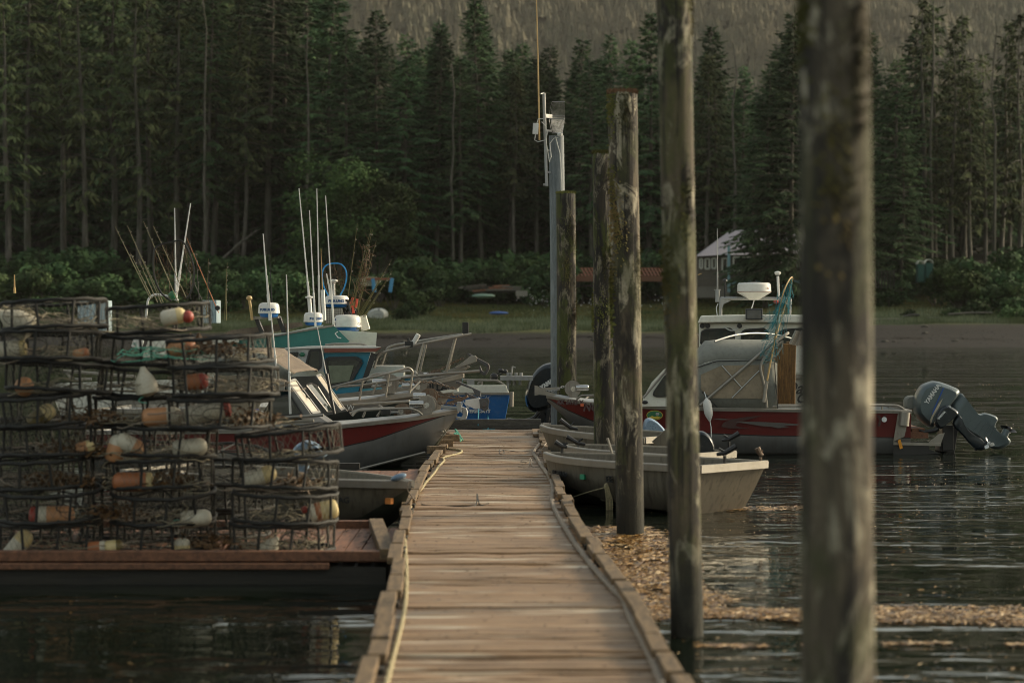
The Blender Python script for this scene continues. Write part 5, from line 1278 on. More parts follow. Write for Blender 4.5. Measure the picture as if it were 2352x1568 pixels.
for nm, px, Yw, z0, cnt in stacks:
    z = z0; tl = V((0, 0, 0))
    for i in range(cnt):
        x = X(px, Yw) + rp_.uniform(-.06, .06) + (.04 if i % 2 else -.03)
        tx, ty = rp_.uniform(-.06, .06), rp_.uniform(-.12, .12)
        if i == 0: tx = ty = 0
        lab = 'dark crab pot, ' + ('bottom of ' if i == 0 else 'top of ' if i == cnt - 1 else ORD[i] + ' up in ') + SN[nm]
        dup(pot, (x, Yw + rp_.uniform(-.05, .05), z), (tx, ty, rp_.random() * 6.28), 1.0, lab, 'crab pot', 'stacked crab pots'); z += (.322 if nm == 'left' else .315) + rp_.uniform(-.008, .012)
drop(pot)

# ropes and buoys inside the pots
M_cord = plain('pale_cord', c8(128, 120, 100), .8, 0, .2); M_cordt = plain('teal_cord', c8(96, 170, 150), .8, 0, .15); M_kelp = plain('brown_kelp', c8(84, 58, 26), .6, 0, .3)
def coil(seed, mat):
    rr = random.Random(seed); m = MB(); pts = []
    c = V((0, 0, .07)); ph = rr.random() * 6
    for i in range(95):
        a = i * .42 + ph; r = .17 + .10 * math.sin(i * .11 + ph) + rr.uniform(-.02, .02)
        pts.append(V((r * 1.25 * math.cos(a) + .12 * math.sin(i * .05), r * math.sin(a) * .9, max(.012, .06 + .055 * math.sin(i * .23 + ph) + rr.uniform(-.02, .02)))))
    for k in range(6): pts.append(pts[-1] + V((rr.uniform(.0, .08), rr.uniform(-.05, .05), rr.uniform(-.01, .03))))
    m.tube(smooth_path(pts, 2), .0048, 4, cap=False); return m.build('rope_coil', mat, smooth=True)
CP = [coil(50 + i, (M_cord, M_cord, M_cordt, M_rope2, M_cord)[i]) for i in range(5)]
def kelp(seed):
    rr = random.Random(seed); m = MB()
    for i in range(170):
        p = V((rr.gauss(0, .14), rr.gauss(0, .12), abs(rr.gauss(0, .06)) + .02)); l = rr.uniform(.03, .11); d = V((rr.gauss(0, 1), rr.gauss(0, 1), rr.gauss(0, .5))).normalized() * l; s_ = d.cross(V((rr.random(), 1, rr.random()))).normalized() * .014
        m.add([p - s_, p + s_, p + d + s_ * .5, p + d - s_ * .5], [(0, 1, 2, 3)])
    return m.build('kelp_tangle', M_kelp)
KP = [kelp(70), kelp(71)]
def inpot(px, py, Yw): return V((X(px, Yw), Yw, CH - (py - HY) * Yw / F))
coils = [(60, 712, 0), (120, 735, 3), (180, 740, 0), (300, 735, 1), (340, 738, 3), (400, 722, 4), (150, 805, 1), (60, 812, 3), (330, 812, 2), (420, 808, 2), (560, 812, 0), (200, 890, 1), (110, 885, 0), (330, 880, 4), (440, 880, 3), (560, 885, 1), (600, 880, 3),
         (290, 960, 0), (380, 962, 3), (480, 958, 1), (620, 960, 0), (310, 1038, 4), (430, 1040, 1), (110, 1030, 3), (620, 1040, 0), (680, 1045, 4), (300, 1108, 1), (430, 1105, 0), (620, 1110, 3), (700, 1108, 1), (60, 1105, 3), (190, 1185, 1), (320, 1185, 3), (400, 1186, 4), (640, 1180, 1), (100, 1255, 0), (190, 1258, 1), (300, 1258, 3), (430, 1255, 0), (600, 1245, 4), (690, 1245, 1)]
for i, (px, py, k) in enumerate(coils):
    c = CP[k].copy(); COL.objects.link(c); c.location = inpot(px, py + 14, 21.75 + (i % 3) * .12) - V((0, 0, .02)); c.rotation_euler = (rp_.uniform(-.1, .1), rp_.uniform(-.1, .1), rp_.random() * 6.28); s_ = rp_.uniform(.8, 1.15); c.scale = (s_, s_, s_ * 1.1)
    col = ('pale', 'thin pale', 'teal', 'grey', 'loose pale')[k]; lvl = 'near the top' if py < 830 else 'in the upper half' if py < 1000 else 'in the lower half' if py < 1150 else 'near the deck'
    tag(c, '%s rope coil inside a pot %s of the %s stack' % (col, lvl, 'leftmost' if px < 245 else 'middle' if px < 520 else 'right'), 'rope', 'rope coils lying in the crab pots')
for o in CP: drop(o)
for i, (px, py) in enumerate([(200, 960), (150, 1030), (200, 1040), (100, 1105), (170, 1108), (450, 800), (500, 805), (400, 1108), (480, 1250), (250, 1180), (580, 965), (680, 1110)]):
    c = KP[i % 2].copy(); COL.objects.link(c); c.location = inpot(px, py + 12, 21.8); c.rotation_euler = (0, 0, rp_.random() * 6); 
    tag(c, 'brown kelp tangled inside a pot in the %s stack, %s' % ('leftmost' if px < 245 else 'middle' if px < 520 else 'right', 'upper half' if py < 1000 else 'lower half'), None, None, 'stuff')
for o in KP: drop(o)
def buoy_mat(nm, c): return plain(nm, c, .5, 0, .12, 6, (.25, .12, .04), .3, .15)
B_o = buoy_mat('faded_orange_foam', c8(182, 132, 92)); B_w = buoy_mat('off_white_foam', c8(188, 182, 164)); B_r = buoy_mat('red_band_foam', c8(142, 54, 44)); B_b = buoy_mat('rust_orange_foam', c8(158, 98, 62)); B_y = buoy_mat('cream_foam', c8(196, 178, 130)); B_ol = buoy_mat('olive_foam', c8(96, 84, 46))
def buoy(lab, px, py, L, r, mats, ang=0.0, Yw=21.7, ball=False, cone=False):
    L *= 1.18; r *= 1.15
    M = Matrix.Translation(inpot(px, py, Yw)) @ Euler((0, PI / 2 - ang, .15)).to_matrix().to_4x4()
    root = thing('buoy', lab, 'buoy', inpot(px, py, Yw), group='small floats stowed in the crab pots')
    if ball: prof = [(r * math.sin(PI * i / 10), -r * math.cos(PI * i / 10)) for i in range(1, 10)]
    elif cone: prof = [(r * .2, -L / 2), (r, -L * .38), (r, -L * .1), (r * .75, L * .15), (r * .35, L * .36), (r * .2, L / 2)]
    else: prof = [(r * .35, -L / 2), (r * .8, -L * .46), (r, -L * .36), (r, -L * .1), (r, L * .12), (r, L * .30), (r * .82, L * .41), (r * .5, L * .48), (r * .2, L / 2)]
    m = MB(); n_ = len(prof); h_ = n_ // 2
    m.lathe(prof, 14, M, mis=[0] * h_ + [min(1, len(mats) - 1)] * (n_ - h_))
    m.build('float_body', mats, root, smooth=True)
    if len(mats) > 2:
        m = MB(); M2 = M @ Matrix.Translation((0, 0, L * .47)); m.lathe([(r * .95, -.05), (r * .97, 0), (r * .5, .02)], 14, M2); m.build('end_band', mats[2], root, smooth=True)
    m = MB(); e = M @ V((0, 0, -L / 2)); m.tube(smooth_path([e, e + V((-.05, -.01, .0)), e + V((-.10, .0, -.05)), e + V((-.02, .03, -.07))], 4), .006, 4); m.build('line', M_cordt if 'teal' in lab else M_cord, root)
buoy('big white jug-shaped float in the top pot of the leftmost stack', 36, 738, .36, .12, [B_w], PI - .5, cone=True)
buoy('white cylinder buoy at the left frame edge, second pot from the top', 4, 806, .42, .085, [B_w, B_w, B_y], .1)
buoy('round orange ball float in the leftmost stack', 56, 888, .1, .088, [B_o], ball=True)
buoy('olive stained buoy below the round orange ball', 95, 955, .26, .075, [B_ol, B_y], .6)
buoy('orange and white buoy, left of a close pair in the middle stack', 268, 1030, .24, .082, [B_o, B_w], PI / 2 - .3)
buoy('white-topped orange buoy, right of a close pair in the middle stack', 298, 1022, .26, .08, [B_w, B_o], -.5)
buoy('rust orange cylinder buoy low in the middle stack', 304, 1106, .34, .085, [B_b, B_b, B_y], 0)
buoy('plump orange buoy with white and red left end in the leftmost stack', 120, 1184, .38, .088, [B_o, B_w, B_r], PI)
buoy('white buoy on a teal line low in the middle stack', 450, 1190, .27, .075, [B_w, B_w], .1)
buoy('white buoy standing tilted at the lower left, bottom pot', 42, 1252, .30, .08, [B_w, B_y], .9)
buoy('small orange and white buoy in the bottom pot between the left stacks', 222, 1258, .22, .06, [B_b, B_w], .05)
buoy('greenish cream buoy beside the small orange one in the bottom pot', 262, 1256, .16, .065, [B_y, B_ol], .1)
buoy('white cone float on a teal cord in the middle stack', 334, 876, .26, .10, [B_w], PI / 2 + .2, cone=True)
buoy('rusty red float deep in the upper middle pot', 452, 876, .20, .07, [B_b, B_r], .1)
buoy('orange-ended white buoy in the middle of the pots', 372, 956, .34, .082, [B_o, B_w], .05)
buoy('long white buoy with a red end right of the orange-ended one', 476, 946, .40, .085, [B_w, B_w, B_r], .2)
buoy('white bundle float in the top middle pot', 398, 727, .22, .07, [B_w, B_y], .2)
buoy('small red ball float in the top middle pot', 431, 727, .1, .055, [B_r], ball=True)
buoy('orange stained float wrapped in kelp below the top middle pot', 415, 798, .26, .075, [B_o, B_b], .1)
buoy('pale ringed float at the right end of the right stack', 745, 1172, .24, .085, [B_y, B_b, B_w], PI + .2)
buoy('cream float in the middle of the right stack', 596, 1094, .30, .075, [B_w, B_y], .3)
buoy('whitish float inside the third pot of the middle stack', 436, 1028, .30, .08, [B_w, B_w], .1)
buoy('white knotted float in the bottom pot of the right stack', 622, 1254, .2, .085, [B_w, B_w], .9, cone=True)
buoy('grey-white float near the bottom of the middle stack', 418, 1256, .16, .07, [B_y, B_w], PI / 2)
buoy('small red float low in the right stack', 700, 1170, .1, .035, [B_r], ball=True)
buoy('orange float in the lower leftmost stack by the gap', 196, 1028, .16, .06, [B_o, B_y], .3)
buoy('small orange float at the back of the leftmost stack', 186, 812, .14, .045, [B_o, B_b], .2)

# ============================ left boats ============================
def onpl(root, D, yl):
    Mi = TR[root.name].inverted(); o = Mi @ V((0, 0, CH)); d = Mi.to_3x3() @ V(((D[0] - CX) / F, 1, -(D[1] - HY) / F))
    return TR[root.name] @ (o + d * ((yl - o.y) / d.y))
def dcrop(x0, y0, s): return lambda a, b: ((x0 + a / s) / 1.7415, (y0 + b / s) / 1.7415)
D3 = dcrop(800, 1100, 2.6133); D5 = dcrop(1400, 1250, 2.352); D4 = dcrop(800, 1600, 2.24); DA = dcrop(1100, 1150, 5.8725); DB = dcrop(1400, 1400, 3.136)
def boat(name, lab, bowpx, Yb, deg, L, B, sheer, chine, keel, band, mats, **kw):
    rz = math.radians(deg); bx = X(bowpx, Yb); st = V((bx - L * math.cos(rz), Yb - L * math.sin(rz), 0))
    r = thing(name, lab, 'boat', st, (0, 0, rz)); gp, gs = hull(r, L, B, sheer, chine, keel, band, mats, **kw); return r, gp, gs
rl, gpl, gsl = boat('fishing_boat', 'red and silver aluminium boat on the left, its bow pointing over the dock', 1050, 37.9, -12, 6.6, 2.3, [(0, .62), (.48, .68), (.7, .76), (.9, .90), (1, 1.02)], [(0, -.1), (.6, -.1), (.73, -.06), (.93, .285), (1, .9)], [(0, -.35), (.72, -.3), (.83, -.08), (1, .98)],
                    [(0, .28), (.5, .28), (.66, .31), (.8, .52), (.95, .88), (1, 1.0)], [M_red, M_blk, M_hullalu, M_undershade], inner=M_inner, gun=M_rim, fore=.62, gw=.08, gh=.06, b0=.35)
L3 = lambda a, b, y=-1.0: onpl(rl, D3(a, b), y); L5 = lambda a, b, y=-.7: onpl(rl, D5(a, b), y)
m = MB(); m.tube([p + V((0, 0, 0)) for p in [TR[rl.name] @ V((lerp(.6, .925, t) * 6.6, -(interp([(.6, 1.0), (.73, .80), (.83, .60), (.925, .33)], lerp(.6, .925, t))) - .02, interp([(.6, -.1), (.73, -.06), (.93, .285)], lerp(.6, .925, t)))) for t in [i / 10 for i in range(11)]]], .022, 6); m.build('spray_rail', M_rim, rl, smooth=True)
o = gsl[23]; text('lettering', 'II', .22, M_letd, rl, face_mat(L3(1255 , 1690, -1.06), (1, -.2, 0), (0, -.15, 1)), space='W', bold=.012)
# near and far windscreen panels with a walk-through between
def panel(poly, y, fr=.045): return glass_in(rl, [onpl(rl, D3(a, b), yy) for (a, b), yy in zip(poly, y)], .03, fr, M_screen, M_hullalu, 'windscreen')
panel([(918, 1118), (995, 1092), (1250, 1432), (1165, 1440)], [-.95, -.55, -.40, -.85])
panel([(1214, 1062), (1262, 1040), (1505, 1392), (1462, 1408)], [.40, .85, .85, .40])
poly_plate(rl, [L3(835, 1085, -1.0), L3(905, 1105, -1.0), L3(1160, 1455, -1.0), L3(1040, 1465, -1.0), L3(930, 1230, -1.0)], .035, M_hullalu, 'cabin_side')
glass_in(rl, [L3(935, 1250, -1.02), L3(1060, 1450, -1.02), L3(640, 1480, -1.02), L3(760, 1290, -1.02)], .02, .03, M_glass)
glass_in(rl, [L3(1110, 1150, -.3), L3(1160, 1128, -.1), L3(1230, 1165, .2), L3(1390, 1420, .35), L3(1330, 1425, .1)], .02, .03, M_glass)
poly_plate(rl, [L3(835, 1070, 1.0), L3(1240, 1050, 1.0), L3(1540, 1420, 1.0), L3(1300, 1470, 1.0)], .03, M_hullalu, 'cabin_side')
m = MB(); m.loft([[L3(1030, 1470, -.9), L3(1200, 1452, -.75), L3(1370, 1560, -.75), L3(1150, 1590, -.95)], [L3(1200, 1465, -.3), L3(1290, 1452, -.3), L3(1430, 1550, -.3), L3(1330, 1590, -.3)]], closed=True); m.build('dash', M_hullalu, rl)
for i, (a, b) in enumerate((((1015, 1130), (1120, 1260)), ((1100, 1260), (1150, 1290)), ((1355, 1230), (1450, 1370)))): 
    m = MB(); m.tube([L3(*a, -.55 if i < 2 else .6), L3(*b, -.6 if i < 2 else .55)], .014, 5); m.build('wiper', M_blk, rl)
# soft top, roof ridge falling to the windscreen
sec = []
for (y, pts) in ((-1.0, ((160, 790), (640, 800), (760, 905), (985, 1030))), (-.5, ((165, 745), (650, 768), (790, 880), (1010, 1015))), (0, ((170, 738), (800, 765), (960, 880), (1110, 1000))), (.5, ((180, 735), (880, 770), (1040, 880), (1225, 990))), (1.0, ((190, 760), (890, 790), (1050, 905), (1230, 1010)))):
    row = []
    for i, (a, b) in enumerate(pts):
        row.append(L3(a, b, y))
        if i < 3: c, d = pts[i + 1]; row += [L3(lerp(a, c, t), lerp(b, d, t) + 12 * math.sin(PI * t), y) for t in (.33, .66)]
    sec.append(row)
m = MB(); m.loft(sec, cap=False); m.build('canvas_top', M_canvasb, rl, smooth='all', solid=.015)
m = MB(); m.loft([[L3(a, b, -1.01) for a, b in row] for row in (((160, 790), (400, 800), (640, 805), (780, 900), (985, 1035)), ((160, 1060), (400, 1040), (640, 1060), (800, 1085), (940, 1065)))], cap=False); m.build('side_curtain', M_canvas, rl, smooth='all', solid=.01)
m = MB(); m.loft([[L3(a, b, -1.03) for a, b in ((150, 1050), (450, 1045), (760, 1075))], [L3(a, b, -1.03) for a, b in ((100, 1500), (380, 1500), (560, 1500))]], cap=False); m.build('clear_curtain', M_vinyl, rl, solid=.008)
tubes(rl, [[L3(400, 1510, -1.06), L3(820, 1490, -1.06), L3(1290, 1462, -1.0)], [L3(700, 1540, -1.02), L3(1190, 1520, -.95)]], .028, M_rim, 'grab_rail', .1)
tubes(rl, [[L5(20, 970, -.85), L5(60, 920, -.8), L5(330, 905, -.65), L5(570, 900, -.5), L5(640, 925, -.45), L5(680, 962, -.42)], [L5(0, 945, .1), L5(100, 905, .1), L5(580, 893, .35), L5(655, 960, .35)], [L5(30, 865, .9), L5(300, 848, .7), L5(560, 832, .4)]], .022, M_rim, 'bow_rail', .12)
tubes(rl, [[L5(255, 975, -.65), L5(300, 912, -.65)], [L5(120, 985, -.75), L5(150, 915, -.75)], [L5(275, 870, .7), L5(320, 905, .5)]], .02, M_rim, 'rail_post')
m = MB(); m.box(L5(338, 935, -.65), (.16, .1, .1)); m.box(L5(415, 908, -.3), (.16, .1, .06)); m.build('rail_clamp', M_blk, rl, bevel=.01)
winch(rl, L5(727, 868, -.18), .165, motor=-1, axis=(.1, 1, 0)); winch(rl, L5(745, 790, .35), .15, motor=-1, axis=(.1, 1, 0), mat=M_rust); winch(rl, L5(492, 928, .1), .145, motor=-1, axis=(.1, 1, 0), mat=M_rust)
whip(rl, L3(1400, 1440, -.2), L3(1225, 540, -.2), .014, M_white); m = MB(); m.tube([L3(1405, 1450, -.2), L3(1325, 1030, -.2)], .028, 8); m.build('aerial_grip', M_blk, rl, smooth=True)
whip(rl, L3(820, 1190, -1.02), L3(700, 5, -1.02), .018, M_white); m = MB(); m.box(L3(838, 1155, -1.05), (.16, .05, .17)); m.build('aerial_mount', M_rim, rl, bevel=.01)
whip(rl, L3(945, 1450, -1.03), L3(903, -5, -1.03), .020, M_white)
# anchor hanging at the bow
def anchor(parent, pts, th=.03, mat=None):
    for poly in pts: m = MB(); m.plate(poly, th); m.build('anchor', mat or M_galv, parent)
A5 = lambda lst, y: [L5(a, b, y) for a, b in lst]
m = MB(); m.plate(A5([(855, 870), (1010, 885), (1010, 908), (855, 898)], -.05), .05); m.plate(A5([(1000, 865), (1095, 900), (1105, 950), (1090, 1000), (1040, 1012), (985, 985), (1000, 975), (1045, 985), (1060, 960), (1055, 915), (1000, 892)], -.02), .05); m.plate(A5([(870, 905), (920, 893), (985, 910), (985, 935), (880, 935)], .1), .04)
m.box(L5(1028, 885, -.1), (.07, .08, .18)); m.build('anchor', M_galv, rl, bevel=.006)
chain(rl, [L5(800, 850, .0), L5(900, 855, .0), L5(1010, 865, .0)], .014, .06)
m = MB(); m.lathe([(.03, 0), (.03, .025)], 10, Matrix.Translation(L5(870, 1122, -.15))); m.tube([V(L5(870, 1125, -.1)) + V((.06 * math.cos(a), 0, .06 * math.sin(a))) for a in [2 * PI * k / 12 for k in range(12)]], .01, 5, closed=True); m.build('bow_eye', M_rim, rl)
tag(rl, None)
jg = thing('plastic_jug', 'white bleach jug with a blue cap on the left red boat\'s gunwale', 'jug', L3(628, 1500, -1.06))
m = MB(); pillow(m, [L3(a, b, -1.06) for a, b in ((570, 1500), (565, 1440), (580, 1412), (615, 1410), (660, 1420), (688, 1455), (692, 1500))], (0, .09, 0)); m.build('jug_body', M_letw, jg, smooth=True)
m = MB(); m.tube([L3(592, 1412, -1.06), L3(592, 1398, -1.06)], .04, 10); m.build('cap', plain('blue_cap', c8(40, 80, 160), .5), jg)

# silver boat with dark green hull beyond it
sb, gpb, gsb = boat('fishing_boat', 'silver and dark green boat behind the left red one, with a long plank bow', 968, 40.6, -10, 6.2, 2.3, [(0, .9), (.6, .98), (.85, 1.12), (1, 1.25)], [(0, 0), (.7, .1), (.9, .5), (1, 1.1)], [(0, -.3), (.75, -.2), (.85, 0), (1, 1.2)], [(0, .75), (.6, .82), (.85, .95), (1, 1.15)], [M_hullalu, M_rim, M_dgreen, M_dgreen], inner=M_inner, gun=M_rim, fore=.5, gw=.10, gh=.08)
S3_ = lambda a, b, y=-.8: onpl(sb, D3(a, b), y); S5 = lambda a, b, y=-.5: onpl(sb, D5(a, b), y)
tubes(sb, [[S3_(1370, 1175, -.9), S3_(1700, 1090, -.85), S3_(1960, 1030, -.7), S3_(2180, 965, -.45), S3_(2225, 1000, -.4), S3_(2190, 1240, -.4)], [S3_(1420, 1200, -.9), S3_(1450, 1165, -.9), S3_(1700, 1150, -.8), S3_(2100, 1085, -.6)],
           [S3_(1700, 1120, .9), S3_(1800, 1035, .9), S3_(2150, 1000, .6), S3_(2240, 1000, .5), S3_(2270, 1040, .4)]], .022, M_rim, 'bow_rail', .12)
tubes(sb, [[S3_(1665, 1310, -.85), S3_(1700, 1100, -.85)], [S3_(1940, 1275, -.7), S3_(1975, 1035, -.7)], [S3_(1800, 1245, -.8), S3_(1850, 1130, -.8)], [S3_(2190, 1220, -.4), S3_(2300, 1110, -.2)]], .02, M_rim, 'rail_post')
winch(sb, S3_(1985, 1130, -.2), .17, motor=-1); winch(sb, S3_(2280, 1165, .1), .16, motor=-1)
m = MB(); m.loft([[S5(0, 830, y), S5(400, 770, y), S5(668, 748, y), S5(668, 775, y), S5(300, 830, y), S5(0, 872, y)] for y in (-.55, .3)], closed=True); m.build('bow_plank', M_rim, sb)
m = MB(); m.plate([S5(a, b, 0) for a, b in ((850, 735), (1008, 712), (1010, 740), (860, 760))], .12); m.build('roller_channel', M_whiteb, sb)
chain(sb, [S5(440, 630, -.1), S5(560, 660, -.1), S5(680, 650, -.1), S5(780, 660, 0), S5(900, 690, 0), S5(1000, 720, 0)], .014, .065)
chain(sb, [S5(800, 740, -.1), S5(880, 765, -.1), S5(960, 775, -.1), S5(1060, 800, -.1)], .014, .065)
def anchor2(parent, f, y, groups, mat):
    m = MB()
    for g in groups: m.plate([f(a, b, y) for a, b in g], .06)
    m.build('anchor', mat, parent, bevel=.006)
M_anch = metalm('dark_galvanised_anchor', (.10, .105, .11), .6, .5, (.14, .07, .04), .5, 8)
anchor2(sb, S5, .1, [((760, 632), (790, 630), (940, 705), (930, 722), (800, 670)), ((990, 640), (1020, 645), (1230, 740), (1225, 790), (1190, 790), (1150, 720), (1000, 665)), ((1075, 752), (1095, 752), (1240, 820), (1230, 845), (1180, 835), (1080, 775))], M_anch)
anchor2(sb, S5, -.05, [((920, 840), (1040, 800), (1110, 775), (1115, 795), (1050, 835), (940, 865)), ((820, 775), (960, 795), (1060, 800), (1055, 815), (940, 812), (820, 795))], M_rust)
m = MB(); m.plate([S5(a, b, -.15) for a, b in ((1085, 820), (1215, 800), (1225, 905), (1180, 905), (1085, 868))], .05); m.build('anchor_plate', M_white, sb)
m = MB(); m.loft([[S5(a, b, y) for a, b in ((1215, 810), (1300, 800), (1312, 830), (1300, 905), (1270, 930), (1225, 900))] for y in (-.25, .0)], closed=True); m.tube([S5(1262, 860, -.27), S5(1262, 860, .05)], .06, 12); m.build('anchor_fluke', M_anch, sb, bevel=.01)
text('lettering', 'W', .14, M_letw, sb, face_mat(S3_(1575, 1385, -1.02), (1, 0, 0), (0, 0, 1)), space='W')

# boat with the teal blue cabin
tb, gpt, gst = boat('cabin_boat', 'boat with a teal blue cabin side and red-brown roof edge', 1062, 43.8, -10, 7.0, 2.4, [(0, .95), (.6, 1.05), (.85, 1.25), (1, 1.5)], [(0, 0), (.7, .2), (.9, .7), (1, 1.3)], [(0, -.3), (.75, -.2), (.86, 0), (1, 1.45)], None, [M_hullalu, M_hullalu, M_hullalu, M_hullalu], inner=M_teal, gun=M_rim, fore=.55, gw=.10, gh=.08)
T3 = lambda a, b, y=-.95: onpl(tb, D3(a, b), y); T5 = lambda a, b, y=-.4: onpl(tb, D5(a, b), y)
m = MB(); m.loft([[T3(a, b, y) for a, b in ((1292, 812), (1785, 806), (1650, 1260), (1400, 1270), (1290, 1000))] for y in (-.92, .9)], closed=True); m.build('cabin', M_teal, tb)
glass_in(tb, [T3(a, b, -.96) for a, b in ((1312, 900), (1340, 872), (1640, 868), (1688, 905), (1560, 1140), (1345, 1165))], .03, .07, M_glass)
m = MB(); m.plate([T3(a, b, -.975) for a, b in ((1340, 945), (1610, 940), (1560, 1105), (1370, 1130))], .006); m.build('curtain', plain('greenish_glass', c8(96, 104, 88), .15, 0, .2), tb)
m = MB(); m.loft([[T3(a, b, y) for a, b in ((1790, 806), (1850, 828), (1712, 1180), (1650, 1230))] for y in (-.96, .92)], closed=True); m.build('windscreen', M_blk, tb)
m = MB(); m.loft([[T3(a, b, y) for a, b in ((1290, 765), (1815, 765), (1900, 758), (1835, 803), (1300, 810))] for y in (-1.05, 1.0)], closed=True); m.build('roof_edge', M_roofred, tb, bevel=.01)
m = MB(); m.loft([[T3(a, b, y) for a, b in ((880, 762), (1120, 742), (1300, 738), (1815, 738), (1898, 755), (1815, 764), (1285, 764), (890, 775))] for y in (-1.04, 1.0)], closed=True); m.build('roof', M_white, tb, bevel=.01)
m = MB(); m.loft([[T3(a, b, y) for a, b in ((890, 772), (1128, 755), (1290, 770), (1292, 1010), (1090, 1000), (960, 900))] for y in (-.98, .9)], closed=True); m.build('wheelhouse', M_inner, tb)
glass_in(tb, [T3(a, b, -1.0) for a, b in ((1150, 790), (1260, 782), (1262, 960), (1230, 990), (1105, 960))], .03, .045, M_glass)
glass_in(tb, [T3(a, b, -1.0) for a, b in ((945, 812), (1022, 810), (1010, 850), (960, 855))], .03, .03, M_glass)
m = MB(); m.ell(T3(1068, 830, -1.02), (.06, .03, .045)); m.build('nav_light', plain('green_lamp_glass', c8(20, 90, 66), .15), tb, smooth=True)
tubes(tb, [[T3(1310, 730, -.6), T3(1400, 718, -.6), T3(1700, 718, -.6), T3(1770, 755, -.6)]], .022, M_rim, 'roof_rail', .1)
tubes(tb, [[T5(225, 520, -.9), T5(262, 400, -.9), T5(345, 362, -.85), T5(740, 278, -.6), T5(1142, 200, -.15)], [T5(290, 520, .9), T5(350, 330, .9), T5(420, 305, .9), T5(640, 268, .6), T5(1060, 206, .15)]], .028, M_rim, 'bow_rail', .15)
tubes(tb, [[T5(620, 560, -.7), T5(690, 290, -.65)], [T5(655, 560, .6), T5(722, 270, .6)], [T5(905, 555, -.3), T5(990, 240, -.3)], [T5(925, 530, .2), T5(995, 235, .2)]], .026, M_rim, 'rail_post')
m = MB(); m.tube([T5(595, 290, -.65), T5(645, 205, -.65)], .05, 10); m.build('rod_tube', M_white, tb, smooth=True)
m = MB(); m.tube([T5(545, 240, -.7), T5(560, 290, -.7), T5(590, 300, -.7)], .03, 6); m.box(T5(555, 300, -.7), (.16, .08, .12)); m.build('rod_clamp', M_blk, tb)
m = MB(); m.box(T5(1087, 145, -.1), (.13, .10, .24)); m.tube([T5(1088, 180, -.1), T5(1088, 205, -.1)], .02, 6); m.build('spot_lamp', M_blk, tb, bevel=.02)
tubes(tb, [[T5(-20, 665, -1.0), T5(200, 640, -.9), T5(700, 590, -.4), T5(1218, 548, -.05)], [T5(200, 700, -.9), T5(700, 630, -.4), T5(985, 590, -.1)]], .03, M_rim, 'bowsprit_tube')
m = MB(); m.plate([T5(a, b, -.08) for a, b in ((965, 525), (1065, 465), (1140, 405), (1180, 402), (1200, 425), (1190, 460), (1150, 478), (1020, 520))], .04); m.plate([T5(a, b, .08) for a, b in ((965, 525), (1065, 465), (1140, 405), (1180, 402), (1200, 425), (1190, 460), (1150, 478), (1020, 520))], .04); m.plate([T5(a, b, .0) for a, b in ((860, 550), (1100, 502), (1128, 508), (1080, 540), (900, 572))], .10); m.build('anchor_roller', M_rim, tb, bevel=.01)
anchor2(tb, T5, 0, [((1098, 385), (1120, 385), (1300, 480), (1312, 505), (1300, 520), (1200, 460), (1110, 400)), ((1288, 490), (1312, 500), (1310, 530), (1280, 585), (1250, 590), (1215, 560), (1210, 520), (1222, 500), (1240, 545), (1262, 560), (1290, 520))], M_anch)
chain(tb, [T5(690, 590, -.2), T5(830, 545, -.1), T5(900, 505, 0), T5(1060, 430, 0)], .014, .065)
winch(tb, T5(650, 620, .0), .15, motor=-1); winch(tb, T5(805, 590, .2), .13, motor=-1, mat=M_rust)
m = MB(); m.box(T5(300, 555, .5), (.95, .5, .26)); m.build('deck_box', M_whiteb, tb, bevel=.02)
text('lettering', 'ILLA', .20, M_letd, tb, face_mat(T5(830, 705, -.55), (1, -.25, 0), (0, -.2, 1)), space='W', bold=.01)

# dull green wheelhouse boat with radars
gb = thing('trawl_boat', 'boat with a dull green brow and white roof carrying two radar domes', 'boat', (X(650, 46.5), 46.5, 0), (0, 0, math.radians(-6)))
G3 = lambda a, b, y=-1.1: onpl(gb, D3(a, b), y)
m = MB(); m.loft([[G3(a, b, y) for a, b in ((-100, 730), (160, 700), (800, 635), (1180, 565), (1400, 530), (1480, 610), (1565, 692), (1530, 712), (1290, 748), (240, 762), (-100, 770))] for y in (-1.1, 1.1)], closed=True); m.build('brow', M_tealg, gb)
m = MB(); m.tube([G3(a, b, -1.12) for a, b in ((-100, 726), (160, 697), (800, 632), (1180, 562), (1402, 527))], .024, 6); m.build('brow_rim', M_rim, gb)
m = MB(); m.loft([[G3(a, b, y) for a, b in ((-100, 770), (1290, 748), (1250, 1200), (-100, 1200))] for y in (-1.0, 1.0)], closed=True); m.build('cabin', M_whiteb, gb)
m = MB(); m.loft([[G3(a, b, y) for a, b in ((-100, 690), (330, 640), (900, 600), (1150, 545), (1290, 520), (1280, 560), (330, 690))] for y in (-.6, 1.0)], closed=True); m.build('roof', M_whiteb, gb)
m = MB(); m.loft([[G3(-100, 1150, y), G3(1400, 1150, y), G3(1200, 1600, y * .8), G3(0, 1600, y * .8)] for y in (-1.2, 1.2)], closed=True); m.build('hull', M_dgreen, gb)
m = MB(); m.tube([G3(a, b, -1.13) for a, b in ((1440, 592), (1412, 610), (1440, 650), (1475, 660))], .012, 5); m.build('brow_mark', M_letw, gb)
radar(gb, G3(721, 402, -.3), .235, .235, 'FURUNO', rot=-.12, size=.066); radar(gb, G3(1185, 492, .2), .215, .215, 'FURUNO', rot=.45, size=.062)
poly_plate(gb, [G3(a, b, -.2) for a, b in ((555, 430), (600, 440), (690, 640), (640, 655))], .12, M_blk, 'radar_bracket', .01); poly_plate(gb, [G3(a, b, -.2) for a, b in ((795, 440), (840, 430), (910, 640), (870, 650))], .12, M_blk, 'radar_bracket', .01)
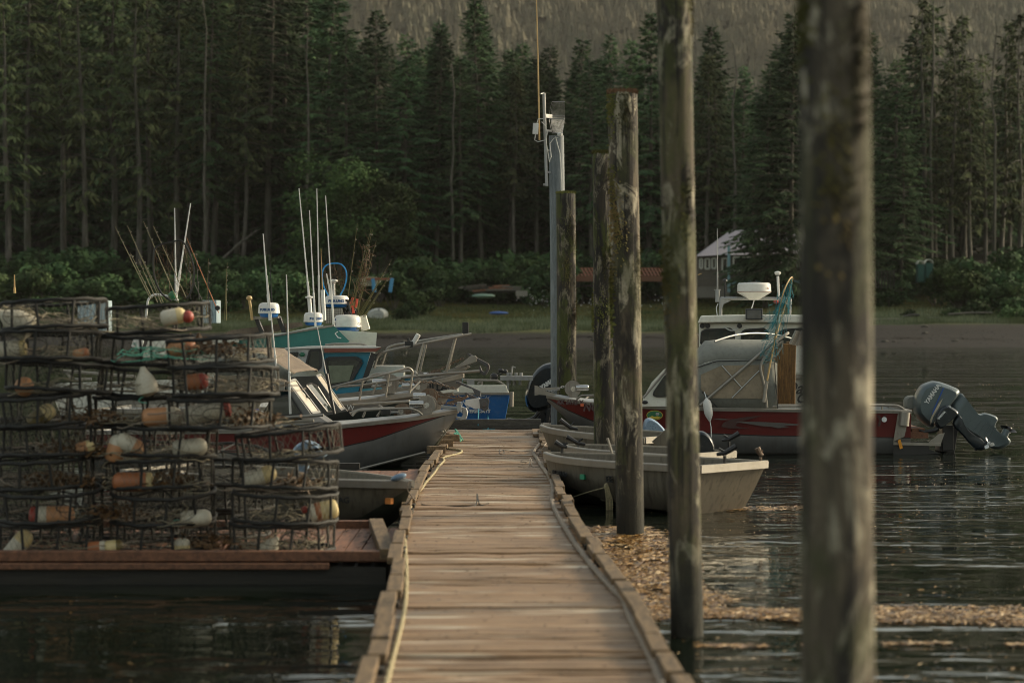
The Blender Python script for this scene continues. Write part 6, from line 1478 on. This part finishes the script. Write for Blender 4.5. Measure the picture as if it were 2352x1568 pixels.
m = MB(); m.beam(G3(560, 450, -.2), G3(830, 440, -.2), .2, .05); m.build('radar_shelf', M_rim, gb)
m = MB(); m.tube([G3(515, 250, -.4), G3(540, 420, -.4), G3(545, 470, -.4)], .032, 8); m.lathe([(.05, -.03), (.07, 0), (.05, .05), (.02, .06)], 10, Matrix.Translation(G3(515, 245, -.4))); m.build('gps_antenna', M_whip, gb, smooth=True)
m = MB(); m.loft([[G3(a, b, y) for a, b in ((250, 610), (330, 575), (740, 520), (1060, 490), (1080, 530), (800, 590), (400, 640))] for y in (0, .8)], closed=True); m.build('roof_rack', M_canvasb, gb)
# whip aerials, each photographed from base to tip
for (a, b, c, d, r_) in ((1195, 500, 1120, -260, .026), (1168, 440, 1125, -5, .02), (1210, 560, 1180, -420 + 320, .02)):
    pass
DN = dcrop(1100, 700, 2.4122)
GN = lambda a, b, y=0: onpl(gb, DN(a, b), y)
whip(gb, GN(350, 1420, .2), GN(231, 128, .2), .022); whip(gb, GN(390, 1480, -.5), GN(332, 340, -.5), .020); whip(gb, GN(430, 1325, .8), GN(403, 132, .8), .020); whip(gb, GN(566, 1480, .9), GN(488, 200, .9), .020); whip(gb, GN(545, 1200, .9), GN(497, 950, .9), .03)
whip(gb, GN(458, 1105, .7), GN(443, 708, .7), .010, M_whip); m = MB(); m.tube([GN(475, 1400, .7), GN(460, 1108, .7)], .045, 8); m.build('aerial_base', M_white, gb, smooth=True)
m = MB(); m.tube([GN(345, 1385, .2), GN(330, 1185, .2)], .045, 8); m.lathe([(.05, -.02), (.09, 0), (.09, .02), (.03, .04)], 12, Matrix.Translation(GN(330, 1183, .2))); m.build('gps_antenna', M_white, gb, smooth=True)
DR = dcrop(400, 700, 2.6133); GR = lambda a, b, y=0: onpl(gb, DR(a, b), y)
whip(gb, GR(1775, 1520, -.5), GR(1705, 615, -.5), .024); whip(gb, GR(1800, 1400, -.3), GR(1772, 830, -.3), .012, M_blk)

# far boat crowded with rods: plated box, two radars
pb = thing('fishing_boat', 'boat crowded with fishing rods, diamond plate box and two radar domes', 'boat', (X(770, 48.5), 48.5, 0))
B3 = lambda a, b, y=0: onpl(pb, D3(a, b), y); BN = lambda a, b, y=0: onpl(pb, DN(a, b), y)
def dplate():
    t = NT('diamond_plate'); co = t.coord(scale=(1, 1, 1)); ch = t.n('TexChecker', Vector=t.coord(rot=(0, .785, 0)), Scale=34.0); n1 = t.noise(co, 3, 3)
    c = t.mix(ch.outputs['Fac'], (.10, .095, .08), (.30, .29, .26)); return t.bsdf(c, .45, .6)
m = MB(); m.loft([[B3(a, b, y) for a, b in ((1308, 352), (1490, 345), (1515, 500), (1310, 505))] for y in (-.3, .5)], closed=True); m.build('plate_box', dplate(), pb, bevel=.01)
radar(pb, B3(1430, 305, 0), .285, .20, 'FURUNO', rot=.0, size=.074); radar(pb, B3(1540, 545, -.6), .315, .28, None); 
gd = [o for o in pb.children if o.name.startswith('radar_dome')][-1]
cg = B3(1540, 545, -.6)
for chx, a, sz in (('G', 1.02, .10), ('A', 1.26, .10), ('N', -.98, .10)):
    nn = V((math.sin(a), -math.cos(a), 0)); text('lettering', chx, sz, M_letd, gd, face_mat(cg + nn * .312 + V((0, 0, .07)), (math.cos(a), math.sin(a), 0), (0, 0, 1)), space='W')
nn = V((math.sin(-.94), -math.cos(-.94), 0)); m = MB(); rt_ = V((math.cos(-.94), math.sin(-.94), 0)); c_ = cg + nn * .309 + V((0, 0, .15)); m.plate([c_ - rt_ * .025, c_ + rt_ * .025, c_ + V((0, 0, .055))], .004); m.build('blue_triangle', M_letb, gd)
m = MB(); m.beam(B3(1400, 552, -.6), B3(1690, 556, -.6), .3, .05); m.build('radar_shelf', M_rim, pb)
tubes(pb, [[B3(1570, 560, -.5), B3(1720, 720, -.5)], [B3(1600, 640, .1), B3(1660, 720, .1)], [B3(1470, 600, .2), B3(1640, 720, .2)], [B3(1630, 620, 0), B3(1560, 720, 0)], [B3(1480, 640, .2), B3(1690, 630, .2)]], .045, M_rim, 'mast_leg')
m = MB(); m.tube([B3(1545, 270, -.4), B3(1610, 555, -.4)], .024, 6); m.box(B3(1548, 268, -.4), (.12, .06, .05)); m.build('strut', M_letd, pb)
m = MB(); m.tube([B3(1400, 215, 0), B3(1398, 60, 0)], .03, 8); m.lathe([(.04, -.05), (.09, -.02), (.09, .02), (.03, .035)], 12, Matrix.Translation(B3(1398, 60, 0))); m.build('gps_antenna', M_white, pb, smooth=True)
m = MB(); m.loft([[B3(a, b, y) for a, b in ((1180, 560), (1850, 600), (1800, 1200), (1150, 1200))] for y in (-.9, .9)], closed=True); m.build('cabin', M_whiteb, pb)
m = MB(); m.loft([[B3(700, 1120, y), B3(1900, 1120, y), B3(1800, 1500, y * .8), B3(800, 1500, y * .8)] for y in (-1.2, 1.2)], closed=True); m.build('hull', M_hullalu, pb)
m = MB(); M_ = Matrix.Translation(B3(1598, 300, 0)) @ Euler((1.35, .1, 0)).to_matrix().to_4x4(); M_ = Matrix.Translation(B3(1598, 310, 0)); m.lathe([(.12, -.07), (.12, -.06), (.10, -.055), (.10, .055), (.12, .06), (.12, .07)], 18, M_); m.build('line_reel', M_whip, pb, smooth=True)
M_coral = plain('coral_plastic', c8(232, 92, 72), .5)
m = MB(); m.box(B3(1588, 268, -.1), (.05, .05, .16), (0, .3, 0)); m.box(B3(1638, 290, -.1), (.05, .05, .2), (0, .1, 0)); m.box(B3(1600, 360, -.1), (.05, .05, .18), (0, -.1, 0)); m.build('coral_floats', M_coral, pb)
m = MB(); m.box(B3(1712, 500, -.2), (.2, .2, .34), (0, -.28, 0)); m.build('bait_bucket', M_whiteb, pb, bevel=.02)
m = MB(); rr = random.Random(2)
for i in range(26): 
    a, b = rr.uniform(1490, 1620), rr.uniform(345, 440); m.box(B3(a, b, rr.uniform(-.3, .3)), (rr.uniform(.03, .12), .06, rr.uniform(.03, .12)), (rr.random(), rr.random(), 0))
m.build('deck_gear', M_black, pb)
tubes(pb, [[B3(1280, 640, .5), B3(1500, 560, .5), B3(1700, 600, .5), B3(1695, 700, .5)]], .02, M_blk, 'cable_run', .1)

# rods
M_rodg = plain('olive_fibreglass_rod', c8(104, 98, 56), .4, 0, .1); M_rodd = plain('dark_rod', c8(40, 38, 34), .4, 0, .1); M_rodo = plain('orange_rod', c8(176, 100, 44), .4, 0, .1)
rn = [0]
def rod(base, tip, mat, where, r=.012, reel=False, curve=0.0):
    base, tip = V(base), V(tip); rn[0] += 1
    root = thing('fishing_rod', where, 'fishing rod', base, group='fishing rods standing in the boats')
    mid = lerp(base, tip, .6) + V((curve, 0, 0)); pts = [base, lerp(base, mid, .5), mid, lerp(mid, tip, .55) + V((curve * .4, 0, 0)), tip]
    m = MB(); m.tube(pts, [r, r * .9, r * .7, r * .5, r * .35], 5); m.build('blank', mat, root, smooth=True)
    for t in (.35, .6, .78, .92):
        p = lerp(base, tip, t) + V((curve * 1.2 * math.sin(PI * t), 0, 0)); g = MB(); g.tube([p + V((.015 + .013 * math.cos(a), 0, .013 * math.sin(a))) for a in [2 * PI * k / 8 for k in range(8)]], .0035, 4, closed=True); g.build('line_guide', M_rim, root)
    if reel:
        m = MB(); m.tube([base + V((-.02, -.06, .1)), base + V((-.02, .06, .1))], .05, 10); m.build('reel', M_blk, root, smooth=True)
W1 = 44.0
def QR(a, b, Yw=W1): D = DR(a, b); return P(D[0], D[1], Yw / K)
def QN(a, b, Yw=48.0): D = DN(a, b); return P(D[0], D[1], Yw / K)
left_rods = [((530, 1300), (155, 535), 'o', 'leftmost rod, reddish tipped, leaning left above the crab pots'), ((545, 1290), (318, 815), 'g', 'short olive rod just right of the leftmost rod'), ((640, 1340), (285, 530), 'g', 'long olive rod second from the left, leaning left'),
             ((600, 1330), (400, 880), 'g', 'short rod ending level with the bent black rod, left cluster'), ((660, 1330), (445, 875), 'g', 'shorter olive rod under the second long rod'), ((820, 1340), (455, 485), 'g', 'tallest rod of the left cluster, leaning left'),
             ((905, 1290), (558, 535), 'g', 'thin rod left of the white crossed aerials'), ((1240, 1440), (905, 655), 'o', 'orange butted rod leaning left to the right of the aerials'), ((1150, 1500), (872, 880), 'd', 'dark rod crossing low behind the orange butted one'),
             ((948, 1300), (935, 880), 'd', 'upright dark rod right of the crossed aerials'), ((1035, 1300), (1000, 790), 'd', 'dark upright rod behind the orange butted one'), ((1110, 1500), (1135, 870), 'g', 'short upright rod, left of a close pair'), ((1130, 1500), (1140, 880), 'd', 'short upright rod, right of a close pair'),
             ((1300, 1520), (1330, 915), 'g', 'lone upright olive rod left of the first radar dome'), ((1320, 1520), (1318, 980), 'g', 'thin rod touching the lone upright olive one')]
for a, b, k, lab in left_rods: rod(QR(*a), QR(*b), {'o': M_rodo if lab[0] == 'o' else M_rodg, 'g': M_rodg, 'd': M_rodd}[k], lab, .010, lab.startswith('orange'))
right_rods = [((705, 1180), (795, 465), 'leftmost thin rod of the right cluster, standing apart', 0), ((730, 1260), (930, 512), 'tall rod at the left side of the netted bundle', 0), ((745, 1260), (946, 515), 'tall rod at the right side of the netted bundle', 0), ((760, 1280), (868, 690), 'inner rod of the netted bundle ending in tangles', 0),
              ((800, 1340), (915, 670), 'thick rod wrapped in netting', 0), ((800, 1300), (978, 632), 'straight olive rod right of the netted bundle', 0), ((800, 1360), (1125, 820), 'upper rod of the steeply slanting pair', 0), ((815, 1360), (1058, 940), 'middle rod slanting to the right', 0), ((830, 1360), (1060, 930), 'rod touching the middle slanting one', 0),
              ((850, 1370), (1132, 922), 'lowest rod slanting far to the right', 0), ((865, 1370), (1100, 985), 'rod just under the lowest slanting one', 0), ((790, 1300), (838, 1060), 'short rod among the right cluster bases', 0)]
for a, b, lab, c in right_rods: rod(QN(*a), QN(*b), M_rodg, lab, .009)
m = MB(); rr = random.Random(14)
for i in range(90):
    t = rr.random(); p = lerp(QN(780, 1250), QN(905, 680), t) + V((rr.gauss(0, .06), rr.gauss(0, .04), 0)); q = p + V((rr.gauss(0, .10), 0, rr.gauss(0, .14))); m.tube([p, lerp(p, q, .5) + V((.03, 0, 0)), q], .006, 3, cap=False)
tag(m.build('net_bundle', M_kelp), 'net hanging tangled round the tall upright rods', 'fishing net')
def hoopnet(lab, pts, mat, r, Yf, seed, hl=None):
    root = thing('landing_net', lab, 'fishing net', Yf(*pts[0]))
    lp = smooth_path([Yf(*p) for p in pts], 6); m = MB(); m.tube(lp, r, 6); m.build('hoop', mat, root, smooth=True)
    rr = random.Random(seed); m = MB(); c = sum(lp, V((0, 0, 0))) / len(lp)
    for i in range(46):
        a, b = rr.choice(lp), rr.choice(lp); mid = lerp(a, b, .5) + V((0, .15, -.1)); m.tube([a, mid, b], .0025, 3, cap=False)
    m.build('netting', M_kelp, root)
hoopnet('large black hooped net standing among the left rods', [(905, 1290), (960, 1200), (985, 1000), (930, 800), (860, 695), (780, 692), (600, 745), (560, 850), (570, 1060), (640, 1230), (745, 1315)], M_rodd, .02, QR, 5)
hoopnet('landing net with a blue hoop above the right radar', [(515, 1165), (470, 1070), (456, 960), (480, 885), (540, 855), (630, 858), (680, 910), (690, 990), (670, 1080), (630, 1160)], plain('bright_blue_hoop', c8(40, 136, 196), .4), .018, QN, 6)
# left boat behind the pots: bins, aerials, white hoop
lb = thing('fishing_boat', 'boat half hidden behind the pot stacks, with crossed white aerials', 'boat', (X(330, 45.0), 45.0, 0))
LB = lambda a, b, y=0: onpl(lb, DR(a, b), y)
whip(lb, LB(795, 1310, 0), LB(780, 345, 0), .022); whip(lb, LB(790, 1310, .1), LB(947, 295, .1), .026)
m = MB(); m.ell(LB(757, 1262, 0), (.09, .08, .10)); m.build('green_cover', plain('green_plastic', c8(20, 110, 70), .5), lb, smooth=True)
tubes(lb, [[LB(480, 1500, 0), LB(500, 1300, 0), LB(560, 1245, 0), LB(680, 1255, 0), LB(820, 1310, 0)]], .025, M_white, 'hoop_tube', .3)
D1 = dcrop(0, 1100, 2.6133); L1 = lambda a, b, y=0: onpl(lb, D1(a, b), y)
m = MB(); m.loft([[L1(a, b, y) for a, b in ((1560, 650), (1740, 640), (1760, 900), (1480, 880))] for y in (-.5, .8)], closed=True); m.build('wheelhouse', M_whiteb, lb)
m = MB(); m.box(L1(1440, 715, -.6), (.22, .1, .2), (0, .3, 0)); m.build('deck_lamp', M_white, lb, bevel=.02)
tubes(lb, [[L1(660, 1000, -.8), L1(1420, 1060, -.8)], [L1(780, 1090, -.8), L1(960, 1085, -.8)], [L1(690, 1010, -.8), L1(760, 1100, -.8)], [L1(1030, 1030, -.8), L1(1100, 1120, -.8)]], .03, M_rim, 'deck_rail')
m = MB(); m.loft([[L1(a, b, y) for a, b in ((500, 1130), (2200, 1080), (2100, 1500), (650, 1500))] for y in (-1.0, 1.2)], closed=True); m.build('hull', M_whiteb, lb)
m = MB(); m.loft([[L1(a, b, y) for a, b in ((1900, 700), (2500, 620), (2500, 700), (1920, 780))] for y in (0, 1)], closed=True); m.build('side_deck', M_whiteb, lb)
whip(lb, L1(153, 190, 2), L1(150, -5, 2), .025, M_whip)
M_bin = plain('pale_blue_corrugated', c8(142, 160, 168), .5, 0, .12)
for (a0, a1, b0, b1, lab) in ((812, 1110, 265, 640, 'pale blue-grey bin seen through the gap between the top left pots'), (2120, 2262, 262, 500, 'pale blue-grey bin standing by the orange rod butt')):
    pa, pb2 = P(*D1(a0, b0), 31.5), P(*D1(a1, b1), 31.5); m = MB(); n_ = 16
    secs = []
    for i in range(n_ + 1):
        x = lerp(pa.x, pb2.x, i / n_); dy = .02 * (i % 2); secs.append([(x, pa.y + dy, pb2.z), (x, pa.y + dy, pa.z), (x, pa.y + .7, pa.z), (x, pa.y + .7, pb2.z)])
    m.loft(secs, closed=True); tag(m.build('metal_bin', M_bin), lab, 'bin')

# blue boat with the black outboard beyond the cross dock
bb = thing('powerboat', 'bright blue powerboat with a white cap moored beyond the dock end', 'boat', (X(1100, 49.5), 49.5, 0))
E5 = lambda a, b, y=-1.0: onpl(bb, D5(a, b), y)
m = MB(); m.loft([[E5(-300, 770, y), E5(1505, 768, y), E5(1480, 900, y * .99), E5(1458, 1012, y * .97), E5(-300, 1012, y * .97)] for y in (-1.05, 1.05)], closed=True); h_ = m.build('hull', M_blue, bb, bevel=.02)
m = MB(); m.loft([[E5(-300, 690, y), E5(500, 683, y), E5(1468, 680, y), E5(1482, 720, y), E5(1503, 762, y), E5(-300, 764, y)] for y in (-1.0, 1.0)], closed=True); m.build('coaming', M_whiteb, bb, bevel=.02)
m = MB(); m.beam(E5(-300, 767, -1.09), E5(1510, 762, -1.09), .05, .05); m.build('rub_rail', M_rim, bb)
m = MB(); m.tube([E5(-300, 1025, -1.02), E5(1462, 1020, -1.02)], .045, 8); m.plate([E5(a, b, -1.0) for a, b in ((1460, 1030), (1478, 985), (1510, 1030))], .05); m.build('chine_rail', M_rim, bb, smooth=True)
tubes(bb, [[E5(1020, 650, -.9), E5(1040, 632, -.9), E5(1390, 638, -.9), E5(1450, 680, -.9)], [E5(1200, 672, -.9), E5(1235, 640, -.9)], [E5(1240, 640, -.9), E5(1240, 680, -.9)]], .026, M_rim, 'stern_rail', .12)
m = MB(); m.plate([E5(a, b, -.95) for a, b in ((1098, 628), (1170, 628), (1170, 706), (1098, 706))], .03); m.build('rail_panel', M_galv, bb)
m = MB(); m.tube([E5(1520, 745, -1.1), E5(1518, 885, -1.1)], .05, 10); m.build('rod_tube', M_rim, bb, smooth=True)
m = MB(); m.box(E5(1567, 615, -.6), (.75, .4, .10)); m.box(E5(1485, 650, -.6), (.06, .1, .42))
for a in (1510, 1562, 1610): m.tube([E5(a, 610, -.6), E5(a, 565, -.6)], .035, 8)
for a in (1545, 1600, 1500): m.tube([E5(a, 625, -.6), E5(a, 680, -.6)], .035, 8)
m.tube([E5(1520, 590, -.6), E5(1530, 505, -.6)], .02, 5); m.tube([E5(1530, 505, -.6), E5(1558, 518, -.6)], .012, 5); m.build('rod_table', M_galv, bb)
m = MB(); m.ell(E5(1355, 605, -.6), (.10, .08, .09)); m.ell(E5(1420, 545, -.6), (.07, .05, .05)); m.ell(E5(1460, 553, -.6), (.06, .05, .05)); m.tube([E5(1360, 600, -.6), E5(1420, 548, -.6)], .014, 5); m.tube([E5(1370, 605, -.6), E5(1460, 556, -.6)], .014, 5); m.build('rod_holder', M_black, bb, smooth=True)
text('lettering', 'POWERBOATS', .105, M_letw, bb, face_mat(E5(1165, 928, -1.075), (1, 0, 0), (0, 0, 1)), space='W', bold=.004, shear=.2, sx=1.05)
text('lettering', 'NOR', .28, M_letw, bb, face_mat(E5(1170, 873, -1.075), (1, 0, 0), (0, 0, 1)), space='W', shear=.25, bold=-.004, sx=1.1)
text('lettering', 'BEK', .19, M_letw, bb, face_mat(E5(1235, 812, -1.075), (1, 0, 0), (0, 0, 1)), space='W', shear=.3, bold=-.004, sx=1.2)
em = MB(); em.box(E5(1860, 985, 0), (.45, .4, .75)); em.tube([E5(1840, 930, -.2), E5(1870, 1000, -.2), E5(1850, 1060, -.2)], .05, 8); em.box(E5(1860, 980, -.3), (.1, .06, .4), (0, .2, 0))
em = em.build('outboard_motor', M_blk, bb, bevel=.03)
m = MB(); pillow(m, [E5(a, b, 0) for a, b in ((1960, 480), (1890, 468), (1810, 488), (1740, 545), (1680, 640), (1648, 760), (1650, 860), (1685, 915), (1735, 938), (1860, 905), (1960, 850))], (0, .38, 0)); m.build('cowling', M_motb, em, smooth=True)
m = MB(); m.tube(smooth_path([E5(a, b, -.30) for a, b in ((1890, 540), (1830, 560), (1760, 620), (1725, 690), (1715, 720))]), .03, 6); m.build('cowl_recess', M_blk, em)
rt = E5(1895, 640, -.4) - E5(1805, 700, -.4); text('lettering', 'YAMAHA', .125, M_letw, em, face_mat(E5(1880, 655, -.40), rt, V((-rt.z, 0, rt.x))), space='W', bold=.01, sx=.95)
m = MB(); m.tube(smooth_path([E5(a, b, -.5) for a, b in ((1480, 1005), (1560, 1020), (1660, 1015), (1730, 990), (1780, 935))]), .05, 7); m.build('steering_hose', M_blk, em, smooth=True)
m = MB()
for pts in ([(1215, 770), (1230, 730), (1260, 722), (1290, 745), (1240, 760), (1260, 790), (1215, 860), (1205, 1060)], [(1280, 750), (1295, 960), (1300, 1090), (1250, 1100), (1365, 1096)]):
    m.tube(smooth_path([P(*D5(a, b), 32.4 if b < 1010 else 30.25) for a, b in pts], 5), .014, 5)
tag(m.build('mooring_line', plain('teal_line', c8(16, 110, 128), .8), smooth=True), 'teal line tying the blue boat to the cross dock', 'rope')
# ============================ things on the far shore ============================
YH = 190
h4 = crop(2200, 850, 2.352); h4d = dcrop(2200, 850, 2.352)
ho = thing('house', 'grey-brown house with a pale metal roof among the trees on the right', 'house', P(1700, 690, YH))
H4 = lambda a, b, o=0.0: h4(a, b, YH, o)
M_sid = wood('brown_siding', c8(104, 98, 90), c8(84, 78, 70), c8(116, 110, 100), (1, 1, 14), .8, .8, .3, .2); M_roofm = plain('pale_metal_roof', c8(158, 152, 158), .5, .1, .05); M_trim = plain('pale_blue_trim', c8(140, 178, 188), .6, 0, .05); M_found = plain('grey_foundation', c8(120, 116, 108), .8, 0, .1)
m = MB(); m.prism([H4(a, b) for a, b in ((1385, 400), (1690, 400), (1690, 690), (1385, 690))], (0, 10, 0)); m.prism([H4(a, b, -.8) for a, b in ((1692, 405), (2420, 405), (2420, 655), (1692, 655))], (0, 9, 0)); m.build('wall', M_sid, ho)
m = MB(); m.prism([H4(a, b, .1) for a, b in ((1400, 690), (1688, 690), (1690, 800), (1400, 800))], (0, 9.5, 0)); m.build('foundation', M_found, ho)
m = MB(); rA = [H4(1378, 412, -1.2), H4(1640, 398, -1.2), H4(2430, 398, -1.4), H4(2430, 168, 5), H4(1700, 168, 5)]
m.loft([[H4(1378, 412, -1.0), H4(1700, 165, 5), H4(1378, 400, 11)], [H4(1640, 398, -1.0), H4(1735, 165, 5), H4(1640, 398, 11)], [H4(2440, 398, -1.8), H4(2440, 165, 5), H4(2440, 398, 11)]], closed=True); m.build('roof', M_roofm, ho)
m = MB(); m.box(H4(1682, 530, -.95), (.35, .3, 6.2)); m.beam(H4(1680, 655, -.95), H4(2420, 655, -.95), .3, .45); m.build('trim', M_trim, ho)
for (x0, y0, x1, y1, o) in ((1410, 435, 1432, 525, -.1), (1460, 435, 1500, 530, -.1), (1524, 430, 1560, 525, -.1), (1620, 430, 1668, 550, -.1), (1725, 420, 1885, 545, -.9), (1945, 500, 2095, 630, -.9), (2180, 430, 2330, 560, -.9)):
    m = MB(); c_ = lerp(H4(x0, y0, o), H4(x1, y1, o), .5); w_ = H4(x1, y1, o).x - H4(x0, y0, o).x; h_ = H4(x0, y0, o).z - H4(x1, y1, o).z
    for sx, sz, ww, hh in ((0, .5, w_, .18), (0, -.5, w_, .18), (.5, 0, .18, h_), (-.5, 0, .18, h_)): m.box(c_ + V((sx * w_, -.05, sz * h_)), (ww, .16, hh))
    f_ = m.build('window', M_whiteb, ho); m = MB(); m.box(c_ + V((0, .02, 0)), (w_ - .18, .08, h_ - .18)); m.build('pane', M_glass, f_)
# covered shelter with a terracotta lattice roof
M_terra = plain('terracotta_timber', c8(124, 76, 54), .7, 0, .15)
sh = thing('shelter', 'low open shelter with terracotta-coloured lattice roof between the pilings', 'shelter', P(1420, 680, 194))
S4_ = lambda a, b, o=0.0: h4(a, b, 194, o)
m = MB()
for i in range(26): 
    a = 230 + i * 33; m.beam(S4_(a, 524, 5), S4_(a + 45, 605, -1), .22, .12)
for b, o in ((524, 5), (552, 3), (580, 1), (606, -1)): m.beam(S4_(200, b, o), S4_(1070 + (b - 524) * .2, b, o), .26, .14)
m.build('roof', M_terra, sh)
m = MB(); m.beam(S4_(200, 622, -1.2), S4_(1085, 622, -1.2), .25, .75); m.build('fascia', M_redw, sh)
for a in (260, 400, 700, 860, 1060):
    m = MB(); m.beam(S4_(a, 625, -1), S4_(a, 700, -1), .3, .3); m.build('post', M_dark, sh)
m = MB(); m.beam(S4_(200, 690, 2), S4_(430, 690, 2), .2, .25); m.build('rail', M_grey, sh)
# beached white skiff
bs = thing('beached_skiff', 'white rowing skiff drawn up stern-on at the grass edge', 'boat', P(867, 734, 172))
c9 = crop(1400, 900, 2.6133); C9 = lambda a, b, o=0.0: c9(a, b, 172, o)
m = MB(); pillow(m, [C9(a, b) for a, b in ((178, 925), (215, 885), (290, 865), (350, 872), (400, 910), (398, 960), (375, 990), (290, 994), (210, 988), (182, 968))], (0, 2.0, 0), ((1, .7), (.5, .9), (0.01, 1.0))); m.build('hull', plain('matt_white_hull', c8(168, 170, 164), .7), bs, smooth=True)
m = MB(); m.plate([C9(a, b, -2.05) for a, b in ((250, 925), (335, 925), (335, 937), (250, 937))], .05); m.plate([C9(a, b, -2.05) for a, b in ((235, 958), (270, 958), (270, 964), (235, 964))], .05); m.plate([C9(a, b, -2.05) for a, b in ((288, 874), (314, 874), (308, 905), (294, 905))], .05); m.build('transom_marks', M_galv, bs)
# blue frame and box among bushes
bf = thing('swing_frame', 'blue painted timber frame standing in the bushes behind the rods', 'frame', P(875, 672, 181))
C9b = lambda a, b, o=0.0: c9(a, b, 179, o); M_sky = plain('sky_blue_timber', c8(66, 134, 176), .6)
m = MB(); m.beam(C9b(165, 565), C9b(445, 562), .3, .3); m.build('cross_beam', M_terra, bf); m = MB(); m.beam(C9b(440, 555), C9b(418, 700), .42, .42); m.build('leg', M_sky, bf); m = MB(); m.beam(C9b(240, 560), C9b(255, 700), .42, .42); m.build('leg', M_sky, bf)
m = MB(); m.box(C9b(203, 590, .5), (2.0, .3, 1.1)); m.build('panel', plain('cream_panel', c8(150, 146, 124), .7), bf)
# pile of old planks
pp = thing('plank_pile', 'heap of old grey planks on the bank left of the pole', 'plank pile', P(1140, 672, 184))
rr = random.Random(8)
for (a0, b0, a1, b1, k) in ((1140, 655, 1420, 625, 0), (1190, 665, 1500, 648, 1), (1280, 690, 1620, 660, 2), (1290, 705, 1760, 690, 1), (1380, 650, 1700, 668, 2), (1590, 640, 1790, 652, 0), (1200, 645, 1410, 622, 1), (1420, 680, 1780, 672, 0), (1230, 680, 1400, 700, 1), (1500, 640, 1660, 632, 2)):
    m = MB(); m.beam(c9(a0, b0, 183, rr.uniform(-1, 1)), c9(a1, b1, 183, rr.uniform(-1, 1)), .5, .22); m.build('plank', (M_grey, M_dark, M_redw)[k], pp)
m = MB(); m.box(c9(1795, 715, 182), (1.5, .6, .7)); m.box(c9(1758, 730, 182), (.3, .4, 1.0)); m.build('block', M_found, pp)
m = MB(); m.ell(c9(1395, 742, 178), (1.5, .8, .3)); tag(m.build('green_dinghy', plain('mint_hull', c8(96, 122, 108), .6), smooth=True), 'overturned mint green dinghy on the grass below the plank heap', 'boat')
m = MB(); m.ell(c9(1553, 920, 170), (1.15, .6, .22)); m.box(c9(1520, 926, 170), (.9, .5, .2)); tag(m.build('blue_tarp', plain('blue_tarp', c8(40, 78, 140), .5), smooth=True), 'small bright blue tarp on the shore grass', 'tarp')
# toilet cabins on the right bank
c10 = crop(3300, 700, 2.0905)
for i, (x0, x1, t, lab) in enumerate(((765, 828, 745, 'dark green portable toilet, left of the pair'), (830, 897, 735, 'dark green portable toilet, right and slightly taller of the pair'))):
    tc = thing('portable_toilet', lab, 'portable toilet', c10((x0 + x1) / 2, 897, 186))
    a, b = c10(x0, t, 186), c10(x1, 897, 186); m = MB(); m.box(((a.x + b.x) / 2, a.y, (a.z + b.z) / 2), (b.x - a.x, 1.2, a.z - b.z)); m.build('cabin', plain('bottle_green_plastic', c8(14, 62, 54), .6), tc, bevel=.05)
    m = MB(); sec = [[(lerp(a.x, b.x, u), y, a.z + .45 * math.sin(PI * u) ** .6) for u in [k / 8 for k in range(9)]] for y in (a.y - .65, a.y + .65)]; m.loft(sec, cap=False); m.build('roof', M_whiteb, tc, solid=.08)
    m = MB(); m.box(((a.x + b.x) / 2, a.y - .64, (a.z + b.z) / 2), ((b.x - a.x) * .7, .06, (a.z - b.z) * .85)); m.build('door', plain('green_door', c8(20, 74, 64), .5), tc)
m = MB()
for i in range(7):
    p_ = c10(425 + i * 25, 800 + (i % 3) * 4, 186); m.beam(p_, p_ + V((0, 0, -2.2)), .5, .12)
m.beam(c10(420, 803, 186), c10(590, 803, 186), .2, .12)
tag(m.build('board_fence', M_dark), 'old brown board fence right of the nearest piling', 'fence')
# drift logs on the mud line
rr = random.Random(21)
for i, (a0, b0, a1, b1, r_, lab) in enumerate(((400, 1218, 780, 1222, .28, 'long pale drift log along the top of the mud at right'), (650, 1190, 790, 1170, .22, 'short dark log above the long pale drift log'), (1030, 1165, 1400, 1150, .12, 'thin tan driftwood stem on the right bank edge'), (860, 1205, 1000, 1215, .25, 'dark wet log just right of the long pale one'))):
    p0, p1 = c10(a0, b0, 168), c10(a1, b1, 168); m = MB(); m.tube([p0, lerp(p0, p1, .5) + V((0, 0, .1)), p1], [r_, r_ * .9, r_ * .6], 8)
    tag(m.build('drift_log', M_grey if i in (0, 2) else M_dark, smooth=True), lab, 'log', 'drift logs along the beach')
# white flowering weeds near the house
m = MB()
for i in range(150):
    px, py = rr.choice(((1540, 690), (1370, 700), (1560, 715), (1240, 690))); px += rr.gauss(0, 22); py += rr.gauss(0, 9); p_ = P(px, py, 176); s_ = rr.uniform(.04, .09); m.box(p_, (s_, s_, s_), (rr.random(), rr.random(), 0))
tag(m.build('white_blossoms', M_letw), 'specks of white blossom on the bank between the pilings', None, None, 'stuff')
M_rb = plain('red_ball', c8(214, 66, 44), .5)
m = MB(); m.ell(h4(2130, 835, 176), (.32, .32, .30)); tag(m.build('red_float', M_rb, smooth=True), 'red ball float on the grass behind the landing net', 'buoy')
